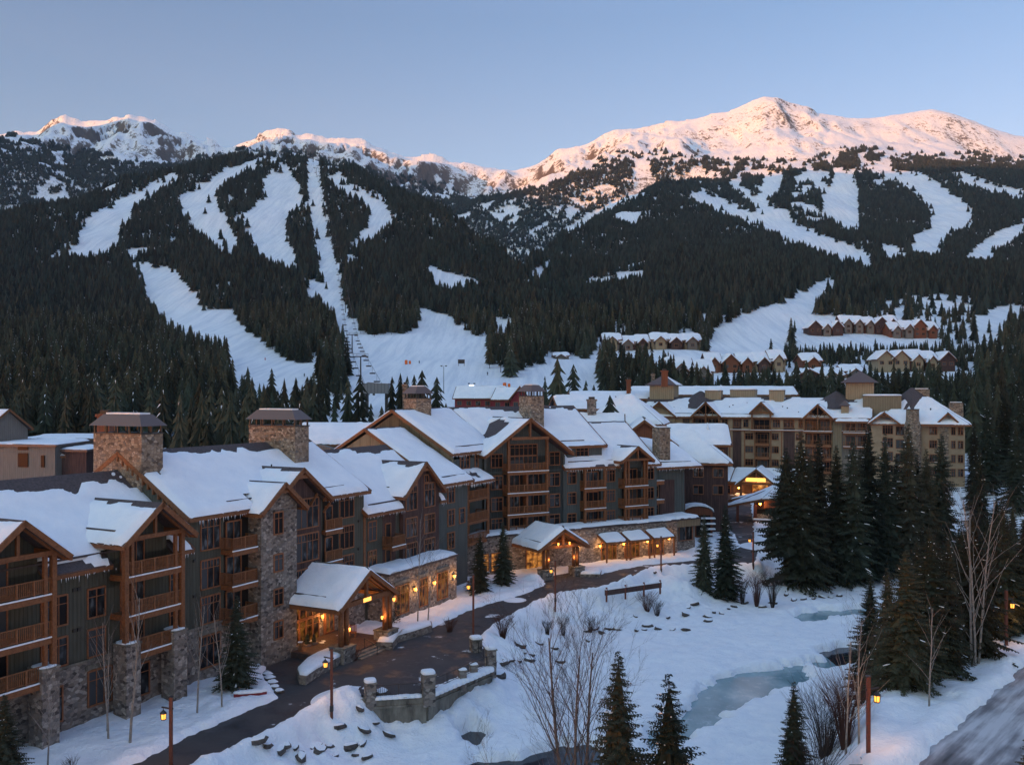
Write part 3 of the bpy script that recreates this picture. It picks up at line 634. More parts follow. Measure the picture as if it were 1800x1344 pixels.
def forest_pts(y0, y1, sp, hh=16):
    x, y = scatter(y0, y1, sp); z = zfan(x, y); px = 900+1650*x/y; py = 690-1650*(z-25)/y
    wob = (fbm(x/18, y/18, 70, 3)-.5)*6
    md = np.full(x.shape, 1e9)
    up_ = hh*.72*1650/y
    for r_ in RUNS: md = np.minimum(md, np.minimum(sdist(px, py, r_), np.minimum(sdist(px, py-up_, r_), sdist(px, py-up_*.5, r_))))
    keep = (md+wob*np.clip(900/y, .3, 1.2) > 0) | ((md > -7) & (NP.rand(len(x)) < .05))
    spd = np.zeros(x.shape)
    for r_ in SPARSE: spd = np.maximum(spd, sm(.5-sdist(px, py, r_)/14))
    clump = fbm(x/40, y/40, 71, 3)
    keep &= ~((spd > .3) & (clump > .50-.05*spd))
    patch = fbm(x/75, y/160, 72, 4)
    keep &= ~(patch > np.where(y > 1900, .79, .775))
    keep &= ~((y < 780) & (fbm(x/20, y/26, 77, 3) > .655))
    thin = (px > 1380) & (px < 1720) & (py > 505) & (py < 640) & (md < 60) & (NP.rand(len(x)) < .16); keep |= thin & (px > 1480)
    # timber line: forest thins out into islands above it
    tl = np.interp(px, [-500,0,130,250,330,420,560,850,900,960,1010,1100,1200,1300,1400,1450,1500,1600,1700,1800,2300], [228,238,262,292,285,262,272,345,338,328,300,284,284,292,298,282,272,286,286,288,288])
    tl = tl+(fbm(px/22, py/7, 73, 3)-.5)*20
    keep &= (py > tl) | ((fbm(px/9, py/3.5, 74, 2) > .62) & (py > tl-16) & (px > 1050))
    keep &= ~((px > 1260) & (px < 1560) & (py < 345) & (fbm(px/14, py/8, 75, 3) > .56))
    # back slopes that nobody on this side sees
    zz = zfan(x, y+.02*y); back = (690-1650*(zz-25)/(y*1.02)) > py+1.0
    keep &= ~(back & (y > 1150))
    keep &= ~((y > 4300))
    lone = NP.rand(len(x)) < .14
    for (bx, by, br) in BLD: d2_ = (x-bx)**2+(y-by)**2; keep &= (d2_ > br*br) | (lone & (d2_ > 49) & (by > 400))
    return x[keep], y[keep], z[keep]
# ------------------------------------------------------------ building helpers (local frame: x along the front, y into the building)
def frame(name, label, O, th, group=None, z=0):
    return thing(name, label, 'building', (O[0], O[1], z), R(90-th), group)
def toworld(O, th, x, y):
    t = R(th); return (O[0]+x*math.sin(t)-y*math.cos(t), O[1]+x*math.cos(t)+y*math.sin(t))
class Roofs:        # collects slabs and snow of one building
    def __init__(s, parent, seed=1, snow=.38, rail=True):
        s.r = MB(); s.s = MB(); s.t = MB(); s.ic = MB(); s.p = parent; s.seed = seed; s.snow = snow; s.rail = rail; s.rr = random.Random(seed)
    def plane(s, e0, e1, r1, r0, snow=None, bare=.35, th=.22, patches=(), guard=True, ice=False, m='shingles', fascia='timber', step=.45, edge=.10, rake=True, cuts=()):
        """one roof plane: e0,e1 eave corners, r1,r0 ridge corners; snow lies on it except near the ridge and on bare patches"""
        e0, e1, r1, r0 = map(Vector, (e0, e1, r1, r0)); nrm = (e1-e0).cross(r0-e0).normalized() if (r0-e0).length > .01 else (e1-e0).cross(r1-e0).normalized()
        if nrm.z < 0: nrm = -nrm
        dn = -nrm*th
        Lx = (e1-e0).length; Wx = (r0-e0).length; brk = [(0, 0)]       # cuts: (from, to, metres up the slope) left open for bays and gable walls
        for (ca, cb, cy) in sorted(cuts): brk += [(ca, cy), (cb, 0)]
        for k_, (xa, cy) in enumerate(brk):
            xb = brk[k_+1][0] if k_+1 < len(brk) else Lx
            if xb-xa < .01: continue
            A_, B_ = xa/Lx, xb/Lx; v_ = cy/Wx; q0 = e0.lerp(e1, A_); q1 = e0.lerp(e1, B_); t0 = r0.lerp(r1, A_); t1 = r0.lerp(r1, B_); q0 = q0.lerp(t0, v_); q1 = q1.lerp(t1, v_)
            s.r.add([tuple(p) for p in (q0, q1, t1, t0, q0+dn, q1+dn, t1+dn, t0+dn)], [(0,1,2,3),(7,6,5,4),(0,4,5,1),(1,5,6,2),(2,6,7,3),(3,7,4,0)], m)
        sn = s.snow if snow is None else snow
        o = -nrm*(th*.5+.06)
        ed = (e1-e0).normalized(); up = ((r0-e0).normalized()+(r1-e1).normalized()).normalized()
        hf = fascia
        if hf:
            for k_, (xa, cy) in enumerate(brk):
                xb = brk[k_+1][0] if k_+1 < len(brk) else Lx
                if cy == 0 and xb-xa > .05: s.t.beam(e0.lerp(e1, xa/Lx)+o-up*.03, e0.lerp(e1, xb/Lx)+o-up*.03, .10, th+.18, hf)
            if rake:
                if (r0-e0).length > .5: s.t.beam(e0+o-ed*.03, r0+o-ed*.03, .12, th+.16, hf)
                if (r1-e1).length > .5: s.t.beam(e1+o+ed*.03, r1+o+ed*.03, .12, th+.16, hf)
        if sn <= 0: return
        L = (e1-e0).length; W = max((r0-e0).length, (r1-e1).length)
        nu = max(4, int(L/step)+1); nv = max(4, int(W/step)+1)
        u, v = np.meshgrid(np.linspace(0, 1, nu), np.linspace(0, 1, nv))
        E0, E1, R1, R0 = (np.array(p) for p in (e0, e1, r1, r0))
        P = (E0*(1-u[..., None])+E1*u[..., None])*(1-v[..., None])+(R0*(1-u[..., None])+R1*u[..., None])*v[..., None]
        sd_ = s.seed*13.7+float(E0[0])*3.1+float(E0[1])
        wx = P[..., 0]; wy = P[..., 1]+P[..., 2]
        du = np.minimum(u, 1-u)*L; dv0 = v*W; dv1 = (1-v)*W
        n1 = fbm(wx*.9, wy*.9, int(sd_) % 97, 3); n2 = fbm(wx*.35, wy*.35, int(sd_) % 89, 3)
        n3 = fbm(wx*.18+u*3, wy*.18, int(sd_) % 83, 3); h = sn*(.50+.55*n2+.75*np.clip(n3-.35, 0, 1))
        e2 = edge+.35*np.clip(n1-.52, 0, 1); d = np.minimum(du-e2, dv0+.03-1.3*np.clip(n1-.60, 0, 1)); h = h*np.sqrt(np.clip(d/.3, 0, 1))
        if bare > 0:
            bw = bare*2.4*np.clip(n2-.22+.35*(n1-.5), 0, 1)*1.1; h = np.where(dv1 < bw, -.12, h*np.clip((dv1-bw)/.5, .25, 1))
        for (pu, pv, pr, ps) in patches:       # u, v, radius in metres, stretch
            dd = np.sqrt(((u-pu)*L/ps)**2+((v-pv)*W)**2)+(n1-.5)*1.6; h = np.where(dd < pr, -.12, h)
        h = np.where((du < e2) | (d < 0), -.06, h)
        Q = P+np.array(nrm)*h[..., None]+np.array([0, 0, .0])
        Q[0] = Q[0]+np.array([0, 0, -.02])
        Fq = gridF(nu, nv)
        if cuts:
            um = (u*L).ravel(); vm = (v*W).ravel(); bad = np.zeros(um.shape, bool)
            for (ca, cb, cy) in cuts: bad |= (um > ca-.05) & (um < cb+.05) & (vm < cy)
            Fq = Fq[~bad[Fq].any(1)]
        s.s.add([tuple(q) for q in Q.reshape(-1, 3)], [tuple(f) for f in Fq], 'roof_snow')
        # soft front lip so the layer has a visible thickness at the eave
        lip = [tuple(P[0, i]+np.array([0, 0, -.06])) for i in range(nu)]; top = [tuple(Q[1, i]) for i in range(nu)]
        if guard and s.rail and W > 4 and L > 3:
            a, b = sorted((s.rr.uniform(.03, .3), s.rr.uniform(.55, .95))); vv = 1.15/W
            pa = (e0*(1-a)+e1*a)*(1-vv)+(r0*(1-a)+r1*a)*vv; pb = (e0*(1-b)+e1*b)*(1-vv)+(r0*(1-b)+r1*b)*vv
            s.t.beam(pa+nrm*(sn*.92), pb+nrm*(sn*.86), .16, .14, 'shingles')
        if ice:
            k = int(L/.16)
            for i in range(k):
                if s.rr.random() < .45: continue
                if any(ca < i*.16 < cb for ca, cb, _ in cuts): continue
                p = e0+(e1-e0)*((i+s.rr.random())/k)+o-up*.12-Vector((0, 0, .1)); ln = s.rr.uniform(.08, .5)*(.4+fbm(np.array([i*.12]), np.array([sd_]), 3, 2)[0])
                s.ic.add([(p.x-.03, p.y, p.z), (p.x+.03, p.y, p.z), (p.x, p.y+.03, p.z), (p.x, p.y, p.z-ln)], [(0, 1, 3), (1, 2, 3), (2, 0, 3)], 'snow')
    def gable_y(s, xc, hw, yf, yb, ze, zr, **k):      # ridge along y
        kl = dict(k); pl = kl.pop('pl', ()); pr = kl.pop('pr', ())
        s.plane((xc-hw, yb, ze), (xc-hw, yf, ze), (xc, yf, zr), (xc, yb, zr), patches=pl, **kl)
        s.plane((xc+hw, yf, ze), (xc+hw, yb, ze), (xc, yb, zr), (xc, yf, zr), patches=pr, **kl)
    def gable_x(s, x0, x1, ye, yr, yb, ze, zr, **k):  # ridge along x
        kl = dict(k); pf = kl.pop('pf', ()); ice = kl.pop('ice', False); cuts = kl.pop('cuts', ())
        s.plane((x0, ye, ze), (x1, ye, ze), (x1, yr, zr), (x0, yr, zr), patches=pf, ice=ice, cuts=cuts, **kl)
        s.plane((x1, yb, ze), (x0, yb, ze), (x0, yr, zr), (x1, yr, zr), **kl)
    def hip(s, x0, x1, y0, y1, ze, zr, inset=None, **k):
        yc = (y0+y1)/2; i = (y1-y0)/2 if inset is None else inset; xa, xb = x0+i, x1-i
        if xa > xb: xa = xb = (x0+x1)/2
        k.setdefault('fascia', 'trim_wood')
        s.plane((x0, y0, ze), (x1, y0, ze), (xb, yc, zr), (xa, yc, zr), rake=False, **k); s.plane((x1, y1, ze), (x0, y1, ze), (xa, yc, zr), (xb, yc, zr), rake=False, **k)
        s.plane((x1, y0, ze), (x1, y1, ze), (xb, yc, zr), (xb, yc+.001, zr), rake=False, **k); s.plane((x0, y1, ze), (x0, y0, ze), (xa, yc+.001, zr), (xa, yc, zr), rake=False, **k)
    def done(s):
        ro = s.r.build('roof', s.p); s.s.build('roof_snow', s.p, True); s.t.build('fascia', s.p); s.ic.build('icicles', s.p)
WR = random.Random(99)
def window(p, x0, x1, z0, z1, y, nx=2, tr=True, m='trim_wood', glass=None, fw=.11, name='window', arch=False, side=None):
    split_ = WR.random() if glass is None and nx > 1 else 0
    if glass is None: glass = WR.choice(('glass', 'glass', 'deep_glass', 'deep_glass', 'curtain_glass'))
    """framed window on a wall plane facing -y (or facing -x / +x with side, x being then the depth span)"""
    f = MB(); g = MB(); d = .09
    def bx(mb, a0, a1, b0, b1, c0, c1, mm):
        if side is None: mb.box(a0, a1, b0, b1, c0, c1, mm)
        else:
            X = y; s_ = side; lo, hi = (b0-y, b1-y)
            xs = sorted((X-s_*lo, X-s_*hi)); mb.box(xs[0], xs[1], a0, a1, c0, c1, mm)
    bx(f, x0-fw, x0, y-d, y+.02, z0-fw, z1+fw, m); bx(f, x1, x1+fw, y-d, y+.02, z0-fw, z1+fw, m)
    bx(f, x0, x1, y-d-.01, y+.02, z1, z1+fw*1.3, m); bx(f, x0-.04, x1+.04, y-d-.06, y+.02, z0-fw, z0, m)
    zt = z1-(z1-z0)*.27
    for i in range(1, nx):
        xx = x0+(x1-x0)*i/nx; bx(f, xx-.035, xx+.035, y-d+.02, y+.02, z0, z1, m)
    if tr: bx(f, x0, x1, y-d+.025, y+.02, zt-.03, zt+.03, m)
    if tr == 2:
        for i in range(nx):
            xx = x0+(x1-x0)*(i+.5)/nx; bx(f, xx-.02, xx+.02, y-d+.03, y+.02, zt, z1, m)
    o = f.build(name, p); bx(g, x0, x1, y-.03, y-.01, z0, z1, glass)
    if split_ > .55: bx(g, x0, x0+(x1-x0)*(.32 if split_ > .78 else .5), y-.036, y-.03, z0, z1 if split_ > .7 else zt, 'curtain_glass')
    g.build('pane', o); return o
def railing(p, pts, z, h=1.05, gap=.14, m='rail_wood', post=1.4, thick=.05, name='railing', solid=False):
    b = MB()
    for (a, c) in zip(pts[:-1], pts[1:]):
        A = Vector((*a, z)); C = Vector((*c, z)); L = (C-A).length; d = (C-A)/L
        b.beam(A+Vector((0, 0, h)), C+Vector((0, 0, h)), .10, .07, m); b.beam(A+Vector((0, 0, .12)), C+Vector((0, 0, .12)), .05, .06, m)
        n = max(1, round(L/post))
        for i in range(n+1):
            q = A+d*(L*i/n); b.beam(q, q+Vector((0, 0, h+.04)), .11, .11, m)
        k = int(L/gap)
        for i in range(1, k):
            q = A+d*(L*i/k); b.beam(q+Vector((0, 0, .12)), q+Vector((0, 0, h)), thick, thick, m)
    return b.build(name, p)
def balcony(p, x0, x1, y0, y1, z, side=True, gap=.14, m='timber', snow=True, h=1.05, post=1.4):
    b = MB(); b.box(x0, x1, y0, y1, z-.16, z, m); b.box(x0-.06, x1+.06, y0-.10, y0+.10, z-.52, z-.12, m)
    b.box(x0-.05, x0+.12, y0+.1, y1, z-.42, z-.16, m); b.box(x1-.12, x1+.05, y0+.1, y1, z-.42, z-.16, m)
    if snow: b.box(x0-.08, x1+.08, y0-.13, y0-.02, z-.10, z+.0, 'snow')
    o = b.build('balcony', p)
    pts = [(x0, y0), (x1, y0)]
    if side: pts = [(x0, y1), (x0, y0), (x1, y0), (x1, y1)]
    railing(o, pts, z, h, gap, post=post)
    return o
def truss(p, xc, hw, y, ze, zr, beamz, m='timber', w=.28, king=True, struts=False, name='gable_truss', bw=None):
    b = MB(); sl = (zr-ze)/hw; hb = (zr-beamz)/sl-.15 if bw is None else bw
    b.beam((xc-hb, y, beamz), (xc+hb, y, beamz), w, w*1.2, m)
    if king: b.beam((xc, y, beamz), (xc, y, zr-.35), w*.8, w*.8, m)
    b.beam((xc-hw+.1, y, ze-.28), (xc, y, zr-.28), w*.8, w, m); b.beam((xc+hw-.1, y, ze-.28), (xc, y, zr-.28), w*.8, w, m)
    if struts:
        b.beam((xc-.05, y, beamz+.1), (xc-hb*.5, y, (beamz+zr)/2-.3), w*.55, w*.55, m); b.beam((xc+.05, y, beamz+.1), (xc+hb*.5, y, (beamz+zr)/2-.3), w*.55, w*.55, m)
        for q in (-.5, .5): b.beam((xc+hb*q, y, beamz), (xc+hb*q, y, (beamz+zr)/2-.25), w*.5, w*.5, m)
    return b.build(name, p)
def post(p, x, y, z0, z1, w=.36, m='timber', name='post'):
    b = MB(); b.box(x-w/2, x+w/2, y-w/2, y+w/2, z0, z1, m); return b.build(name, p)
def stone_pier(p, x0, x1, y0, y1, z0, z1, name='stone_pier', snow=True, m='stone', cap=True):
    b = MB(); b.box(x0, x1, y0, y1, z0, z1, m)
    if cap: b.box(x0-.06, x1+.06, y0-.06, y1+.06, z1, z1+.12, 'concrete')
    o = b.build(name, p)
    if snow:
        s = MB(); dome(s, (x0+x1)/2, (y0+y1)/2, z1+.1, (x1-x0)/2+.02, (y1-y0)/2+.02, .13); s.build('snow_cap', o, True)
    return o
def dome(mb, cx, cy, z, rx, ry, h, m='snow', sq=4, k=16):
    vs = []; fs = []
    rings = [(1.0, 0), (1.0, .55), (.93, .85), (.7, 1.0)]
    for f, hz in rings:
        for j in range(k):
            a = 2*math.pi*(j+.5)/k; c, s_ = math.cos(a), math.sin(a); q = (abs(c)**sq+abs(s_)**sq)**(-1/sq)
            vs.append((cx+rx*f*c*q, cy+ry*f*s_*q, z+h*hz))
    vs.append((cx, cy, z+h*1.03)); n = len(rings)
    fs = [(i*k+j, i*k+(j+1) % k, (i+1)*k+(j+1) % k, (i+1)*k+j) for i in range(n-1) for j in range(k)]+[((n-1)*k+j, (n-1)*k+(j+1) % k, n*k) for j in range(k)]
    mb.add(vs, fs, m)
def chimney(p, x0, x1, y0, y1, z0, z1, capm='brown_metal', roofcap=True, m='chimney_stone', label=None):
    b = MB(); b.box(x0, x1, y0, y1, z0, z1, m); b.box(x0-.08, x1+.08, y0-.08, y1+.08, z1, z1+.10, 'dark_metal'); b.box(x0-.12, x1+.12, y0-.15, y0-.01, z0+.0, z0+.3, 'dark_metal')
    o = b.build('chimney', p)
    c = MB(); zc = z1+.10
    if roofcap:
        hz = .62
        for xx in (x0+.1, (x0+x1)/2, x1-.1):
            for yy in (y0+.1, y0+(y1-y0)*.26, (y0+y1)/2, y0+(y1-y0)*.74, y1-.1):
                if xx == (x0+x1)/2 and y0+.2 < yy < y1-.2: continue
                c.box(xx-.07, xx+.07, yy-.07, yy+.07, zc, zc+hz, 'dark_metal')
        a, b_ = .28, .75; ze = zc+hz; zr = ze+1.0
        V = [(x0-a, y0-a, ze), (x1+a, y0-a, ze), (x1+a, y1+a, ze), (x0-a, y1+a, ze), (x0+b_*.6, y0+b_, zr), (x1-b_*.6, y0+b_, zr), (x1-b_*.6, y1-b_, zr), (x0+b_*.6, y1-b_, zr)]
        c.add(V, [(3,2,1,0),(0,1,5,4),(1,2,6,5),(2,3,7,6),(3,0,4,7),(4,5,6,7)], capm)
        c.box(x0+b_*.8, x1-b_*.8, y0+b_*1.2, y1-b_*1.2, zr, zr+.14, 'snow')
    else:
        c.box(x0+.25, x1-.25, y0+.25, y1-.25, zc, zc+.18, 'snow')
    c.build('chimney_cap', o); return o
def sconce(p, x, y, z, e=22, name='wall_lamp', big=.16):
    b = MB(); b.box(x-.05, x+.05, y-.02, y+.2, z+.1, z+.2, 'dark_metal'); b.lathe((x, y-.05, z+.17), [(big*1.1, 0), (.02, .16)], 'dark_metal', 6); b.lathe((x, y-.05, z-.2), [(big*.7, 0), (big*.8, -.02), (big*.8, 0)], 'dark_metal', 6)
    o = b.build(name, p); g = MB(); g.lathe((x, y-.05, z-.2), [(big*.62, 0), (big*.95, .18), (big*.8, .36)], 'bulb_glow', 6); g.build('glow', o)
    if e: point((x, y-.45, z+.05), e*1.8, p)
    return o
def point(loc, e, parent=None, col=(1.0, .46, .14), r=.12):
    l = bpy.data.lights.new('lamp_light', 'POINT'); l.energy = e; l.color = col; l.shadow_soft_size = r
    o = bpy.data.objects.new('lamp_light', l); COL.objects.link(o); o.location = loc
    if parent: o.parent = parent
    return o
def prism_x(mb, x0, x1, yz, m): mb.prism([(x0, y, z) for y, z in yz], (x1-x0, 0, 0), m)
def prism_y(mb, y0, y1, xz, m): mb.prism([(x, y0, z) for x, z in xz], (0, y1-y0, 0), m)
def timber_bay(p, ro, xl, xr, yf, yw, decks, zbeam, ze, zr, yb, doors=True, piers=None, over=.75, wallm='green_boards', dark=True, struts=False, gap=.14):
    """open timber balcony tower under its own little gable"""
    xc = (xl+xr)/2; hw = (xr-xl)/2+over
    for i, z in enumerate(decks):
        lo = piers is not None and i == 0
        balcony(p, xl+.35 if not lo else xl+.9, xr-.35 if not lo else xr-.9, yf+.12, yw, z, side=False, gap=gap)
        window(p, xc-1.6, xc+.5, z+.12, z+2.25, yw-.02, 3, 0, name='terrace_door'); 
    for x in (xl+.18, xr-.18):
        post(p, x, yf+.12, decks[0]-.1, zbeam+.1, .36); post(p, x+(.62 if x < xc else -.62), yf+.16, decks[0]+(.9 if piers else -.1), zbeam+.1, .26)
    for x in (xl+.18, xr-.18): b = MB(); b.beam((x, yf+.12, zbeam), (x, yw, zbeam), .28, .3, 'timber'); b.build('side_beam', p)
    truss(p, xc, hw, yf+.05, ze, zr, zbeam, bw=(xr-xl)/2-.05)
    ro.gable_y(xc, hw, yf-.75, yb, ze, zr, bare=.55)
    w_ = MB(); sl = (zr-ze)/hw; prism_y(w_, yw, yb-.5, [(xl+.05, decks[-1]-1), (xr-.05, decks[-1]-1), (xr-.05, ze-.25+sl*(over+.05)), (xc, zr-.3), (xl+.05, ze-.25+sl*(over+.05))], wallm); w_.build('gable_wall', p)
    if piers:
        for x0, x1 in ((xl-.05, xl+1.3), (xr-1.3, xr+.05)): stone_pier(p, x0, x1, yf-.25, yf+1.2, -1, piers)
# ------------------------------------------------------------ the near lodge
OA, TA = (-32.8, 68.9), 27.3
A = frame('near_lodge', 'long green and maroon timber lodge nearest the viewer with a stone tower and entrance canopy', OA, TA)
ra = Roofs(A, 3, .32)
w_ = MB(); sA = .74
prism_x(w_, -18, 11.3, [(0, 4.9), (15.6, 4.9), (15.6, 12.2), (7.8, 17.9), (0, 12.2)], 'green_boards')
prism_x(w_, 11.3, 36.6, [(0.0, 4.9), (15.6, 4.9), (15.6, 14.7), (7.8, 19.5), (0.0, 14.75)], 'green_boards')
prism_x(w_, 36.6, 52.0, [(0.0, -1), (15.6, -1), (15.6, 12.1), (7.8, 18.2), (0.0, 12.2)], 'green_boards')
w_.box(36.5, 36.9, -.06, .5, 5, 12, 'timber')
w_.build('wall', A)
w_ = MB(); w_.box(-18, 24, -.12, 15.7, -1.5, 4.95, 'stone'); w_.box(24, 36.6, -.12, 15.7, -1.5, 5.0, 'stone'); w_.box(-18, 19, -.2, -.12, 4.85, 5.02, 'concrete'); w_.build('stone_base', A)
w_ = MB(); prism_y(w_, -.45, 6, [(23.9, 5), (28.8, 5), (28.8, 14.2), (25.5, 17.0), (22.6, 14.4)], 'maroon_boards'); w_.build('maroon_wall', A)
w_ = MB(); prism_y(w_, -.5, 7, [(43.4, 5), (51.1, 5), (51.1, 13.3), (47.25, 16.5), (43.4, 13.3)], 'maroon_boards'); w_.box(49.9, 51.15, -.52, -.3, 5, 12.9, 'maroon_boards'); w_.build('maroon_gable_wall', A)
ra.gable_x(-18, 11.75, -.8, 7.8, 16.4, 11.9, 18.25, ice=True, bare=1.5, pf=((.60, .02, .9, 3.2), (.93, .45, .8, 1.5)), cuts=((9.9, 15.8, 1.35), (21.6, 27.5, 1.35)))
ra.gable_x(11.2, 36.9, -.8, 7.8, 16.4, 14.5, 19.85, ice=True, bare=1.1, pf=((.03, .72, .8, 1.2), (.72, .98, 1.0, 1)), cuts=((7.8, 17.6, 1.4),))
ra.gable_x(36.3, 52.6, -.8, 7.8, 16.4, 11.9, 18.5, ice=True, bare=1.0, cuts=((7.1, 14.8, 1.4),))
# exposed rafter tails along the higher gable end
for i in range(14): y = -.4+i*.62; z = 14.5+.62*(y+.8); b = MB(); b.box(11.02, 11.3, y, y+.14, z-.75, z-.3, 'timber'); b.build('rafter_tail', A)
timber_bay(A, ra, 3.6, 9.5, -2.0, 0, [5.0, 8.0, 11.0], 13.85, 13.55, 16.45, 5.6, piers=5.8)
timber_bay(A, ra, -8.1, -2.2, -2.0, 0, [5.0, 8.0, 11.0], 13.85, 13.55, 16.45, 5.6, piers=5.8)
# stone tower
w_ = MB(); w_.box(19, 23.9, -1.5, 1.5, -1, 14.2, 'stone'); prism_y(w_, -1.5, 5, [(19, 14.1), (23.9, 14.1), (23.9, 14.5), (21.45, 16.35), (19, 14.5)], 'stone'); w_.box(18.85, 24.05, -1.65, 1, -1, .9, 'stone'); w_.build('stone_tower', A)
ra.gable_y(21.5, 3.3, -2.25, 4.5, 14.15, 16.75, bare=.1); truss(A, 21.5, 3.3, -2.0, 14.15, 16.75, 15.9, king=False)
for z0, z1 in ((12.0, 13.9), (8.55, 10.0), (5.4, 6.8), (2.3, 3.8)):
    window(A, 20.75, 21.85, z0, z1, -1.5, 2, 1)
ra.gable_y(25.2, 4.6, -1.3, 7.0, 14.4, 17.8, bare=.6); truss(A, 25.2, 4.6, -1.1, 14.4, 17.8, 16.9, king=False)
for xx in (27.2, 29.2): b = MB(); b.beam((xx, -.45, 13.9 if xx < 28 else 13.0), (xx, -1.3, 15.1 if xx < 28 else 14.0), .16, .2, 'timber'); b.build('bracket', A)
ra.gable_y(47.3, 4.55, -1.2, 8.0, 13.2, 16.95, bare=.6); truss(A, 47.3, 4.55, -1.0, 13.2, 16.95, 16.0, king=False)
# windows
for z0, z1 in ((8.1, 10.15), (5.15, 7.1)):
    window(A, 1.95, 3.4, z0, z1, 0, 2); window(A, -1.9, .1, z0, z1, 0, 3)
window(A, -14.5, -12.5, 8.1, 10.15, 0, 2); window(A, -14.5, -12.5, 5.15, 7.1, 0, 2)
window(A, 9.85, 10.75, 8.1, 10.1, 0, 1); window(A, 9.85, 10.75, 5.15, 7.1, 0, 1)
window(A, 1.9, 3.9, 1.5, 4.0, -.12, 3); window(A, -1.3, -.4, 1.2, 3.6, -.12, 1); window(A, 5.6, 7.5, 1.0, 3.4, -.12, 2)
window(A, 10.9, 11.4, 1.4, 3.6, -.12, 1); window(A, 13.0, 15.3, 1.4, 4.0, -.12, 3, 2)
for x0, x1 in ((1.6, 4.2), (12.8, 15.5)): b = MB(); b.box(x0, x1, -.2, -.1, 4.2, 4.55, 'concrete'); b.build('lintel', A)
for z0, z1 in ((11.5, 14.1), (8.15, 10.5), (5.15, 7.35)): window(A, 13.25, 15.35, z0, z1, 0, 3, 2)
for z0, z1 in ((11.8, 14.55), (8.55, 11.1), (5.4, 7.7)): window(A, 24.9, 28.3, z0, z1, -.45, 4, 2)
for z0, z1 in ((12.0, 14.4), (8.75, 11.0), (5.6, 7.9)): window(A, 32.4, 34.7, z0, z1, 0, 3, 2)
for (x0, x1, z1, m_) in ((15.9, 18.9, 14.2, 'painted_shade'), (29.6, 32.1, 14.2, 'painted_shade'), (40.1, 42.6, 11.6, 'maroon_boards')): b = MB(); b.box(x0, x1, -.03, .0, 5.0, z1, m_); b.build('recess_panel', A)  # thin panels on the wall; the near-black ones paint in recess shade
for z in (5.0, 8.1, 11.2):
    balcony(A, 15.6, 18.6, -1.35, 0, z); window(A, 16.2, 17.9, z+.1, z+2.3, -.04, 2, 0, name='terrace_door')
for z in (7.9, 11.1):
    balcony(A, 29.5, 32.1, -.5, 0, z, side=False); window(A, 30.0, 31.0, z+.1, z+2.3, -.04, 1, 0, name='terrace_door')
for z0, z1 in ((8.9, 10.9), (5.8, 7.7)): window(A, 37.4, 38.8, z0, z1, 0, 2)
balcony(A, 40.1, 42.6, -1.3, 0, 8.0); window(A, 40.6, 41.5, 8.1, 10.3, -.04, 1, 0, name='terrace_door'); window(A, 40.6, 41.5, 5.3, 7.4, -.04, 1, 0, name='terrace_door')
for x0, x1 in ((44.0, 46.2), (47.9, 50.1)):
    window(A, x0, x1, 11.5, 14.2, -.5, 3, 2)
    xa = x0+(1.4 if x0 < 46 else 0.0); window(A, xa, xa+.8, 14.45, 15.2, -.5, 2, 0)
    window(A, x0, x1, 8.4, 10.5, -.5, 3, 2); window(A, x0, x1, 5.6, 7.6, -.5, 3, 2)
for (x, z) in ((1.0, 10.3), (.6, 7.3), (1.0, 7.3), (12.3, 10.6), (12.3, 7.6), (35.5, 11.2), (35.5, 8.2), (0.6, 10.3)): b = MB(); b.box(x, x+.28, -.12, 0, z, z+.25, 'dark_metal'); b.build('vent_box', A)
chimney(A, 11.15, 13.5, 4.84, 10.9, 11, 21.4); chimney(A, 30.0, 32.2, 3.9, 10.2, 14, 21.5)
ra.r.tube([(26, 3.5, 16.8), (26, 3.5, 17.9)], [.08, .08], 'dark_metal')
# stone ground floor pavilion with the tall lit windows
w_ = MB(); w_.box(37.3, 51.5, -2.8, .3, -1, 5.4, 'stone'); w_.box(37.15, 51.65, -2.95, .1, 5.4, 5.55, 'concrete'); w_.build('pavilion_wall', A)
s = MB(); s.box(37.2, 51.6, -2.9, -.05, 5.55, 5.6, 'snow'); s.build('pavilion_roof', A)
ra.plane((37.1, -3.0, 5.56), (51.7, -3.0, 5.56), (51.7, -.1, 5.75), (37.1, -.1, 5.75), snow=.42, bare=0, fascia=None, guard=False)
for x0, x1 in ((38.6, 41.0), (43.2, 44.9), (47.1, 49.3)):
    window(A, x0, x1, .9, 3.9, -2.8, 3, 1, glass='dim_glass'); b = MB(); b.box(x0-.3, x1+.3, -2.9, -2.75, 4.15, 4.5, 'concrete'); b.build('lintel', A)
for x in (42.1, 46.1, 50.6): sconce(A, x, -2.95, 3.1, 30, big=.2)
sconce(A, 37.9, -2.95, 2.8, 16)
# entrance canopy
b = MB(); b.box(23.9, 31.5, -.35, .2, -1, 5.0, 'stone'); b.box(24.4, 28.6, -.42, -.3, .3, 4.3, 'trim_wood'); b.box(29.3, 31.0, -.42, -.3, .3, 4.0, 'trim_wood'); b.build('entrance_wall', A)
for i in range(4): window(A, 24.6+i*1.0, 25.4+i*1.0, .5, 2.7, -.42, 1, 1, glass='dim_glass', name='entrance_door')
for i in range(4): window(A, 24.6+i*1.0, 25.4+i*1.0, 3.0, 4.1, -.42, 1, 0, glass='dim_glass')
window(A, 29.6, 30.8, .8, 3.6, -.42, 2, 1, glass='dim_glass')
PX, PHW = 27.6, 4.75
ra.gable_y(PX, PHW, -7.4, 1.0, 5.05, 8.0, bare=.0, snow=.45)
truss(A, PX, PHW, -6.9, 5.05, 8.0, 5.2, w=.36, bw=4.0); truss(A, PX, PHW, -3.2, 5.05, 8.0, 5.2, w=.3, bw=4.0)
b = MB()
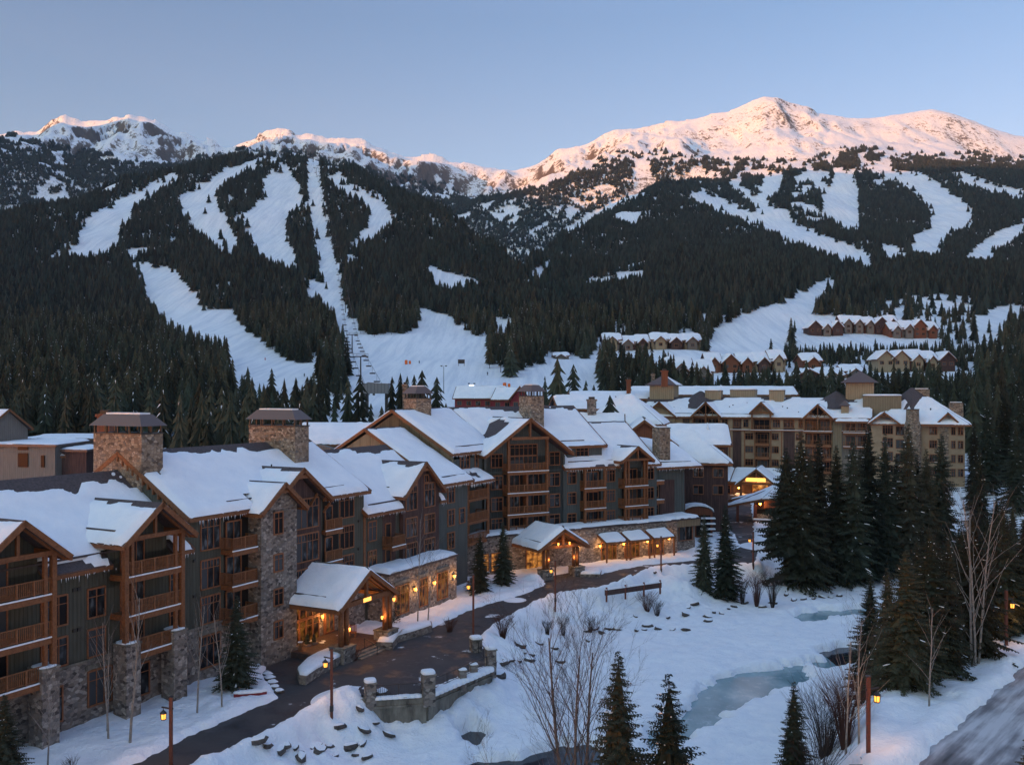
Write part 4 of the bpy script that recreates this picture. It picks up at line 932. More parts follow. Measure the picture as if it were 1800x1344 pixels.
for i in range(7): b.beam((PX-PHW+.2, -7.2+i*1.2, 4.95), (PX, -7.2+i*1.2, 7.75), .12, .2, 'timber'); b.beam((PX+PHW-.2, -7.2+i*1.2, 4.95), (PX, -7.2+i*1.2, 7.75), .12, .2, 'timber')
for x in (PX-3.6, PX+3.6): b.beam((x, -7.0, 5.0), (x, 0, 5.0), .34, .36, 'timber')
b.build('canopy_rafters', A)
for x in (PX-3.9, PX-3.1, PX+3.1, PX+3.9):
    t = MB(); t.tube([(x, -6.9, 1.4), (x, -6.9, 5.0)], [.27, .25], 'timber', 10); t.build('canopy_post', A, True)
for xc_ in (PX-3.5, PX+3.5): stone_pier(A, xc_-.9, xc_+.9, -7.6, -5.9, -.5, 1.45, snow=False)
b = MB(); b.box(26.9, 28.1, -7.12, -7.08, 5.03, 5.4, 'bulb_glow'); b.build('lit_sign', A)
for x in (PX-2.7, PX+2.6): sconce(A, x, -6.85, 2.9, 14, big=.12)
sconce(A, 24.1, -.5, 2.4, 40, big=.2); sconce(A, 28.9, -.5, 2.6, 30, big=.16); point((PX, -3.5, 4.6), 90, A, (1, .42, .12), .3); point((PX+1.5, -6.2, 3.6), 50, A, (1, .42, .12), .3)
b = MB(); b.box(22.9, 31.6, -6.9, -.3, -.3, .62, 'brick_paving'); b.build('terrace', A)
b = MB()
for i in range(4): b.box(25.2, 30.2, -7.0-.36*(i+1), -6.9-.36*i, -.4, .47-.15*i, 'concrete')
b.build('steps', A)
b = MB(); b.beam((27.3, -6.9, 1.5), (27.3, -8.4, .95), .05, .05, 'dark_metal'); b.beam((27.3, -6.9, .5), (27.3, -6.9, 1.5), .05, .05, 'dark_metal'); b.beam((27.3, -8.4, 0), (27.3, -8.4, .95), .05, .05, 'dark_metal'); b.build('handrail', A)
ra.done()
# ------------------------------------------------------------ the central lodge
OB, TB = (0.8, 130.5), 59.5
B = frame('central_lodge', 'tall blue green lodge in the middle with a wide timber gable and stone ground floor', OB, TB)
rb = Roofs(B, 11, .32)
def a2b(x, y):      # near lodge frame -> this frame (its left end keeps the direction of the near lodge)
    wx, wy = toworld(OA, TA, x, y); dx, dy = wx-OB[0], wy-OB[1]; t = R(TB); return (dx*math.sin(t)+dy*math.cos(t), -dx*math.cos(t)+dy*math.sin(t))
def V3(x, y, z): a = a2b(x, y); return (a[0], a[1], z)
# walls
w_ = MB()
w_.prism([V3(*p) for p in ((60, 3, -1), (72.5, 3, -1), (74.5, 12.2, -1), (74, 21, -1), (60, 21, -1))], (0, 0, 17.2), 'teal_boards')
w_.prism([V3(60, 2.9, 16), V3(60, 12.2, 22.1), V3(60, 21.4, 16)], tuple(Vector(V3(61, 0, 0))-Vector(V3(60, 0, 0))), 'olive_boards')
w_.prism([V3(60.0, 2.9, 12), V3(60, 21.4, 12), V3(60, 21.4, 16.6), V3(60, 12.2, 22.1), V3(60, 2.9, 16.6)], tuple((Vector(V3(61, 0, 0))-Vector(V3(60, 0, 0)))*.3), 'olive_boards')
w_.prism([V3(52.3, .6, -1), V3(52.3, 21, -1), V3(52.3, 21, 14.2), V3(52.3, 11, 19.8), V3(52.3, .6, 14.0)], tuple((Vector(V3(60, 0, 0))-Vector(V3(52.3, 0, 0)))), 'teal_boards')
w_.prism([V3(52.2, .6, 5), V3(52.2, 21, 5), V3(52.2, 21, 14.2), V3(52.2, 11, 19.8), V3(52.2, .6, 14.0)], tuple((Vector(V3(60, 0, 0))-Vector(V3(52.3, 0, 0)))*.02), 'olive_boards')
prism_x(w_, -3.9, 9.5, [(2.6, 5), (22, 5), (22, 16), (14, 21), (2.6, 16)], 'teal_boards')
prism_x(w_, 9.5, 26.8, [(2.6, 5), (20, 5), (20, 13.9), (11.5, 19.8), (2.6, 14.1)], 'teal_boards')
w_.box(9.5, 18.2, 5.5, 20, 12, 17.0, 'teal_boards')
w_.build('wall', B)
w_ = MB(); prism_y(w_, .9+1.7, 9, [(-3.9, 5), (9.5, 5), (9.5, 16.2), (2.3, 20.9), (-3.9, 16.6)], 'teal_boards'); w_.build('gable_wall', B)
# main roof: left leg follows the near lodge, right leg the front
kn = (-3.67, 14.0, 22.9); kev = (-.585, 4.6, 17.0)
rb.plane(V3(59.6, 2.6, 17.0), kev, kn, V3(59.6, 12.2, 22.75), bare=.35, ice=True, edge=.15)
rb.plane(kev, (18.8, 4.6, 17.0), (18.8, 14, 23.0), kn, bare=.55, patches=((.55, .98, 1.6, 3), (.95, .98, 1.2, 2)))
rb.plane((18.8, 24, 17.0), V3(80, 22, 17.0), kn, (18.8, 14, 23.0), guard=False); rb.plane(V3(80, 22, 17.0), V3(59.6, 22, 17), V3(59.6, 12.2, 22.75), kn, guard=False)
# lower left roof beside it
rb.plane(V3(51.9, -.5, 13.75), V3(60.0, -.5, 13.75), V3(60.0, 11.1, 20.5), V3(51.9, 11.1, 20.5), ice=True, bare=.3, edge=.15)
rb.plane(V3(60.0, 22.5, 13.75), V3(51.9, 22.5, 13.75), V3(51.9, 11.1, 20.5), V3(60, 11.1, 20.5), guard=False)
# little roof over the corner balconies
rb.plane(V3(60.0, .3, 13.3), V3(67.2, .3, 13.3), V3(67.2, 3.3, 14.8), V3(60.0, 3.3, 14.8), bare=.2, patches=((.5, .5, .5, 3),), edge=.25, ice=True)
# big gable
rb.gable_y(2.35, 7.4, .3, 11.5, 16.35, 21.5, bare=.25, pl=((.45, .62, 2.6, 1.15), (.3, .75, 1.8, 1)), guard=True)
truss(B, 2.35, 7.4, .55, 16.35, 21.5, 18.65, w=.34, bw=3.1)
def bbay(xl, xr, yf, decks, ztop, gap=.16):
    for z in decks:
        balcony(B, xl, xr, yf, 2.6, z, gap=gap)
    for x in (xl+.15, xr-.15): post(B, x, yf+.1, decks[0]-.1, ztop, .34)
bbay(-.9, 5.8, 1.2, [5.3, 8.0, 11.0, 14.0], 18.7)
b = MB(); b.box(-.7, 5.6, 2.5, 2.63, 5.2, 13.8, 'painted_shade'); b.build('recess_panel', B)  # flat dark sheet painting the shade behind the stacked balconies
for z in (5.4, 8.1, 11.1):
    window(B, 0, 1.7, z, z+2.25, 2.5, 2, 0, name='terrace_door'); window(B, 3.2, 4.9, z, z+2.25, 2.5, 2, 0, name='terrace_door')
    b = MB(); b.box(2.35, 2.55, 1.5, 2.5, z-.1, z+2.6, 'trim_wood'); b.build('balcony_screen', B)
window(B, .3, 4.7, 14.15, 15.95, 2.6, 6, 0, name='terrace_door'); window(B, .3, 4.7, 16.15, 17.6, 2.6, 6, 1); 
for z in (14.6, 11.55, 8.5, 5.55):
    window(B, -2.75, -1.0, z, z+1.75, 2.6, 3, 1); window(B, 6.95, 8.6, z, z+1.75, 2.6, 2, 1)
for x0, x1, y0, z0, z1 in ((-3.95, -3.6, 2.5, 5, 16.2), (9.3, 9.55, 2.5, 5, 15.9), (-3.5, 9.2, 2.52, 13.75, 13.9)): b = MB(); b.box(x0, x1, y0, 2.7, z0, z1, 'teal_boards'); b.build('trim_board', B)
# right wing roofs
rb.gable_x(9.2, 27.2, 1.9, 11.2, 20.5, 14.0, 20.4, bare=.3, ice=True, pf=((.4, .02, .5, 5),), cuts=((10.1, 14.6, 1.1),))
rb.plane((10.2, 3.0, 17.15), (17.5, 3.0, 17.15), (17.5, 5.2, 17.4), (10.2, 5.2, 17.4), bare=0, snow=.3, guard=False)
w_ = MB(); w_.box(10.7, 17.0, 3.6, 8, 13, 17.0, 'teal_boards'); w_.build('dormer_wall', B); window(B, 12.3, 14.4, 15.2, 16.8, 3.6, 3, 1)
for z in (5.3, 8.0, 11.0): balcony(B, 12.3, 16.1, 1.4, 2.6, z, gap=.16); window(B, 12.9, 15.4, z+.1, z+2.2, 2.5, 3, 0, name='terrace_door')
for x0, x1 in ((12.4, 16.0), (20.0, 23.6)): b = MB(); b.box(x0, x1, 2.5, 2.63, 5.2, 13.6, 'painted_shade'); b.build('recess_panel', B)  # dark sheets on the wall, balcony shade put into the colour
for x in (12.4, 16.0): post(B, x, 1.5, 5.2, 13.8, .34)
for z in (11.7, 8.7, 5.6): window(B, 10.1, 11.5, z, z+1.6, 2.6, 2, 1); window(B, 17.2, 18.6, z, z+1.6, 2.6, 3, 1); window(B, 24.9, 26.1, z, z+1.6, 2.6, 2, 1)
rb.gable_y(21.5, 3.2, .4, 7.5, 14.75, 17.0, bare=.5); truss(B, 21.5, 3.2, .6, 14.75, 17.0, 14.95, w=.28, bw=2.3)
w_ = MB(); prism_y(w_, 2.5, 6, [(19.4, 13), (23.6, 13), (23.6, 15.1), (21.5, 16.6), (19.4, 15.1)], 'teal_boards'); w_.build('gable_wall', B)
for z in (5.3, 8.0, 11.0): balcony(B, 19.4, 23.7, .95, 2.6, z, gap=.16); window(B, 20.4, 22.7, z+.1, z+2.3, 2.48, 3, 0, name='terrace_door')
for x in (19.5, 20.1, 23.1, 23.6): post(B, x, 1.05, 5.2, 15.0, .28)
# right end: recessed volume
w_ = MB(); w_.box(26.8, 33.5, 4.2, 19, -1, 13.2, 'teal_boards'); w_.box(28.6, 31.6, 4.05, 4.2, 5, 11.2, 'maroon_boards'); w_.box(33.5, 36.4, 7, 18, -1, 13.2, 'maroon_boards'); w_.box(33.3, 33.7, 4.1, 7.2, 5, 13, 'teal_boards'); w_.build('end_wall', B)
rb.plane((26.9, 3.2, 13.25), (36.9, 3.2, 13.25), (36.9, 11, 16.8), (26.9, 11, 18.2), bare=.1, ice=True, patches=((.25, .5, .6, 2),)); rb.plane((36.9, 20, 13.2), (26.9, 20, 13.2), (26.9, 11, 18.2), (36.9, 11, 16.8), guard=False)
for z in (8.6, 5.6): window(B, 27.1, 28.3, z, z+1.7, 4.2, 2, 1)
for z in (9.5, 6.2): window(B, 34.2, 35.4, z, z+1.8, 7.0, 2, 1)
for z in (8.2, 11.2): b = MB(); b.box(26.8, 28.9, 3.3, 4.3, z-.6, z, 'trim_wood'); b.box(26.8, 28.9, 3.25, 4.3, z, z+.08, 'snow'); b.build('balcony', B)
chimney(B, 28.9, 31.1, 4.5, 6.3, 12, 19.4, roofcap=False)
chimney(B, -12.0, -9.7, 7.5, 11.5, 17, 24.2); chimney(B, 7.4, 9.6, 8.3, 12.0, 18, 24.5)
# left leg: windows, balconies between
def win_l(x0, x1, z0, z1, y, nx, **k):      # window on a wall of the left leg
    f = MB(); u = Vector(V3(1, 0, 0))-Vector(V3(0, 0, 0)); v = Vector(V3(0, 1, 0))-Vector(V3(0, 0, 0)); o0 = Vector(V3(0, 0, 0))
    def pt(x, y_, z): return o0+u*x+v*y_+Vector((0, 0, z))
    def bb(a0, a1, c0, c1, d0, m): f.prism([tuple(pt(a0, y-d0, c0)), tuple(pt(a1, y-d0, c0)), tuple(pt(a1, y-d0, c1)), tuple(pt(a0, y-d0, c1))], tuple(v*(d0+.02)), m)
    for i in range(nx+1): xx = x0+(x1-x0)*i/nx; e = .1 if i in (0, nx) else .035; bb(xx-e, xx+e, z0, z1, .1, 'trim_wood')
    bb(x0-.1, x1+.1, z0-.12, z0, .12, 'trim_wood'); bb(x0-.1, x1+.1, z1, z1+.14, .11, 'trim_wood'); bb(x0, x1, z1-.55, z1-.49, .09, 'trim_wood')
    o = f.build('window', B); f = MB(); bb(x0, x1, z0, z1, .03, 'glass'); f.build('pane', o)
for z in (11.2, 8.3, 5.4): win_l(55.0, 56.6, z, z+1.9, .6, 2); win_l(62, 64.5, z, z+2.2, 3.0, 3)
win_l(62.2, 64.6, 14.9, 16.5, 3.0, 3); win_l(66.2, 67.0, 14.9, 16.5, 3.0, 1); win_l(57.9, 59.2, 8.3, 10.1, .6, 1)
u_ = Vector(V3(1, 0, 0))-Vector(V3(0, 0, 0)); v_ = Vector(V3(0, 1, 0))-Vector(V3(0, 0, 0)); o_0 = Vector(V3(0, 0, 0))
def PL(x, y, z): return o_0+u_*x+v_*y+Vector((0, 0, z))
for z in (5.2, 8.0, 11.0):
    b = MB(); b.prism([tuple(PL(60.7, 1.0, z-.4)), tuple(PL(66.6, 1.0, z-.4)), tuple(PL(66.6, 3.0, z-.4)), tuple(PL(60.7, 3.0, z-.4))], (0, 0, .4), 'timber'); o = b.build('balcony', B)
    railing(o, [tuple(PL(60.8, 3, 0))[:2], tuple(PL(60.8, 1.05, 0))[:2], tuple(PL(66.5, 1.05, 0))[:2], tuple(PL(66.5, 3, 0))[:2]], z, 1.05, .16)
for x in (60.8, 66.5):
    b = MB(); b.beam(PL(x, 1.15, 4.9), PL(x, 1.15, 13.4), .36, .36, 'timber'); b.build('post', B)
# stone ground floor, terraces, awnings and the arched entrance
w_ = MB(); w_.box(-14.5, 28.7, 0, 4, -1, 5.3, 'stone'); w_.box(-14.6, 28.85, -.12, 4, 5.3, 5.42, 'concrete'); w_.box(28.7, 33.2, 1.0, 5, -1, 1.9, 'stone'); w_.build('podium_wall', B)
w_ = MB(); w_.box(28.7, 33.2, 1.05, 5, 1.9, 4.2, 'grey_boards'); w_.box(28.8, 33.6, .2, 5, 4.2, 5.45, 'olive_boards'); w_.build('end_pavilion', B); window(B, 30.0, 32.6, 2.0, 4.1, 1.05, 2, 0)
rb.plane((-14.7, -.15, 5.43), (28.9, -.15, 5.43), (28.9, 2.5, 5.6), (-14.7, 2.5, 5.6), snow=.4, bare=0, fascia=None, guard=False)
rb.plane((28.7, .1, 5.46), (33.7, .1, 5.46), (33.7, 4.3, 5.6), (28.7, 4.3, 5.6), snow=.35, bare=0, fascia=None, guard=False)
for (x0, x1) in ((13.6, 17.6), (17.9, 21.9), (22.4, 26.6)):
    z_ = (x0+x1)/2
    rb.plane((x0, -2.2, 3.35), (x1, -2.2, 3.35), (x1, .0, 4.3), (x0, .0, 4.3), snow=.22, bare=0, guard=False, th=.12)
    for x in (x0+.2, x1-.2): post(B, x, -2.0, 0, 3.3, .2)
    window(B, x0+.7, x1-.7, .5, 3.0, 0, 4, 1, glass='dim_glass')
    sconce(B, x0+.3, -.1, 2.6, 26, big=.2); point(((x0+x1)/2, -1.2, 2.9), 26, B)
sconce(B, 10.0, -.1, 2.9, 34, big=.24); sconce(B, 26.9, -.1, 2.7, 24, big=.2)
for (x0, x1) in ((-6.5, -4.7), (-4.2, -2.6)): window(B, x0, x1, .7, 3.0, 0, 2, 1, glass='lit_glass')
sconce(B, -2.1, -.1, 2.2, 18)
rb.gable_y(3.2, 4.15, -7.0, .6, 4.2, 6.75, bare=0, snow=.42)
truss(B, 3.2, 4.15, -6.6, 4.2, 6.75, 4.35, w=.32, bw=3.4, struts=False); truss(B, 3.2, 4.15, -3, 4.2, 6.75, 4.35, w=.28, bw=3.4)
for x in (.5, 1.1, 5.3, 5.9): t = MB(); t.tube([(x, -6.0, 1.2), (x, -6.0, 4.3)], [.25, .23], 'timber', 9); t.build('canopy_post', B, True)
for x0, x1 in ((-.1, 1.5), (4.9, 6.6)): stone_pier(B, x0, x1, -6.8, -5.3, -.5, 1.3, snow=False)
b = MB()
for x in (.3, 6.1): b.beam((x, -6.4, 4.25), (x, 0, 4.25), .3, .32, 'timber')
for i in range(6): b.beam((-.7, -6.6+i*1.25, 4.15), (3.2, -6.6+i*1.25, 6.55), .12, .18, 'timber'); b.beam((7.1, -6.6+i*1.25, 4.15), (3.2, -6.6+i*1.25, 6.55), .12, .18, 'timber')
b.build('canopy_rafters', B)
window(B, 1.4, 5.0, .2, 3.0, -.02, 4, 1, glass='lit_glass', name='entrance_door'); window(B, 1.8, 4.6, 3.4, 4.8, -.02, 3, 0, glass='lit_glass')
for x in (1.2, 5.2): sconce(B, x, -5.9, 2.6, 12, big=.13)
for x in (2.3, 4.1): sconce(B, x, -6.7, 4.75, 14, big=.12)
point((3.2, -3.4, 3.9), 80, B, (1, .42, .12), .3)
rb.done()
# ------------------------------------------------------------ the tan hotel
OC, TC = (42.65, 222), 112
Hh = frame('tan_hotel', 'large tan five storey hotel with timber trussed gables and roof towers behind the river grove', OC, TC)
rc = Roofs(Hh, 31, .32)
w_ = MB(); w_.box(-12, 39.5, .0, 16, 1.5, 19.3, 'tan_stucco'); w_.box(39.5, 46.5, -.8, 14, 1.5, 18.3, 'tan_stucco'); w_.box(46.5, 58.2, 0, 16, 1.5, 18.3, 'tan_stucco')
prism_y(w_, -.2, 8, [(-11.5, 5), (-4, 5), (-4, 19.5), (-7.75, 22.8), (-11.5, 19.5)], 'tan_stucco')
w_.build('wall', Hh)
for (x0, x1, y0, z0, z1, m_) in ((9.4, 11.4, -.06, 7, 19, 'maroon_boards'), (20.8, 23.3, -.06, 5, 17, 'maroon_boards'), (31.5, 33.4, -.5, 2, 18.6, 'olive_boards'), (33.4, 39.4, -.05, 5, 18.6, 'grey_boards')): w_ = MB(); w_.box(x0, x1, y0, .04, z0, z1, m_); w_.build('wall_panel', Hh)
w_ = MB(); w_.box(-12.1, 39.6, -.35, .05, 16.25, 16.55, 'trim_wood'); w_.box(-12.1, 39.6, -.4, -.34, 16.5, 16.6, 'snow')
for x in (-3.9, 6.1, 8.6, 12.0, 14.3, 17.9, 20.3, 24.7, 27): w_.box(x, x+.25, -.16, 0, 5, 16.3, 'trim_wood')
w_.build('storey_band', Hh)
for x0, x1 in ((-5.2, -3.4), (53.4, 55.0)): w_ = MB(); w_.box(x0, x1, -.3, .2, 5, 18.2, 'chimney_stone'); w_.build('stone_strip', Hh)
rc.gable_x(-12.5, 39.8, -.7, 8, 17, 19.4, 24.0, bare=.35, step=.7, pf=((.06, .9, 1.8, 2.5), (.30, .93, 1.5, 2.5), (.58, .95, 1.6, 2), (.86, .9, 2.2, 2)))
def cgable(x0, x1, zb, double, z0):
    xc = (x0+x1)/2; hw = (x1-x0)/2
    rc.gable_y(xc, hw+.5, -1.6, 6.5, zb, zb+(hw+.5)*.98, bare=.12, step=.7, guard=False)
    truss(Hh, xc, hw+.5, -1.4, zb, zb+(hw+.5)*.98, zb+.15, w=.26, bw=hw-.1, struts=double)
    w2 = MB(); prism_y(w2, .0, 5, [(x0, z0), (x1, z0), (x1, zb+.3), (xc, zb+(hw+.5)*.98-.5), (x0, zb+.3)], 'painted_shade' if double else 'tan_stucco'); w2.build('gable_wall', Hh)
    for x in ((x0+.15, xc, x1-.15) if double else (x0+.15, x1-.15)): post(Hh, x, -1.3, z0, zb, .3)
    balcony(Hh, x0, x1, -1.4, 0, z0+.1, gap=.3, h=.95, side=False)
    for i in range(2 if double else 1):
        a = x0+.5+i*(x1-x0)/2; window(Hh, a, a+(x1-x0)/(2 if double else 1)-1.0, z0+.2, z0+2.3, -.04, 3, 0, name='terrace_door')
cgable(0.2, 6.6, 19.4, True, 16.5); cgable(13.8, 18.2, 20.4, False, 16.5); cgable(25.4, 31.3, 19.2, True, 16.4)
for z in (13.4, 10.35, 7.3):
    for x0, x1 in ((.4, 6.0), (14.6, 17.7), (25.6, 31.2)):
        b = MB(); b.box(x0, x1, -.05, .02, z, z+2.6, 'painted_shade'); b.build('recess_panel', Hh)  # thin dark panel, painted shade of the hotel balcony
        balcony(Hh, x0, x1, -.9, 0, z, gap=.3, h=.95, m='trim_wood', side=False, snow=False)
        n = 2 if x1-x0 > 4 else 1
        for i in range(n): a = x0+.4+i*(x1-x0)/n; window(Hh, a, a+(x1-x0)/n-.8, z+.1, z+2.2, -.06, 3, 0, name='terrace_door')
for z in (14.35, 11.35, 8.35):
    for x0, x1 in ((6.7, 8.2), (12.3, 14.0), (18.3, 19.7), (-2.2, -.7), (23.6, 24.9)): window(Hh, x0, x1, z, z+1.35, 0, 3, 1)
for x0, x1 in ((-2.2, -.7), (7.0, 8.2), (9.6, 10.8), (11.9, 12.9), (18.5, 20.0), (20.9, 23.1), (24.2, 25.0)): window(Hh, x0, x1, 17.2, 18.8, 0, 3 if x1-x0 > 1.3 else 2, 1)
window(Hh, -10.2, -8.8, 17.2, 19.2, -.2, 2, 1); window(Hh, -8.0, -6.2, 17.2, 19.4, -.2, 3, 1)
rc.gable_y(-7.75, 4.3, -1.1, 8, 19.3, 23.0, bare=.1, step=.6, guard=False); truss(Hh, -7.75, 4.3, -.9, 19.3, 23.0, 21.9, w=.22, king=False)
# right part under low hips
rc.hip(39.0, 59.4, -1.2, 17, 18.25, 24.3, inset=8.5, bare=.5, step=.7, guard=False, patches=((.25, .6, 1.4, .6),))
rc.plane((32.0, -1.4, 18.7), (39.2, -1.4, 18.7), (39.2, 7, 22.8), (32.0, 7, 22.8), bare=.4, step=.7, patches=((.1, .5, 1.2, .6), (.6, .4, .8, 2)), guard=False)
rc.gable_y(42.2, 3.4, -1.9, 6, 18.25, 20.9, bare=.1, step=.6, guard=False); truss(Hh, 42.2, 3.4, -1.7, 18.25, 20.9, 19.9, w=.2, king=False)
rc.gable_y(54.9, 2.6, -.9, 6, 18.3, 20.9, bare=.1, step=.6, guard=False)
for z in (16.1, 13.2, 10.2, 7.2):
    window(Hh, 41.9, 43.9, z, z+1.9, -.8, 4, 1); window(Hh, 44.6, 46.2, z-.2, z+1.6, -.8, 2, 0)
    window(Hh, 51.3, 52.7, z, z+1.5, 0, 3, 1); window(Hh, 55.6, 56.3, z, z+1.5, 0, 2, 1); window(Hh, 56.9, 57.8, z, z+1.5, 0, 2, 1)
balcony(Hh, 33.8, 38.9, -1.2, 0, 16.3, gap=.3, side=False); balcony(Hh, 33.8, 38.9, -1.2, 0, 13.2, gap=.3, side=False)
for z in (16.4, 13.3): window(Hh, 34.3, 36.2, z, z+2.1, -.06, 2, 0, name='terrace_door'); window(Hh, 36.8, 38.5, z, z+2.1, -.06, 2, 0, name='terrace_door')
t = MB(); t.lathe((47.9, -.9, 0), [(1.75, 1.5), (1.75, 18), (1.35, 19.0), (1.3, 21.4)], 'chimney_stone', 16); t.lathe((47.9, -.9, 21.4), [(1.4, 0), (1.4, .15)], 'dark_metal', 16); t.build('round_chimney', Hh, True)
def rooftower(cx, cy, w2, d2, z0, z1, zr, m='tan_boards', over=.7, flat=False, snow=.3):
    t = MB(); t.box(cx-w2, cx+w2, cy-d2, cy+d2, z0, z1, m)
    for q in (0,): t.box(cx-w2-.05, cx+w2+.05, cy-d2-.05, cy+d2+.05, z1-.2, z1, 'brown_metal')
    o = t.build('roof_tower', Hh)
    if flat: s = MB(); dome(s, cx, cy, z1, w2+.1, d2+.1, .35); s.build('snow_cap', o, True)
    else:
        c = MB(); a, b_, c_, d_ = (cx-w2-over, cy-d2-over, z1), (cx+w2+over, cy-d2-over, z1), (cx+w2+over, cy+d2+over, z1), (cx-w2-over, cy+d2+over, z1)
        c.add([a, b_, c_, d_, (cx, cy, zr)], [(3,2,1,0), (0,1,4), (2,3,4), (3,0,4)], 'brown_metal'); c.add([b_, c_, (cx, cy, zr)], [(0,1,2)], 'snow'); c.build('hip_cap', o)
rooftower(-9.0, 10, 3.0, 3.0, 21, 27.0, 29.6, over=.9); rooftower(36.9, 10, 3.0, 3.0, 20, 27.4, 30.2, over=1.1)
rooftower(3.6, 8.5, 1.9, 1.6, 21, 25.6, 0, flat=True); rooftower(10.2, 12, 3.0, 2, 21, 25.8, 0, flat=True); rooftower(18.6, 7.6, 1.7, 1.6, 21, 25.7, 0, flat=True)
rooftower(41.7, 6.5, 4.0, 3.4, 19, 24.4, 0, m='olive_boards', flat=True); rooftower(34.0, 1.5, .8, .8, 19, 22.2, 23.4, over=.5)
chimney(Hh, 55.4, 58.2, 5, 7, 18, 22.8, roofcap=False); chimney(Hh, 48.3, 51.6, 9, 11, 20, 25.8, roofcap=False)
# brown hipped crowns where the snow has slid off
for (cx, cy, w2, zr) in ((.2, 9.5, 7.5, 25.3), (31.8, 9, 7, 25.2), (48, 9.5, 6.5, 26.0)):
    t = MB(); t.lathe((cx, cy, 21.4), [(w2, 0), (w2*.45, (zr-21.4)*.6), (.6, zr-21.4), (.2, zr-21.2)], 'shingles', 10, .3); t.build('crown_roof', Hh)
for (x, y_, z) in ((-5, 3, 21.2), (-3.3, 2.4, 20.8), (8.2, 3, 21.4), (8.9, 3.6, 21.8), (20.3, 3.2, 21.5), (21.4, 2.6, 21.2), (24, 1.2, 20.3), (12, 5, 22.3), (40, 9, 23), (51.6, 3, 21.2)): t = MB(); t.tube([(x, y_, z-.6), (x, y_, z+.5)], [.14, .14], 'dark_metal'); t.build('roof_vent', Hh)
# low entrance range in front with the lit sign gable
w_ = MB(); w_.box(-4, 24, -9, 0, 1.5, 5.4, 'maroon_boards'); w_.build('entrance_range', Hh)
rc.plane((-5, -10, 5.3), (10.3, -10, 5.3), (10.3, -2.5, 7.8), (-5, -2.5, 7.8), bare=.0, step=.6, guard=False); rc.plane((10.3, -10, 5.3), (26, -10, 5.3), (26, -2.5, 7.8), (10.3, -2.5, 7.8), bare=0, step=.6, guard=False)
rc.gable_y(16.6, 4.6, -14.5, -5, 5.0, 8.7, bare=0, step=.5, guard=False); truss(Hh, 16.6, 4.6, -14.2, 5.0, 8.7, 5.4, w=.3, bw=3.6)
for x in (13.3, 19.9): post(Hh, x, -13.8, 1.8, 5.4, .45)
b = MB(); b.box(14.4, 18.6, -14.5, -14.35, 5.9, 6.7, 'bulb_glow'); b.build('lit_sign', Hh)
window(Hh, 15.2, 18.4, 2.3, 4.9, -9.02, 3, 0, glass='lit_glass', name='entrance_door'); 
for x in (2.5, 5, 9): window(Hh, x, x+1.3, 2.6, 4.3, -9.02, 2, 1)
for x in (7.2, 12.2, 20.6): sconce(Hh, x, -9.2, 3.9, 40, big=.35)
point((16.6, -12, 4.6), 160, Hh)
rc.done()
# ------------------------------------------------------------ village houses, lift, barns
def house(name, label, cat, px, Y, zb, rz, blocks, wallm, group=None, snow=.4, windows=True):
    """blocks: (x0, x1, y0, y1, eave, ridge, axis, wall material or None, bare)"""
    x = (px-900)/1650*Y; t = thing(name, label, cat, (x, Y, zb), R(rz), group)
    ro = Roofs(t, int(px) % 90+1, snow, False); w_ = MB(); far = Y > 330; BLD.append((x, Y+4, 9 if far else 7))
    for i, (x0, x1, y0, y1, e, r_, ax_, m, bare) in enumerate(blocks):
        m = m or wallm; w_.box(x0, x1, y0, y1, -4, e, m)
        kw = dict(bare=bare, step=1.2 if far else .7, guard=False)
        if ax_ == 'x': prism_x(w_, x0, x1, [(y0, e), (y1, e), ((y0+y1)/2, r_-.3)], m); ro.gable_x(x0-.7, x1+.7, y0-.8, (y0+y1)/2, y1+.8, e, r_, **kw)
        elif ax_ == 'y': prism_y(w_, y0, y1, [(x0, e), (x1, e), ((x0+x1)/2, r_-.3)], m); ro.gable_y((x0+x1)/2, (x1-x0)/2+.8, y0-.9, y1+.7, e-.3, r_, **kw)
        elif ax_ == 'h': ro.hip(x0-.8, x1+.8, y0-.8, y1+.8, e, r_, **kw)
        else:
            ro.plane((x0-.5, y0-.5, e), (x1+.5, y0-.5, e), (x1+.5, y1+.5, e+.25), (x0-.5, y1+.5, e+.25), fascia='brown_metal', **kw)
        if windows:
            st = 3.0; nfl = max(1, int(e/st)); k = max(1, int((x1-x0)/3.2))
            for f_ in range(nfl):
                for j in range(k):
                    xc = x0+(x1-x0)*(j+.5)/k; wd = min(.8, (x1-x0)/k*.3); zz = e-2.4-f_*st
                    if zz > .3: window(t, xc-wd, xc+wd, zz, zz+1.4, y0, 2, 0, m='trim_wood', fw=.14)
    w_.build('wall', t); ro.done(); return t
# left side: flat roofed beige buildings beside the first chimney
BB = house('beige_building', 'low beige building with a flat snowy roof left of the first stone chimney', 'building', 62, 175, 10.8, -8,
      [(-13, 4, 0, 10, 4.6, 5, 'f', 'grey_boards', 0), (4, 9, 2.0, 8, 3.6, 4, 'f', 'maroon_boards', 0)], 'grey_boards', windows=False)
house('beige_annex', 'flat roofed annex with snow behind the low beige building', 'building', 118, 196, 12.3, 0, [(-9, 5, 0, 9, 3.2, 4, 'f', 'grey_boards', 0)], 'grey_boards')
house('gabled_house', 'snow roofed house cut by the left edge above the beige building', 'house', -75, 180, 14, -25, [(-6, 8, 0, 9, 4.0, 8.0, 'x', 'grey_boards', .1)], 'grey_boards')
house('brown_cabin', 'small brown cabin roof between the annex and the first chimney', 'house', 138, 178, 9.0, 25, [(-3, 4, 0, 6, 4.2, 5.6, 'x', 'maroon_boards', 0)], 'maroon_boards')
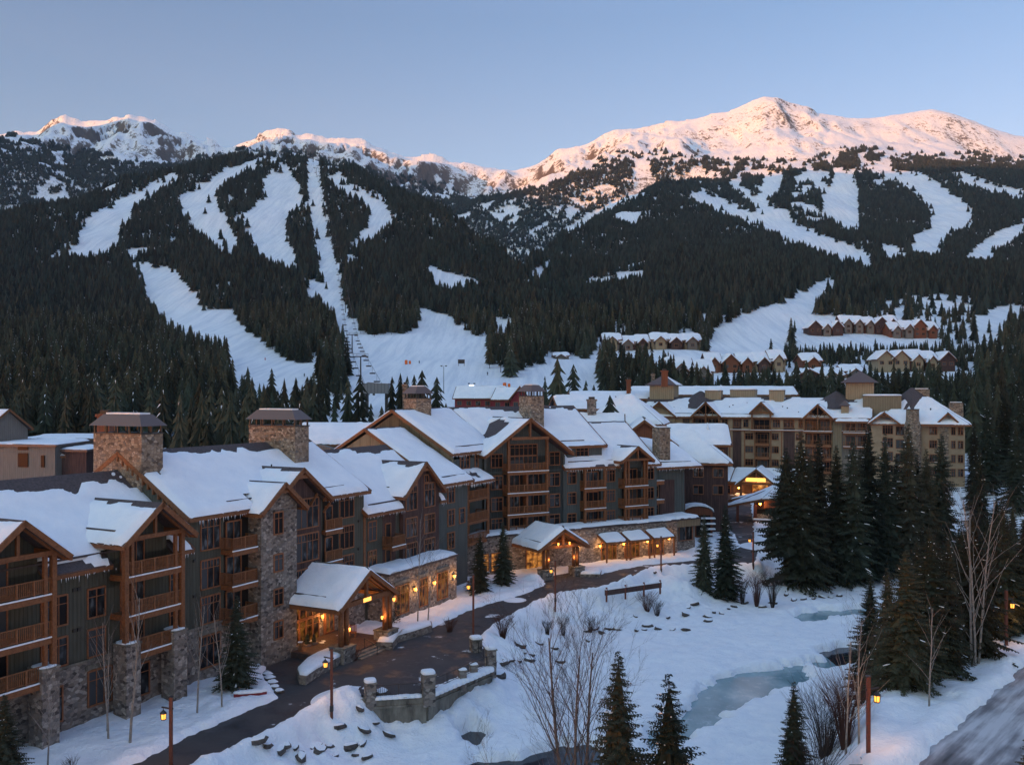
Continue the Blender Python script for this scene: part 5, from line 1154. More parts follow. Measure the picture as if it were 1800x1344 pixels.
house('snowy_roof_house', 'low building with a glass end bay behind the second stone chimney', 'building', 575, 150, 9, 8, [(-4, 15, 0, 11, 7.8, 11.2, 'x', 'grey_boards', .2)], 'grey_boards')
b = MB(); o_ = thing('glass_bay', 'blue glass bay with a curved brown gable behind the second stone chimney', 'bay window', ((560-900)/1650*147, 147, 13))
b.prism([(-3.5, 0, 0), (3.8, 0, 0), (2.4, 0, 3.2), (0, 0, 4.0), (-2, 0, 3.7), (-3.2, 0, 2.2)], (0, 4, 0), 'grey_boards'); b.build('surround', o_); b = MB(); b.box(-1.6, .4, -.06, 0, .2, 3.3, 'teal_panel'); b.build('pane', o_)
for k_, (dx, w2, z0, z1) in enumerate(((-9.5, 1.9, .2, 3.0), (-2.4, 1.0, .4, 3.0), (-2.4, 1.0, 3.6, 4.2), (1.6, .35, .4, 2.6))):
    Y_ = 174.2; b = MB(); b.box(-w2, w2, -.1, .1, z0, z1, 'deep_glass'); o = b.build('dark_opening'); o.parent = BB; o.location = (dx, -.1, 0)
# red barns at the foot of the pistes
def xz(px, py, Y): return ((px-900)/1650*Y, Y, 25-(py-690)*Y/1650)
for (px, Y, zb, rz, bl, lb) in ((838, 330, 18.5, -12, [(-8, 9, 0, 9, 4.6, 8.8, 'x', 'red_boards', 0)], 'red barn with a long snowy roof below the pistes, left one of the three'),
      (868, 345, 20.5, 0, [(-7, 9, 0, 8, 3.0, 6.4, 'x', 'red_boards', 0)], 'farthest red barn roof peeking up between the two others'),
      (900, 322, 18.2, -20, [(-7, 0, 0, 9, 4.5, 8.6, 'x', 'red_boards', 0), (0, 7, -1, 9, 4.6, 9.2, 'y', 'red_boards', 0)], 'red barn with a grey fronted gable just left of the third chimney')):
    house('red_barn', lb, 'barn', px, Y, zb, rz, bl, 'red_boards', 'red barns at the foot of the pistes')
# village roofs between the central lodge and the tan hotel
VR = [(1040, 205, 13.5, 10, [(-7, 6, 0, 9, 8.0, 10.8, 'x', 'rust_boards', 0), (-10, -6, 2, 8, 6.4, 8.4, 'x', 'rust_boards', 0)], 'red brown village house with two snowy roofs right of the third chimney'),
 (1108, 190, 12.5, -14, [(-9, 6, 0, 14, 6.2, 12.4, 'h', 'tan_boards', .2)], 'tan building under a broad snow covered hip roof behind the lodge ridge'),
 (1118, 205, 12, 5, [(-6, 3, 0, 9, 8.4, 9, 'f', 'olive_boards', 0), (-2, 5, 9.2, 14, 10, 11, 'f', 'grey_boards', 0)], 'olive walled flat roof block left of the square roof tower'),
 (1092, 235, 16, 4, [(-12, 12, 0, 9, 7.5, 9.4, 'x', 'grey_boards', .15)], 'long grey roofed building behind the broad hip roof'),
 (1210, 262, 18, 0, [(-15, 30, 0, 9, 6.5, 9.0, 'x', 'tan_boards', .1)], 'long snowy roof rising behind the tan hotel ridge'),
 (1132, 168, 8.5, -6, [(-5.2, 5.2, -2, 12, 7.6, 11.8, 'y', 'rust_boards', 0), (5, 15, 2, 12, 7.2, 10.6, 'x', 'maroon_boards', 0), (-12, -4, 1, 11, 7.8, 12.6, 'x', 'rust_boards', 0)], 'snow roofed building with an orange brown gable in front of the tan hotel'),
 (1188, 166, 4.5, -10, [(-8, 9, 0, 12, 8.2, 13.6, 'h', 'maroon_boards', 0)], 'dark red building with a sweeping snow roof behind the right end of the central lodge'),
 (1218, 212, 5, -30, [(-5, 5, 0, 8, 3.6, 6.5, 'x', 'rust_boards', 0)], 'low lean-to with a snowy roof beside the carved totem pole')]
for (px, Y, zb, rz, bl, lb) in VR: house('village_house', lb, 'building', px, Y, zb, rz, bl, 'tan_boards', 'village buildings between the lodges')
def small_chimney(px, Y, ztop, h, lb, m='rust_boards', w=1.0):
    b = MB(); b.box(-w/2, w/2, -w/2, w/2, 0, h, m); b.box(-w/2-.15, w/2+.15, -w/2-.15, w/2+.15, h, h+.35, m); b.box(-w/3, w/3, -w/3, w/3, h+.35, h+.8, 'dark_metal')
    o = b.build('village_chimney'); o.location = ((px-900)/1650*Y, Y, ztop-h); tag(o, lb, 'chimney')
small_chimney(1105, 236, 28.0, 4.5, 'slim brick chimney above the long grey roof'); small_chimney(1148, 240, 29.5, 7, 'tall grey stone stack beside the square roof tower', 'chimney_stone', .8)
small_chimney(1168, 225, 30.0, 3.5, 'orange brick chimney behind the left square roof tower', 'rust_boards', 1.4); small_chimney(712, 190, 26.4, 6, 'thin stone chimney left of the third chimney of the lodges', 'chimney_stone', .9)
small_chimney(186, 120, 22.0, 4, 'orange chimney top just behind the first capped stone chimney', 'rust_boards', 1.6); small_chimney(1040, 175, 23.5, 6, 'square stone stack at the foot of the broad hip roof', 'stone', 1.6)
# condominiums on the right hillside
def condo(px, Y, py, n, seed, m, lb, big=1.0, step=7.0, rz=0, grp='condominiums on the wooded hillside'):
    r = random.Random(seed); bl = []; x = -n*step/2
    for i in range(n):
        e = r.uniform(5.0, 7.5)*big; w_ = step*r.uniform(.9, 1.15)
        if r.random() < .75: bl.append((x, x+w_, 0, 12, e, e+4.6*big, 'x', m[r.randrange(len(m))], 0)); bl.append((x+w_*.2, x+w_*.75, -2.2, 5, e-.8, e+2.2*big, 'y', m[r.randrange(len(m))], 0))
        else: bl.append((x, x+w_, -1, 10, e, e+4.2*big, 'y', m[r.randrange(len(m))], 0))
        x += step
    yy = np.linspace(330, 1000, 1340); zz_ = zfan((px-900)/1650*yy, yy); hit = np.where(690-1650*(zz_-25)/yy < py+2)[0]; Y0 = Y; Y = float(yy[hit[0]]) if len(hit) else Y
    sc_ = Y/Y0; X = (px-900)/1650*Y; zb = float(zfan([X], [Y])[0])-.3; step *= sc_
    t = house('hillside_condominium', lb, 'building', px, Y, zb, rz, bl, m[0], grp, .8); t.scale = (sc_, sc_, sc_*.98)
    for k in range(n):
        for j in range(-1, 9 if n > 2 else 5): BLD.append((X-n*step/2+k*step+3-(X/Y)*j*9*sc_, Y-j*9*sc_, 8*sc_))
    return t
WM = ['rust_boards', 'maroon_boards', 'grey_boards', 'tan_boards']
condo(1452, 560, 588, 3, 1, ['grey_boards', 'maroon_boards'], 'grey gabled condominium at the left end of the highest row on the hillside')
condo(1528, 585, 584, 5, 2, ['rust_boards', 'grey_boards', 'maroon_boards'], 'brown condominium block with orange gables in the middle of the highest row')
condo(1606, 560, 592, 4, 3, ['grey_boards', 'rust_boards'], 'stepped condominium at the right end of the highest row on the hillside')
condo(1312, 440, 652, 5, 4, ['rust_boards', 'maroon_boards', 'tan_boards'], 'long red brown condominium with many small gables left of the piste foot', .95, 7.5)
condo(1610, 420, 650, 5, 5, ['tan_boards', 'maroon_boards', 'tan_boards'], 'tan condominium with three big gables above the tall trees on the right', .9, 7)
condo(1145, 470, 612, 6, 6, ['tan_boards', 'grey_boards', 'maroon_boards'], 'pale condominium row between the trees on the left of the narrow piste', .75, 8)
condo(1428, 400, 648, 1, 9, ['rust_boards'], 'lone rust coloured house right of the red brown condominium', .7, 8)
condo(1440, 370, 672, 2, 11, ['grey_boards', 'maroon_boards'], 'grey house half buried in trees below the lone rust house', .6, 9)
condo(1215, 330, 672, 2, 12, ['grey_boards', 'grey_boards'], 'grey house with tall white framed windows behind the tan hotel towers', .9, 8)
condo(1500, 395, 662, 1, 14, ['grey_boards'], 'snow roofed chalet low in the trees above the tan hotel', .6, 8)
condo(985, 560, 628, 1, 8, ['grey_boards'], 'little cabin with snowy roof at the forest edge right of the piste', .4, 8)
# piste village: lift terminal
t = thing('lift_station', 'grey hooded chairlift base station between the spruces at the piste foot', 'lift station', xz(662, 716, 330))
b = MB(); b.prism([(-6, 0, 5), (5, 0, 5), (4, 0, 8.5), (-3, 0, 9.0), (-6, 0, 7.5)], (0, 9, 0), 'grey_metal'); b.build('hood', t); b = MB()
for i in range(9): b.box(-5.6+i*1.2, -5.5+i*1.2, -.1, 9.1, 5.2, 8.6, 'dark_metal')
b.build('hood_rib', t)
for x in (-4, 3): b = MB(); b.box(x-.5, x+.5, 3, 5, -4, 5, 'dark_metal'); b.build('leg', t)
# ---- chairlift
LT = [(634, 655, 610, 445), (619, 602, 569, 600), (607, 555, 527, 790), (597, 520, 497, 960), (590, 497, 478, 1060), (584, 470, 453, 1160), (578, 440, 425, 1240), (572, 412, 398, 1330), (567, 386, 374, 1420), (561, 358, 347, 1500), (556, 330, 320, 1580), (551, 304, 295, 1660)]
tp = None; tops = []
for i, (px, pb, pt_, Y) in enumerate(LT):
    x = (px-900)/1650*Y; z = float(zfan([x], [Y])[0]); 
    if tp is None:
        tp = thing('lift_tower', '', 'lift tower'); b = MB(); b.tube([(0, 0, -2), (0, 0, 12.0)], [.42, .28], 'dark_metal', 8); b.build('mast', tp)
        b = MB(); b.box(-3.6, 3.6, -.25, .25, 11.6, 12.1, 'dark_metal'); b.box(-3.6, 3.6, -.06, .06, 13.1, 13.25, 'dark_metal')
        for q in (-3.5, -1.8, 1.8, 3.5): b.box(q-.06, q+.06, -.06, .06, 12.1, 13.2, 'dark_metal')
        b.build('crossarm', tp)
        for q in (-3.2, 3.2): b = MB(); b.box(q-.15, q+.15, -2.2, 2.2, 11.3, 11.6, 'dark_metal'); b.build('sheave_train', tp)
        o = tp
    else: o = dup(tp)
    o.location = (x, Y, z); nth = ['lowest', 'second', 'third', 'fourth', 'fifth', 'sixth', 'seventh', 'eighth', 'ninth', 'tenth', 'eleventh', 'top'][i]
    o['label'] = '%s tower of the chairlift climbing the long straight piste' % (nth if i else 'tallest looking lowest'); o['group'] = 'chairlift towers'; tops.append(Vector((x, Y, z+11.3)))
lt0 = Vector(xz(662, 690, 335)); lt0.z = 26
path = [lt0]+tops
b = MB()
for sd_ in (-3.2, 3.2):
    for a, c in zip(path[:-1], path[1:]): b.beam(a+Vector((sd_, 0, 0)), c+Vector((sd_, 0, 0)), .10, .10, 'dark_metal')
tag(b.build('lift_cable'), 'steel haul cables of the chairlift running up the straight piste', 'cable')
ch = None; n_ = 0
for k, (a, c) in enumerate(zip(path[:-1], path[1:])):
    L = (c-a).length; m_ = max(1, int(L/(26 if k < 4 else 34)))
    for j in range(m_):
        for sd_ in (-3.2, 3.2):
            p = a+(c-a)*((j+.35+.3*(sd_ > 0))/m_)+Vector((sd_, 0, 0))
            if ch is None:
                ch = thing('lift_chair', '', 'ski lift chair'); b = MB(); b.box(-.04, .04, -.04, .04, -2.6, 0, 'dark_metal'); b.build('hanger', ch)
                b = MB(); b.box(-1.25, 1.25, -.3, .3, -3.15, -3.0, 'dark_metal'); b.box(-1.25, 1.25, .22, .3, -3.1, -2.55, 'dark_metal'); b.box(-1.3, 1.3, -.05, .05, -2.62, -2.55, 'dark_metal'); b.build('seat', ch); o = ch
            else: o = dup(ch)
            o.location = p; o['label'] = 'empty chair hanging from the %s cable of the chairlift' % ('right' if sd_ > 0 else 'left'); o['group'] = 'chairs on the %s cable of the lift' % ('right' if sd_ > 0 else 'left'); n_ += 1
# light masts on the piste
for (px, py, h, lb) in ((780, 664, 9, 'twin headed light mast standing on the terrain park snow'), (829, 690, 7.5, 'mast with a bright white lamp left of the red barns'), (884, 690, 6, 'double light pole behind the farthest red barn')):
    Y = 400 if py < 680 else 350; x = (px-900)/1650*Y; z = float(zfan([x], [Y])[0]); t = thing('light_mast', lb, 'light pole', (x, Y, z)); h *= 1.3
    b = MB(); b.tube([(0, 0, -1), (0, 0, h)], [.16, .1], 'dark_metal'); b.build('pole', t); b = MB(); b.box(-1.2, 1.2, -.06, .06, h-.1, h, 'dark_metal'); b.box(-1.4, -.6, -.2, .2, h, h+.35, 'dark_metal'); b.box(.6, 1.4, -.2, .2, h, h+.35, 'dark_metal'); b.build('lamp_head', t)
    if px == 829: b = MB(); b.box(-.9, .9, -.3, -.22, h-.8, h-.25, 'white_glow'); b.build('lit_panel', t)
# skiers, pads and a groomer shed on the slope
def skier(px, py, Y, m, lb):
    x = (px-900)/1650*Y; z = float(zfan([x], [Y])[0]); V = [(0, 0, .9), (0, 0, 1.2), (0, .02, 1.42), (0, .02, 1.55), (0, 0, 1.75), (.12, 0, .5), (.14, .06, .05), (-.12, 0, .5), (-.14, .06, .05), (.25, -.1, 1.2), (.3, -.35, 1.05), (-.25, -.1, 1.2), (-.3, -.35, 1.05)]
    E_ = [(0, 1), (1, 2), (2, 3), (3, 4), (0, 5), (5, 6), (0, 7), (7, 8), (2, 9), (9, 10), (2, 11), (11, 12)]; Rr = [.2, .2, .18, .07, .13, .1, .07, .1, .07, .07, .05, .07, .05]
    me = bpy.data.meshes.new('person'); me.from_pydata(V, E_, []); me.materials.append(M[m]); o = mk('person', me); o.location = (x, Y, z)
    o.modifiers.new('s', 'SKIN'); 
    for v_, r_ in zip(me.skin_vertices[0].data, Rr): v_.radius = (r_, r_)
    me.skin_vertices[0].data[0].use_root = True; tag(o, lb, 'person')
    b = MB(); b.box(-.2, -.1, -.9, .9, -.02, .04, 'jacket'); b.box(.1, .2, -.9, .9, -.02, .04, 'jacket'); b.build('ski', o)
skier(466, 0, 560, 'red_cloth', 'skier in a red jacket near the left forest edge of the lower piste'); skier(535, 0, 470, 'jacket', 'dark clothed skier standing alone on the lower left piste')
skier(737, 0, 520, 'jacket', 'dark clothed skier beside the edge of the wood in the middle'); skier(857, 0, 470, 'jacket', 'dark clothed skier by the trees right of the jumps')
for (px, Y, s_, m, lb, nm) in ((714, 520, 1.4, 'orange_pad', 'orange safety pad around a trunk at the wood edge on the piste', 'safety_pad'), (887, 420, 1.1, 'orange_pad', 'orange pad at the foot of the trees above the red barns', 'safety_pad')):
    x = (px-900)/1650*Y; z = float(zfan([x], [Y])[0]); t = thing(nm, lb, 'safety pad', (x, Y, z)); b = MB(); b.lathe((0, 0, -.3), [(.8, 0), (.8, 2.4), (.5, 2.7)], m, 8); b.lathe((2.0, .5, -.3), [(.6, 0), (.6, 2.0), (.4, 2.3)], m, 8); b.build('pad', t)
x, Y = (811-900)/1650*500, 500; t = thing('park_sign', 'dark framed board standing in the terrain park', 'sign', (x, Y, float(zfan([x], [Y])[0]))); b = MB(); b.box(-1.8, 1.8, -.1, .1, 1.2, 3.4, 'dark_metal'); b.build('board', t)
for q in (-1.5, 1.5): b = MB(); b.box(q-.12, q+.12, -.1, .1, -.5, 1.2, 'dark_metal'); b.build('leg', t)
x, Y = (880-900)/1650*360, 360; o = MB(); o.tube([(-5, 0, 0), (-3, 0, .9), (0, 0, 1.2), (3, 0, .8), (5, 0, -.2)], [.35, .35, .35, .35, .35], 'ochre', 6); o = o.build('arched_rail', None, True); o.location = (x, Y, float(zfan([x], [Y])[0])+.3); tag(o, 'long ochre arched rail lying on the snow above the red barns', 'snow park rail')
x, Y = (657-900)/1650*395, 395; t = thing('piste_sign', 'dark upright sign panel beside the lowest lift chair', 'sign', (x, Y, float(zfan([x], [Y])[0]))); b = MB(); b.box(-.5, .5, -.15, .15, 0, 4, 'dark_metal'); b.build('panel', t)
# ------------------------------------------------------------ street furniture, walls, plants
def lamp(px, py, z, rz, lb, first=None, h=4.6, e=55, two=False):
    x, y = G(px, py, z) if py else px; zz = z
    t = thing('street_lamp', lb, 'street lamp', (x, y, zz), R(rz), 'brown street lamps')
    b = MB(); b.box(-.1, .1, -.1, .1, -1.5, h, 'pole_wood'); b.box(-.13, .13, -.13, .13, h, h+.06, 'dark_metal'); b.box(-.13, .13, -.13, .13, -.3, .15, 'dark_metal'); b.build('pole', t)
    for k, (zz_, sd_) in enumerate([(h-.75, -1)]+([(h*.45+.6, -1)] if False else [])):
        b = MB(); b.beam((0, 0, zz_), (sd_*.62, 0, zz_+.12), .07, .09, 'dark_metal'); b.beam((.16, 0, zz_+.02), (0, 0, zz_), .08, .1, 'dark_metal'); b.beam((sd_*.5, 0, zz_+.1), (sd_*.5, 0, zz_-.12), .03, .03, 'dark_metal'); b.build('arm', t)
        b = MB(); c = (sd_*.5, 0, zz_-.52); b.lathe((c[0], c[1], c[2]+.22), [(.24, -.02), (.22, .04), (.06, .2), (.02, .28)], 'dark_metal', 6); b.lathe((c[0], c[1], c[2]-.2), [(.17, 0), (.17, .05)], 'dark_metal', 6)
        for j in range(6): a = j*math.pi/3; b.beam((c[0]+.17*math.cos(a), .17*math.sin(a), c[2]-.18), (c[0]+.2*math.cos(a), .2*math.sin(a), c[2]+.22), .022, .022, 'dark_metal')
        o = b.build('lantern', t); b = MB(); b.lathe((c[0], c[1], c[2]-.15), [(.14, 0), (.17, .33)], 'lamp_glow', 6); b.build('glow', o)
        point((c[0], c[1], c[2]-.35), e, t)
    return t
lamp((-22.6, 62.2), None, .25, 0, 'street lamp in the left foreground between the three thin aspens and the road'); lamp(583, 1242, .3, 0, 'street lamp on the snowbank directly in front of the entrance canopy steps')
lamp(832, 1116, .2, 0, 'street lamp standing at the far end of the retaining wall', h=6.2); lamp(976, 1052, .3, 0, 'street lamp in front of the arched timber entrance of the central lodge')
lamp(1162, 1000, .3, 0, 'street lamp in front of the three snowy awnings'); lamp(1324, 990, .3, 0, 'street lamp at the bend by the river grove')
lamp((20.5, 54.0), None, 4.1, 180, 'street lamp with an orange lantern on the right foreground road bank'); lamp((40.6, 77.1), None, 4.2, 180, 'farther street lamp on the right road bank under the dark spruces')
lamp((-12.5, 110), None, .4, 0, 'small street lamp behind the left terrace spruce', h=4.8)
# retaining wall round the forecourt
W = [(-15.5, 75.4), (-11.6, 76.7), (-7.1, 77.6), (-2.0, 85.2)]
t = thing('retaining_wall', 'curved stained concrete retaining wall round the forecourt above the river', 'wall', (0, 0, 0))
b = MB()
for a, c in zip(W[:-1], W[1:]): b.beam((*a, -1.9), (*c, -1.9), .5, 4.1, 'concrete')
b.build('wall', t); b = MB()
for a, c in zip(W[:-1], W[1:]): b.beam((*a, -.62), (*c, -.62), .75, .16, 'concrete')
b.build('ledge', t); b = MB()
A0, A1 = Vector((*W[2], .05)), Vector((*W[3], .05)); d = (A1-A0)
for i in range(14):
    p = A0+d*(.07+i*.066); r_ = .55; dome(b, p.x+.15, p.y-.15, .02, .62, .62, .30+.1*rnd.random(), sq=2.4)
A0 = Vector((*W[1], .0)); d = Vector((*W[2], 0))-A0
for i in range(8): p = A0+d*(.14+i*.1); dome(b, p.x, p.y-.12, .0, .42, .30, .16+.1*rnd.random(), sq=2.4)
b.build('snow_cap', t, True)
for (x, y, w2, h, lb) in ((-11.6, 76.7, .42, 1.35, 'stone pillar at the left end of the forecourt railing'), (-6.95, 77.7, .5, 1.75, 'big stone pillar with a thick snow cap at the corner of the retaining wall'), (-1.95, 85.3, .42, 1.7, 'tall pillar at the far right end of the retaining wall'),
      (-3.5, 90.6, .5, 1.25, 'square pillar at the foot of the tall street lamp'), (-4.3, 81.4, .3, .95, 'left small stone post in the snow behind the retaining wall'), (-3.4, 83.0, .3, .95, 'right small stone post in the snow behind the retaining wall')):
    t = thing('stone_pillar', lb, 'pillar', (x, y, 0), R(20), 'pillars of the forecourt wall'); b = MB(); b.box(-w2, w2, -w2, w2, -.8, h, 'stone'); b.box(-w2-.08, w2+.08, -w2-.08, w2+.08, h, h+.1, 'concrete'); b.build('shaft', t)
    b = MB(); dome(b, 0, 0, h+.1, w2+.06, w2+.06, .26 if w2 > .35 else .1); b.build('snow_cap', t, True)
def fence(name, pts, lb, z=0, h=1.1, gap=.16, m='dark_metal', cat='railing'):
    t = thing(name, lb, cat, (0, 0, 0))
    for (a, c) in zip(pts[:-1], pts[1:]):
        A_ = Vector((*a, z)); C_ = Vector((*c, z)); L = (C_-A_).length; d = (C_-A_)/L; b = MB()
        b.beam(A_+Vector((0, 0, h)), C_+Vector((0, 0, h)), .06, .06, m); b.beam(A_+Vector((0, 0, .15)), C_+Vector((0, 0, .15)), .04, .04, m)
        k = int(L/gap)
        for i in range(1, k): q = A_+d*(L*i/k); b.beam(q+Vector((0, 0, .15)), q+Vector((0, 0, h)), .025, .025, m)
        b.build('rail_panel', t)
        n = max(1, round(L/1.8))
        for i in range(n+1): q = A_+d*(L*i/n); b = MB(); b.beam(q-Vector((0, 0, .2)), q+Vector((0, 0, h+.05)), .07, .07, m); b.build('fence_post', t)
    return t
fence('metal_railing', [(-11.1, 76.8), (-7.5, 77.5)], 'black metal railing between the two snow capped pillars'); fence('metal_railing', [(-6.6, 78.2), (-2.3, 84.8)], 'black railing running along the snowy top of the retaining wall', .25, .95, .7)
fence('metal_railing', [(-3.2, 90.0), (-2.1, 86.0)], 'short railing between the lamp pillar and the end pillar', .1, 1.1, .6)
x0, y0 = G(1064, 1040, .2); x1, y1 = G(1162, 1026, .2)
t = thing('guard_wall', 'low weathered timber guard fence at the road edge in front of the awnings', 'fence', (0, 0, 0)); b = MB(); b.beam((x0, y0, .15), (x1, y1, .15), .25, .7, 'maroon_boards'); b.build('panel', t); b = MB(); b.beam((x0, y0, .56), (x1, y1, .56), .36, .16, 'snow'); b.build('snow_cap', t)
for f_ in (.02, .35, .68, .98): b = MB(); q = Vector((x0, y0, 0))*(1-f_)+Vector((x1, y1, 0))*f_; b.beam(q+Vector((0, -.1, -1)), q+Vector((0, -.1, .8)), .22, .22, 'pole_wood'); b.build('fence_post', t)
# planters and walls around the entrance
def planter(pts, z0, z1, lb, snow=.3, m='stone', lod=None):
    t = thing('stone_planter', lb, 'planter', (0, 0, 0)); b = MB(); b.prism([(x, y, z0) for x, y in pts], (0, 0, z1-z0), m); b.build('stone_border', t)
    cx = sum(p[0] for p in pts)/len(pts); cy = sum(p[1] for p in pts)/len(pts); s = MB(); n = len(pts)
    vs = []; fs = []
    for f_, hz in ((.97, 0), (.95, snow*.6), (.8, snow*.95), (.45, snow*1.15)):
        for (x, y) in pts: vs.append((cx+(x-cx)*f_, cy+(y-cy)*f_, z1+hz+(rnd.random()-.5)*.06*(hz > 0)))
    vs.append((cx, cy, z1+snow*1.2)); fs = [(i*n+j, i*n+(j+1) % n, (i+1)*n+(j+1) % n, (i+1)*n+j) for i in range(3) for j in range(n)]+[(3*n+j, 3*n+(j+1) % n, 4*n) for j in range(n)]
    s.add(vs, fs, 'snow'); s.build('snow_cover', t, True); return t
planter([G(*p, z=.1) for p in [(522,1190),(526,1201),(538,1203),(556,1190),(600,1166),(604,1155),(585,1150),(560,1160),(540,1172)]], -.3, .85, 'boat shaped stone planter full of snow left of the entrance steps')
planter([G(*p, z=.1) for p in [(662,1140),(690,1141),(700,1128),(728,1120),(760,1109),(758,1102),(725,1108),(690,1120),(668,1128)]], -.3, .8, 'long low stone planter under the snow right of the entrance canopy')
planter([G(*p, z=.2) for p in [(1020,1012),(1055,1012),(1058,1004),(1022,1000)]], -.3, .5, 'low stone planter right of the arched entrance')
def rockwall(pts, lb, z=.2):
    t = thing('boulder_edging', lb, 'stone edging'); 
    for i, (px, py) in enumerate(pts): b = rock_mb(.45+.2*rnd.random(), 90+i); o = b.build('stone'); o.parent = t; o.location = (*G(px, py, z), z)
def rock_mb(r_, seed, m='rock'):
    q = random.Random(seed); b = MB(); V = []; k = 7
    for i, (zz, f_) in enumerate(((-.5, .8), (-.1, 1.05), (.3, .85), (.5, .45))):
        for j in range(k): a = 2*math.pi*j/k; rr = r_*f_*q.uniform(.7, 1.2); V.append((math.cos(a)*rr, math.sin(a)*rr*.8, zz*r_*q.uniform(.8, 1.1)))
    V.append((0, 0, r_*.55)); b.add(V, [(i*k+j, i*k+(j+1) % k, (i+1)*k+(j+1) % k, (i+1)*k+j) for i in range(3) for j in range(k)]+[(3*k+j, 3*k+(j+1) % k, 4*k) for j in range(k)]+[tuple(range(k-1, -1, -1))], m)
    s0 = b.mi('snow')
    for i in range(len(b.f)):
        if 2*k <= i < 4*k: b.m[i] = s0
    return b
rockwall([(472,1185),(474,1192),(478,1200),(483,1208),(490,1214)], 'short row of dark edging stones at the curve of the entrance path')
# boulders in the snow
RK = [(452,1302),(470,1312),(493,1318),(503,1311),(520,1318),(553,1313),(563,1317),(578,1313),(597,1277),(632,1246),(672,1257),(640,1287),(638,1307),(625,1329),(682,1292),(615,1313),(660,1272),(530,1330),(590,1328),(645,1332),
      (875,1188),(884,1170),(888,1162),(900,1162),(911,1162),(930,1160),(935,1152),(948,1131),(975,1140),(985,1164),(914,1135),(922,1146),(1031,1110),(1034,1126),(1045,1106),(1058,1112),(1071,1106),(1085,1106),(1119,1108),(1133,1107),(1139,1100),(1157,1105),(1174,1086),(1117,1083),
      (1210,1068),(1205,1080),(1182,1107),(1206,1107),(1246,1092),(1244,1084),(1222,1062),(1255,1076),(1268,1078),(1281,1070),(1290,1066),(1359,1060),(1382,1045),(1395,1054),(1412,1053),(1430,1052),(1446,1050),(1460,1050),(1150,1006),(1273,1054),(1340,1067),(1476,1047),(1310,1060),(1420,1030)]
bt = None
for i, (px, py) in enumerate(RK):
    Yg = None
    lo, hi = 45.0, 175.0                     # walk out along the line of sight until it meets the ground
    k = (px-900)/1650; yy = np.linspace(lo, hi, 900); zz_ = near_z(k*yy, yy, True); pr_ = 690-1650*(zz_-25)/yy; j = int(np.argmax(pr_ < py)); Yg = yy[j]
    b = rock_mb(rnd.uniform(.32, .6) if i % 5 else rnd.uniform(.55, .8), i); o = b.build('boulder'); o.location = (k*Yg, Yg, float(zz_[j])+.08); o.rotation_euler = (rnd.uniform(-.3, .3), rnd.uniform(-.3, .3), rnd.uniform(0, 6)); o.scale = (1.15, .9, .8)
    if i < 20: tag(o, 'dark boulder poking out of the snowy mound below the left street lamp', 'boulder', 'boulders in the mound left of the retaining wall')
    elif i < 32: tag(o, 'dark boulder in the snow slope behind the bare cottonwood', 'boulder', 'boulders beside the bare cottonwood')
    else: tag(o, 'dark boulder on the far river bank under the road', 'boulder', 'boulders along the far river bank')
for i, (px, py, s_, lb) in enumerate(((1434, 1050, 1.5, 'largest brown rock in the far river bank'), (1265, 1072, 1.1, 'ochre rock outcrop at the foot of the far bank'), (705, 1280, 1.0, 'flat dark rock in the snow below the retaining wall'))):
    o = rock_mb(s_, 300+i).build('boulder'); x, y = G(px, py, RZ+.2); o.location = (x, y, RZ+.2); o.scale = (1.8, .8, .6); tag(o, lb, 'boulder')
# ---- leafless trees: recursive limbs
def bare(h, seed, stems=1, spread=.25, depth=5, m='pale_bark', tip='twig', r0=.13, up=.55, first=.3, nb=(5, 4, 4, 3, 3), side=.75):
    q = random.Random(seed); tr = MB(); tw = MB()
    def limb(p, d, L, r, lv):
        n = 5 if lv < 2 else 3; pts = [p]; rads = [r]; dd = d.copy()
        for i in range(n):
            dd = (dd+Vector((q.uniform(-1, 1), q.uniform(-1, 1), q.uniform(-.3, 1)*up))*(.05 if lv == 0 else .13)).normalized(); pts.append(pts[-1]+dd*(L/n)); rads.append(r*(1-(i+1)/n*.75))
        (tr if lv < 1 else tw).tube([tuple(x) for x in pts], rads, m if lv < 2 else tip, 6 if lv == 0 else (4 if lv == 1 else 3), False)
        if lv+1 >= depth: return
        for i in range(nb[lv]*(3 if lv == 0 else 1)):
            t_ = first+(1-first)*(i+q.random())/(nb[lv]*(3 if lv == 0 else 1)) if lv == 0 else .25+.75*q.random(); t_ = min(t_, .97); k = int(t_*n); f_ = t_*n-k; pp = pts[k].lerp(pts[min(k+1, n)], f_)
            ax_ = (pts[min(k+1, n)]-pts[k]).normalized(); o_ = ax_.orthogonal().normalized(); o_.rotate(Matrix.Rotation(q.uniform(0, 6.28), 3, ax_)); ang_ = q.uniform(.4, side)
            nd = (ax_*math.cos(ang_)+o_*math.sin(ang_)+Vector((0, 0, .15))).normalized()
            limb(pp, nd, L*(.34+.24*q.random())*(1.2-.75*t_ if lv == 0 else 1), max(.005, rads[k]*.42), lv+1)
    for s_ in range(stems):
        a = 6.28*s_/max(stems, 1)+q.random(); sp = spread if stems > 1 else .03
        limb(Vector((math.cos(a)*.25*(stems > 1), math.sin(a)*.25*(stems > 1), -.6)), Vector((math.cos(a)*sp*q.uniform(.5, 1.2), math.sin(a)*sp*q.uniform(.5, 1.2), 1)).normalized(), h*q.uniform(.82, 1.0), r0*q.uniform(.8, 1.1), 0)
    return tr, tw
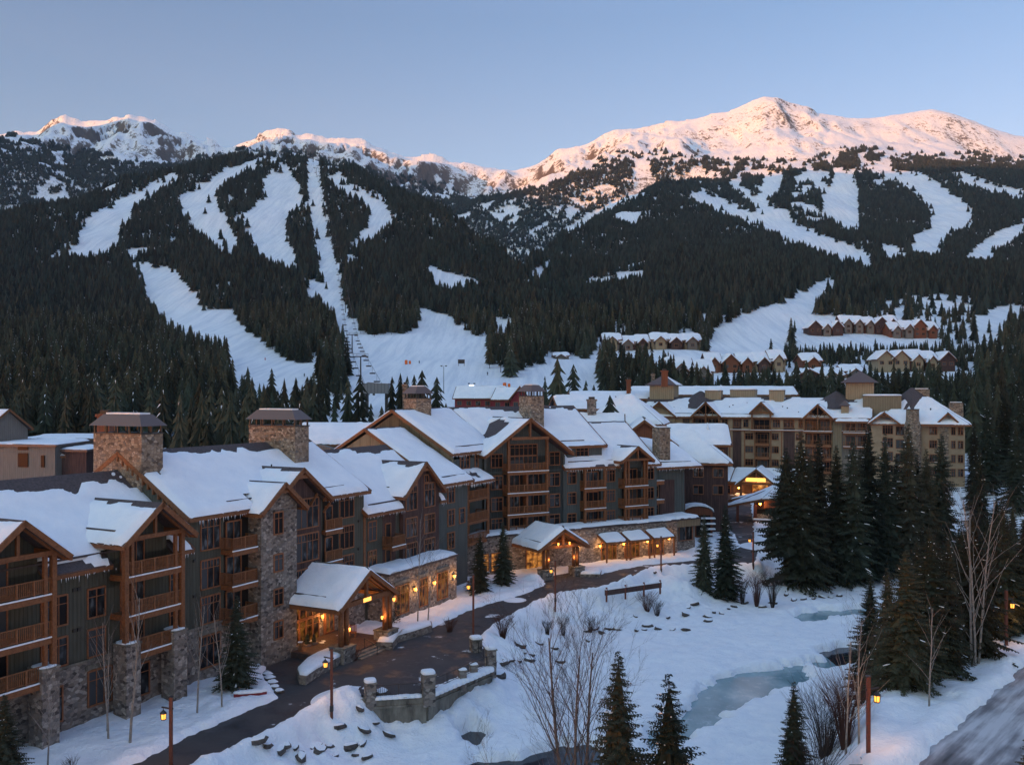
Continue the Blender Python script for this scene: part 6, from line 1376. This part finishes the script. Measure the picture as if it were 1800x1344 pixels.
def bare_tree(px, Y, h, seed, lb, name='aspen_tree', cat='bare tree', z=None, **k):
    x = (px-900)/1650*Y; z = gz(x, Y) if z is None else z; t = thing(name, lb, cat, (x, Y, z)); k.setdefault('m', 'aspen_bark'); tr, tw = bare(h*(1.0 if name != 'aspen_tree' else 1.12), seed, **k); tr.build('trunk', t, True); tw.build('twigs', t, True); return t
bare_tree(1011, 55, 15.5, 1, 'big bare cottonwood with two pale trunks in front of the frozen river', 'cottonwood_tree', m='pale_bark', stems=3, spread=.09, r0=.16, nb=(6, 5, 4, 4, 3), first=.28, side=.58, tip='twig')
bare_tree(935, 57, 8.5, 2, 'bare leaning sapling left of the big cottonwood', 'cottonwood_sapling', stems=2, spread=.5, r0=.05, depth=4)
for (px, Y, h, sd_, lb, st) in ((191, 66.8, 8.6, 3, 'thin white aspen in front of the stone wall left of the pier', 1), (188, 68.6, 8.0, 4, 'slender aspen just behind the left foreground aspens', 1), (228, 66.4, 9.8, 5, 'tallest foreground aspen before the second stone pier', 1),
      (346, 72.5, 9.0, 6, 'straight aspen in front of the three pane window by the small spruce', 1), (390, 73.0, 8.5, 7, 'aspen just left of the small spruce by the stone tower', 1), (83, 60.6, 6.0, 8, 'thin dark sapling at the far left in front of the first stone pier', 1),
      (734, 101.0, 10.5, 9, 'tall white birch like aspen before the lit pavilion windows', 1), (752, 102.0, 7.0, 10, 'shorter aspen beside the tall one at the pavilion', 1), (1715, 71.5, 13, 11, 'pale triple stemmed aspen in front of the dark spruces on the right', 3), (1633, 62, 7.5, 12, 'thin pale aspen rising against the dark right bank trees', 1),
      (1487, 57, 7.0, 13, 'left of two thin saplings beside the foreground right lamp', 1), (1510, 56.5, 7.2, 14, 'right of two thin saplings beside the foreground right lamp', 1), (1690, 150, 7, 15, 'small bare tree on the snow slope right of the tan hotel', 3), (1375, 185, 4, 16, 'bare grey tree by the sign gable of the tan hotel', 3)):
    bare_tree(px, Y, h, sd_, lb, stems=st, spread=.10, r0=.085 if h < 9 else .11, depth=4, nb=(4, 4, 3, 3), first=.3 if st == 1 else .2, side=.7)
def shrub(px, Y, h, w_, seed, lb, m='twig', n=60):
    x = (px-900)/1650*Y; z = gz(x, Y); q = random.Random(seed); b = MB()
    for i in range(n):
        a = q.uniform(0, 6.28); s_ = q.random()**.7*w_; p = Vector((math.cos(a)*.15, math.sin(a)*.15, -.2)); hh = h*q.uniform(.6, 1.0); e = Vector((math.cos(a)*s_, math.sin(a)*s_, hh)); md_ = (p+e)/2+Vector((math.cos(a)*-.1*s_, math.sin(a)*-.1*s_, .1*hh))
        b.tube([tuple(p), tuple(md_), tuple(e)], [.018, .013, .004], m, 3, False)
        for k in range(3):
            f_ = q.uniform(.4, .95); s0 = md_.lerp(e, f_); a2 = a+q.uniform(-1.3, 1.3); e2 = s0+Vector((math.cos(a2)*.25*h, math.sin(a2)*.25*h, .28*h))*q.uniform(.4, .9); b.tube([tuple(s0), tuple(e2)], [.010, .004], m, 3, False)
    o = b.build('shrub', None, True); o.location = (x, Y, z); tag(o, lb, 'bare shrub'); return o
SH = [(884, 97, 2.4, 1.5, 'brown leafless shrub on the snowbank right of the tall street lamp', 'rust_twig', 90), (1038, 110, 1.8, .7, 'small dark shrub on the bank below the road, left of the central mounds', 'twig', 50), (1138, 118, 2.4, 1.6, 'broad reddish shrub under the timber guard fence', 'rust_twig', 90),
 (1155, 117, 2.0, 1.0, 'smaller shrub touching the right of the broad reddish one', 'twig', 60), (1305, 124, 3.6, 1.2, 'tall brown shrub right of the spruce pair', 'twig', 80), (1330, 123, 4.6, 1.4, 'reddish tall shrub at the foot of the bend street lamp', 'rust_twig', 100), (1358, 122, 4.4, 1.3, 'dark upright shrub left of the river grove trunks', 'twig', 90),
 (1450, 62, 4.6, 2.4, 'large fan shaped willow shrub left of the foreground right lamp', 'twig', 150), (1485, 60, 4.8, 1.7, 'rust coloured willow thicket behind the foreground right lamp', 'rust_twig', 150), (1440, 54, 3.6, 2.0, 'leaning willow stems at the bottom right of the river', 'twig', 90), (1275, 48.5, 2.4, 1.8, 'low willow tips at the bottom edge right of the twin spruces', 'twig', 110),
 (1395, 52, 1.8, 1.3, 'reddish twigs round the foot of the small foreground spruce', 'rust_twig', 90), (378, 60.5, 1.6, .8, 'grass like shrub at the road edge at the bottom left', 'twig', 60), (125, 59, 1.4, .5, 'tiny shrub in the snow at the lower left', 'twig', 24), (790, 98, 1.5, 1.0, 'snowy twiggy bush in front of the lit pavilion end', 'rust_twig', 60),
 (990, 108, 2.2, .8, 'slim twiggy bush behind the cottonwood crown', 'twig', 50), (962, 107, 1.6, .7, 'low dark bush left of the slim twiggy one behind the cottonwood', 'twig', 60), 
 (622, 87.5, 1.2, .9, 'pale twigs with snow beside the chairs under the canopy', 'rust_twig', 60), (1050, 190, 2, 1, 'twigs hiding at the village house corner', 'twig', 30)]
for i, (px, Y, h, w2, lb, m, n) in enumerate(SH[:-1]): shrub(px, Y, h, w2, 500+i, lb, m, n)
# small evergreens and pots around the canopy
def evergreen(px, py, h, lb, pot=False, seed=1):
    x, y = G(px, py, .3); t = thing('potted_evergreen' if pot else 'evergreen_bush', lb, 'potted plant' if pot else 'bush', (x, y, .3)); q = random.Random(seed); b = MB()
    for i in range(260):
        a = q.uniform(0, 6.28); zz = q.random(); r_ = (.42*(1-zz)**.6+.05)*h*.55*q.uniform(.5, 1); p = Vector((math.cos(a)*r_, math.sin(a)*r_, (.45 if pot else 0)+zz*h)); s_ = .10; d = Vector((q.uniform(-1, 1), q.uniform(-1, 1), q.uniform(-.3, 1))).normalized()*s_; e = d.orthogonal().normalized()*s_*.5
        b.add([tuple(p-e), tuple(p+e), tuple(p+d*1.6)], [(0, 1, 2)], 'needles')
    b.build('foliage', t)
    if pot: b = MB(); b.lathe((0, 0, 0), [(.32, 0), (.42, .5), (.36, .52)], 'brown_metal', 10); b.build('pot', t, True)
    return t
evergreen(684, 1118, 1.1, 'potted evergreen on the planter wall right of the canopy pier', True, 1); evergreen(607, 1110, .9, 'potted evergreen between the canopy posts', True, 2); evergreen(540, 1140, 1.0, 'dark potted shrub left of the entrance doors', True, 3)
evergreen(697, 1094, 2.2, 'dark round evergreen against the pavilion wall beside the pot', False, 4); evergreen(672, 1085, 2.8, 'tall dark evergreen bush behind the right canopy posts', False, 5); evergreen(552, 1136, .8, 'low evergreen in a box right of the path lamp', True, 6); evergreen(1012, 1002, 1.3, 'evergreen bush right of the arched entrance pier', False, 7)
for (px, py, lb) in ((620, 1118, 'stack of wooden chairs on the terrace under the canopy'), ):
    x, y = G(px, py, .6); t = thing('terrace_chair', lb, 'chair', (x, y, .62)); b = MB(); b.box(-.35, .35, -.35, .35, .4, .46, 'trim_wood'); b.build('seat', t); b = MB()
    for i in range(5): b.box(-.33+i*.14, -.25+i*.14, .3, .35, .46, 1.1, 'trim_wood')
    b.build('backrest', t)
    for sx_ in (-.3, .3):
        for sy2 in (-.3, .3): b = MB(); b.box(sx_-.04, sx_+.04, sy2-.04, sy2+.04, 0, .4, 'trim_wood'); b.build('leg', t)
# path lamp at the tower foot, bollard signs
x, y = G(528, 1150, .3); t = thing('path_post', 'slim lit wooden post at the foot of the stone tower wall', 'post', (x, y, .2)); b = MB(); b.box(-.14, .14, -.14, .14, -.5, 1.3, 'timber'); b.box(-.2, .2, -.2, .2, 1.3, 1.36, 'snow'); b.build('shaft', t)
x, y = G(440, 1224, .3); t = thing('fallen_sign', 'red brown board with snow lying at the path edge left of the planter', 'board', (x, y, .45), R(15)); b = MB(); b.box(-1.3, 1.3, -.15, .15, -.3, .22, 'red_boards'); b.build('board', t); b = MB(); dome(b, 0, .1, .2, 1.35, .3, .2, sq=3); b.build('snow_cap', t, True)
# gatehouse with the sweeping snow roof
gx, gy = G(1358, 915, 1.0); t = thing('gatehouse', 'small timber gatehouse with a swooping snow roof beside the river grove', 'building', (gx, gy, 1.0), R(-12)); BLD.append((gx, gy, 8))
b = MB(); b.box(-3.2, 5.5, 0, 5, -1.5, 3.3, 'rust_boards'); b.build('wall', t)
b = MB(); b.prism([(-5.0, -.2, 0), (5.8, -.2, 0), (5.8, -.2, 1.4), (4.2, -.2, 1.6), (-3.4, -.2, 1.3), (-3.6, -.2, .2)], (0, .3, 0), 'stone'); b.box(-3.0, -.4, -.08, 0, .6, 2.2, 'painted_shade'); b.box(.6, 1.8, -.08, 0, -.2, 2.2, 'painted_shade'); b.build('stone_front', t)
b = MB(); b.box(-1.6, 2.2, -1.0, -.1, 2.5, 4.6, 'rust_boards'); b.build('gable_face', t)
rg = Roofs(t, 77, .35, False); rg.plane((-9.0, -1.6, 2.7), (-2.0, -1.9, 4.3), (1.2, 2.2, 6.6), (-3.6, 4.4, 4.2), bare=0, step=.4, guard=False); rg.plane((-2.2, -1.9, 4.3), (3.0, -2.2, 4.5), (2.2, 2.2, 6.8), (1.2, 2.2, 6.6), bare=0, step=.4, guard=False)
rg.plane((3.0, -2.3, 2.0), (9.6, -1.5, 2.9), (7.0, 4.2, 4.4), (2.2, 2.3, 6.8), bare=0, step=.4, guard=False); rg.plane((8.8, 7, 3), (-8, 7, 3), (-3.6, 4.2, 4.4), (7, 4.2, 4.4), bare=0, guard=False); rg.done()
for (x_, w2) in ((-6.4, .25), (-3.2, .3)): b = MB(); b.box(x_-w2, x_+w2, -1.4, -1.4+2*w2, -1.5, 3.0, 'pole_wood'); b.build('post', t)
sconce(t, -2.3, -1.1, 3.3, 50, big=.28); b = MB(); b.box(-3.6, 6.0, -2.6, -2.3, -1.2, .5, 'rust_boards'); b.box(-3.6, 6.0, -2.7, -2.2, .5, .75, 'snow'); b.build('ramp_wall', t)
# carved pole, sign hut and stair by the lodge corner
px_, Yt = 1242, 172; x = (px_-900)/1650*Yt; t = thing('totem_pole', 'tall carved wooden pole with a snow crusted top between the lodges', 'totem pole', (x, Yt, 1.0))
b = MB(); b.tube([(0, 0, -1), (0, 0, 8), (0, 0, 13), (.15, 0, 16)], [.62, .58, .5, .35], 'pole_wood', 8); b.build('shaft', t, True); b = MB()
for zz, s_ in ((13, .72), (11, .75), (8.5, .8), (5.5, .8)): b.lathe((0, 0, zz), [(.4, -.6), (s_, -.2), (s_, .2), (.42, .6)], 'pole_wood', 8)
b.build('carving', t, True); b = MB(); b.tube([(.1, -.1, 13.2), (0, -.1, 15), (.3, 0, 17.2), (.15, 0, 18.6)], [.35, .55, .35, .05], 'snow', 6); b.build('snow_cap', t, True)
for dx in (-1.4, 1.2): sconce(t, dx, -.6, 9.2 if dx < 0 else 8.4, 30, big=.22)
t = thing('arched_kiosk', 'small kiosk with an arched snowy roof at the left of the carved pole', 'kiosk', ((1228-900)/1650*160, 160, 1.2)); b = MB(); b.box(-2.4, 2.4, 0, 3, -1, 3.4, 'rust_boards'); b.prism([(2.4*math.cos(a), 0, 3.4+1.0*math.sin(a)) for a in np.linspace(0, math.pi, 9)], (0, 3, 0), 'rust_boards'); b.box(-.4, 2.0, -.06, 0, -.5, 3.0, 'painted_shade'); b.build('wall', t)
b = MB(); b.prism([(2.6*math.cos(a), -.2, 3.5+1.05*math.sin(a)) for a in np.linspace(0, math.pi, 9)]+[(2.6*math.cos(a), -.2, 3.78+1.05*math.sin(a)) for a in np.linspace(math.pi, 0, 9)], (0, 3.3, 0), 'snow'); b.build('snow_roof', t)
b = MB()
for i in range(4): b.box(.2, 2.6, -1.4, -.4, -.2+i*.9, 0+i*.9, 'snow')
b.build('shelf', t)
# ------------------------------------------------------------ forest on the hills
def far_tree(seed, m, k=7, layers=5, snow=.0, rad=.17, low=.10):
    r = random.Random(seed); V = []; F = []; MI = []
    H = 1.0
    for i in range(layers):
        t = i/layers; z0 = H*(low+(.94-low)*t); z1 = min(H, z0+H*(.42-.2*t)); ro = rad*(1-t)**.85*r.uniform(.85, 1.15)+.012; n = len(V)
        a0 = r.random()*6; V.append((0, 0, z1))
        for j in range(2*k):
            a = a0+math.pi*j/k; q = ro*(1.0 if j % 2 == 0 else .52)*r.uniform(.8, 1.2); V.append((math.cos(a)*q, math.sin(a)*q, z0+(-.02 if j % 2 == 0 else .03)*H+r.uniform(-.012, .012)))
        for j in range(2*k): F.append((n, n+1+j, n+1+(j+1) % (2*k))); MI.append(1 if r.random() < snow else 0)
    n = len(V)
    for j in range(3): V.append((math.cos(j*2.1)*.012, math.sin(j*2.1)*.012, -.05)); V.append((math.cos(j*2.1)*.008, math.sin(j*2.1)*.008, .5))
    for j in range(3):
        a, b = n+2*j, n+2*((j+1) % 3); F.append((a, b, b+1)); MI.append(2); F.append((a, b+1, a+1)); MI.append(2)
    return np.array(V, dtype=np.float32), np.array(F), np.array(MI), [m, 'snow', 'bark']
def mid_spec(seed, m, snow): 
    (V, F, MI, ms), tb = spruce(16, 2.3, 22, 7, 3, seed, m, snow, .08, .18, .3); return (V/16, F, MI, ms), tb
def gn_forest(name, groups, x, y, z, s, wd, label=None):
    """one forest object: a point cloud on which whole trees are instanced"""
    n = len(x); me = bpy.data.meshes.new(name); me.vertices.add(n)
    me.vertices.foreach_set('co', np.stack([x, y, z], 1).astype(np.float32).ravel())
    for nm, arr, ty in (('tsc', np.stack([wd, wd, s], 1), 'FLOAT_VECTOR'), ('trot', np.stack([0*x, 0*x, NP.uniform(0, 6.28, n)], 1), 'FLOAT_VECTOR')):
        at = me.attributes.new(nm, ty, 'POINT'); at.data.foreach_set('vector', arr.astype(np.float32).ravel())
    pick = NP.randint(0, len(groups), n); at = me.attributes.new('pick', 'INT', 'POINT'); at.data.foreach_set('value', pick.astype(np.int32))
    o = mk(name, me, None, kind='stuff')
    g = bpy.data.node_groups.new(name, 'GeometryNodeTree'); g.interface.new_socket('Geometry', in_out='INPUT', socket_type='NodeSocketGeometry')
    g.interface.new_socket('Geometry', in_out='OUTPUT', socket_type='NodeSocketGeometry')
    n_ = g.nodes; l = g.links; gi = n_.new('NodeGroupInput'); go = n_.new('NodeGroupOutput'); jo = n_.new('GeometryNodeJoinGeometry')
    ip0 = n_.new('GeometryNodeInputNamedAttribute'); ip0.data_type = 'INT'; ip0.inputs[0].default_value = 'pick'
    sc_ = n_.new('GeometryNodeInputNamedAttribute'); sc_.data_type = 'FLOAT_VECTOR'; sc_.inputs[0].default_value = 'tsc'
    ro_ = n_.new('GeometryNodeInputNamedAttribute'); ro_.data_type = 'FLOAT_VECTOR'; ro_.inputs[0].default_value = 'trot'
    m2p = n_.new('GeometryNodeMeshToPoints'); l.new(gi.outputs[0], m2p.inputs[0])
    for i, src in enumerate(groups):
        oi = n_.new('GeometryNodeObjectInfo'); oi.inputs['Object'].default_value = src; oi.inputs['As Instance'].default_value = True
        cmp = n_.new('FunctionNodeCompare'); cmp.data_type = 'INT'; cmp.operation = 'EQUAL'; l.new(ip0.outputs[0], cmp.inputs[2]); cmp.inputs[3].default_value = i
        ins = n_.new('GeometryNodeInstanceOnPoints'); l.new(m2p.outputs[0], ins.inputs['Points']); l.new(cmp.outputs[0], ins.inputs['Selection'])
        l.new(oi.outputs['Geometry'], ins.inputs['Instance']); l.new(sc_.outputs[0], ins.inputs['Scale']); l.new(ro_.outputs[0], ins.inputs['Rotation'])
        l.new(ins.outputs[0], jo.inputs[0])
    l.new(jo.outputs[0], go.inputs[0]); md = o.modifiers.new('trees', 'NODES'); md.node_group = g
    return o
def data_obj(spec, name):
    V, F, MI, ms = spec; me = bpy.data.meshes.new(name); me.from_pydata(V.tolist(), [], F.tolist())
    for x_ in ms: me.materials.append(M[x_])
    me.polygons.foreach_set('material_index', MI.astype(np.int32)); me.update(); return me
far_me = [data_obj(far_tree(20+i, 'far_needles', 6, 4+i % 2), 'far_tree_%d' % i) for i in range(3)]
mid_me = []
def mid_tree(seed, m, snow, rad, low, layers=13, k=8):
    """slender conifer: many jagged drooping skirts with loose spray tips"""
    r = random.Random(seed); V = []; F = []; MI = []
    for i in range(layers):
        t = i/layers; z0 = low+(.95-low)*t**.95; z1 = min(1, z0+.16*(1-t)+.06); ro = rad*(1-t)**.8*r.uniform(.75, 1.2)+.008; n = len(V); a0 = r.random()*6; V.append((0, 0, z1))
        for j in range(2*k):
            a = a0+math.pi*j/k+r.uniform(-.12, .12); q = ro*(r.uniform(.75, 1.35) if j % 2 == 0 else r.uniform(.3, .6)); V.append((math.cos(a)*q, math.sin(a)*q, z0+(-.012 if j % 2 == 0 else .02)+r.uniform(-.01, .01)))
        for j in range(2*k):
            F.append((n, n+1+j, n+1+(j+1) % (2*k))); MI.append(0)
        for j in range(k):
            a = r.uniform(0, 6.28); q = ro*r.uniform(.5, 1.25); w0 = .18; zz = z0+r.uniform(-.03, .03); n = len(V)
            V += [(math.cos(a-w0)*q*.5, math.sin(a-w0)*q*.5, zz+.012), (math.cos(a+w0)*q*.5, math.sin(a+w0)*q*.5, zz+.012), (math.cos(a)*q*1.15, math.sin(a)*q*1.15, zz-.022)]; F.append((n, n+1, n+2)); MI.append(1 if r.random() < snow*14 else 0)
    n = len(V)
    for j in range(4): a = j*1.57; V.append((math.cos(a)*.011, math.sin(a)*.011, -.05)); V.append((math.cos(a)*.006, math.sin(a)*.006, .6))
    for j in range(4):
        a, b = n+2*j, n+2*((j+1) % 4); F.append((a, b, b+1)); MI.append(2); F.append((a, b+1, a+1)); MI.append(2)
    return np.array(V, dtype=np.float32), np.array(F), np.array(MI), [m, 'snow', 'bark']
for i, (mm, sn, rd_, lw) in enumerate((('needles', .003, .15, .06), ('rust_needles', .002, .13, .16), ('needles', .010, .16, .04), ('needles', .002, .12, .22))):
    mid_me.append(data_obj(mid_tree(40+i, mm, sn, rd_, lw), 'mid_tree_%d' % i))
# single trees behind the roofs, at the foot of the pistes
MIDT = [(612,215,656,1.0,0,'tall spruce rising right of the second stone chimney, left of a close pair'), (633,212,648,1.1,2,'tallest spruce between the second and third stone chimneys'), (652,218,700,.9,0,'short spruce hiding the left leg of the lift station'),
 (571,232,692,.8,2,'small spruce left of a matching one behind the second chimney'), (588,230,694,.8,0,'small spruce right of its match behind the second chimney'), (603,205,722,.5,1,'very thin dark spruce tip in front of the tall pair'),
 (689,238,652,.9,0,'left spruce of the tight row of four beside the third chimney'), (704,236,645,.8,2,'second spruce of the tight row beside the third chimney'), (716,240,651,.8,0,'third spruce of the tight row beside the third chimney'), (728,236,648,.9,2,'fourth spruce of the tight row beside the third chimney'),
 (742,232,640,1.3,0,'spreading spruce right behind the third stone chimney'), (768,236,652,1.1,2,'spruce just right of the third stone chimney roof'), (784,226,700,1.1,2,'low snowy bush like spruce at the right foot of the third chimney'), (671,205,706,1.2,1,'small conifer with rust needles painted for its warm lights, before the lift station'),  # rust needles of the lift station conifer stand in for its warm lights
 (980,250,620,1.3,1,'tall spruce left of the two beside the fourth chimney'), (1008,256,630,1.2,2,'spruce right of the tall one beside the fourth chimney'), (1030,266,660,1.0,0,'small spruce between the fourth chimney and the village roofs'), (1044,270,668,.9,2,'smaller spruce right of the one near the village roofs'),
 (958,300,655,.8,0,'thin spruce behind the fourth chimney'), (1072,176,682,1.4,2,'snow flocked dark spruce among the village roofs'),
 (470,245,668,1.0,0,'spruce at the right end of the dark wood behind the second chimney'), (520,240,656,1.1,3,'tall spruce just above the second chimney cap'), (545,238,662,1.0,1,'last spruce of the wood right above the second chimney')]
for i, (col, d, top, wf, k, lab) in enumerate(MIDT):
    x = (col-900)/1650*d; z = gz(x, d, False)-1; H = zof(top, d)-z; o = bpy.data.objects.new('conifer_tree', mid_me[k]); COL.objects.link(o); o.location = (x, d, z); o.scale = (H*wf*1.0, H*wf*1.0, H); o.rotation_euler = (0, 0, i*1.3); tag(o, lab, 'conifer tree')
# individual trees: the ones of the hill forest that show largest
x, y, z = forest_pts(150, 420, 4.6)
px = 900+1650*x/y
ok = ((y > 300) | (px < 560) | ((px > 1060))) & ((y > 205) | ((px > 285) & (px < 552)))
ok &= ~((px > 1230) & (px < 1700) & (y < 262)) & ~((px > -50) & (px < 150) & (y < 215)) & ~((px > 1000) & (px < 1260) & (y < 300))
x, y, z = x[ok], y[ok], z[ok]; zz = np.array([gz(a, b, False) for a, b in zip(x, y)]) if len(x) < 20000 else z
o_ = np.argsort(y); x, y, z = x[o_], y[o_], zz[o_]
NIND = 250
sides = [('left', px_ < 900) for px_ in (900+1650*x/y)]
srcs = []
for i in range(min(NIND, len(x))):
    k = i % 4; H = NP.uniform(17, 26) if NP.rand() < .8 else NP.uniform(9, 14)
    o = bpy.data.objects.new('forest_conifer', mid_me[k]); COL.objects.link(o)
    o.location = (x[i], y[i], z[i]-.3); wd_ = H*NP.uniform(.85, 1.25); o.scale = (wd_, wd_, H); o.rotation_euler = (0, 0, NP.uniform(0, 6.28))
    lft = 900+1650*x[i]/y[i] < 900
    tag(o, 'conifer at the near edge of the forest behind the %s' % ('stone chimneys of the near lodge' if lft else 'tan hotel'), 'conifer tree', 'edge trees behind the %s' % ('near lodge' if lft else 'tan hotel'))
    if i < 4: srcs.append(o)
# sources of the instanced masses are trees that stand in the scene; an instance carries the tree's own shape
xs, ys, zs = x[NIND:], y[NIND:], z[NIND:]
x2, y2, z2 = forest_pts(420, 760, 4.9)
x = np.concatenate([xs, x2]); y = np.concatenate([ys, y2]); z = np.concatenate([zs, z2])
H = NP.uniform(10, 20, len(x))*np.where(NP.rand(len(x)) < .12, .6, 1)*np.where(y < 480, 1.12, 1)
px_ = 900+1650*x/y; H = H*np.where((px_ > 1370) & (px_ < 1720) & (y > 415) & (y < 640), .55, 1)*np.where((px_ > 1220) & (px_ < 1700) & (y > 330) & (y < 480), .72, 1)*np.where((px_ > 1080) & (px_ < 1215) & (y > 430) & (y < 600), .6, 1)
gn_forest('hillside_forest', srcs, x, y, z-.5, H, H*NP.uniform(.85, 1.25, len(x)))
print('mid forest', len(x))
fs = []
for i, me in enumerate(far_me):
    o = bpy.data.objects.new('forest_conifer', me); COL.objects.link(o); yy = 425+i*9; xx = (-.44+.01*i)*yy; o.location = (xx, yy, float(zfan([xx], [yy])[0])); o.scale = (15, 15, 15)
    tag(o, '%s of the slim conifers on the wooded slope at the far left edge' % ('lowest', 'middle', 'highest')[i], 'conifer tree'); fs.append(o)
P = [forest_pts(760, 1250, 4.7, 13), forest_pts(1250, 1900, 5.8, 13), forest_pts(1900, 3000, 7.0, 13), forest_pts(3000, 4300, 8.8, 14)]
SZ = [(8, 17), (8, 16), (9, 17), (11, 18)]; WD = [1.25, 1.55, 2.1, 2.4]
X_ = np.concatenate([p[0] for p in P]); Y_ = np.concatenate([p[1] for p in P]); Z_ = np.concatenate([p[2] for p in P])
H = np.concatenate([NP.uniform(a, b, len(p[0])) for p, (a, b) in zip(P, SZ)]); W = np.concatenate([NP.uniform(.85, 1.2, len(p[0]))*wd_ for p, wd_ in zip(P, WD)])*H
gn_forest('mountain_forest', fs, X_, Y_, Z_-1.0, H, W)
print('far forest', len(X_))
# ------------------------------------------------------------ thin morning haze over the whole valley
hm_ = bpy.data.materials.new('haze'); hm_.use_nodes = True; n_ = hm_.node_tree.nodes; n_.clear(); ou = n_.new('ShaderNodeOutputMaterial'); pv = n_.new('ShaderNodeVolumePrincipled')
pv.inputs['Color'].default_value = (.58, .76, 1.0, 1); pv.inputs['Density'].default_value = 3.3e-5; pv.inputs['Anisotropy'].default_value = 0
hm_.node_tree.links.new(pv.outputs[0], ou.inputs['Volume']); M['haze'] = hm_
b = MB(); b.box(-13500, 13500, -9000, 9500, -400, 2700, 'haze'); o = b.build('haze', None, kind='stuff')
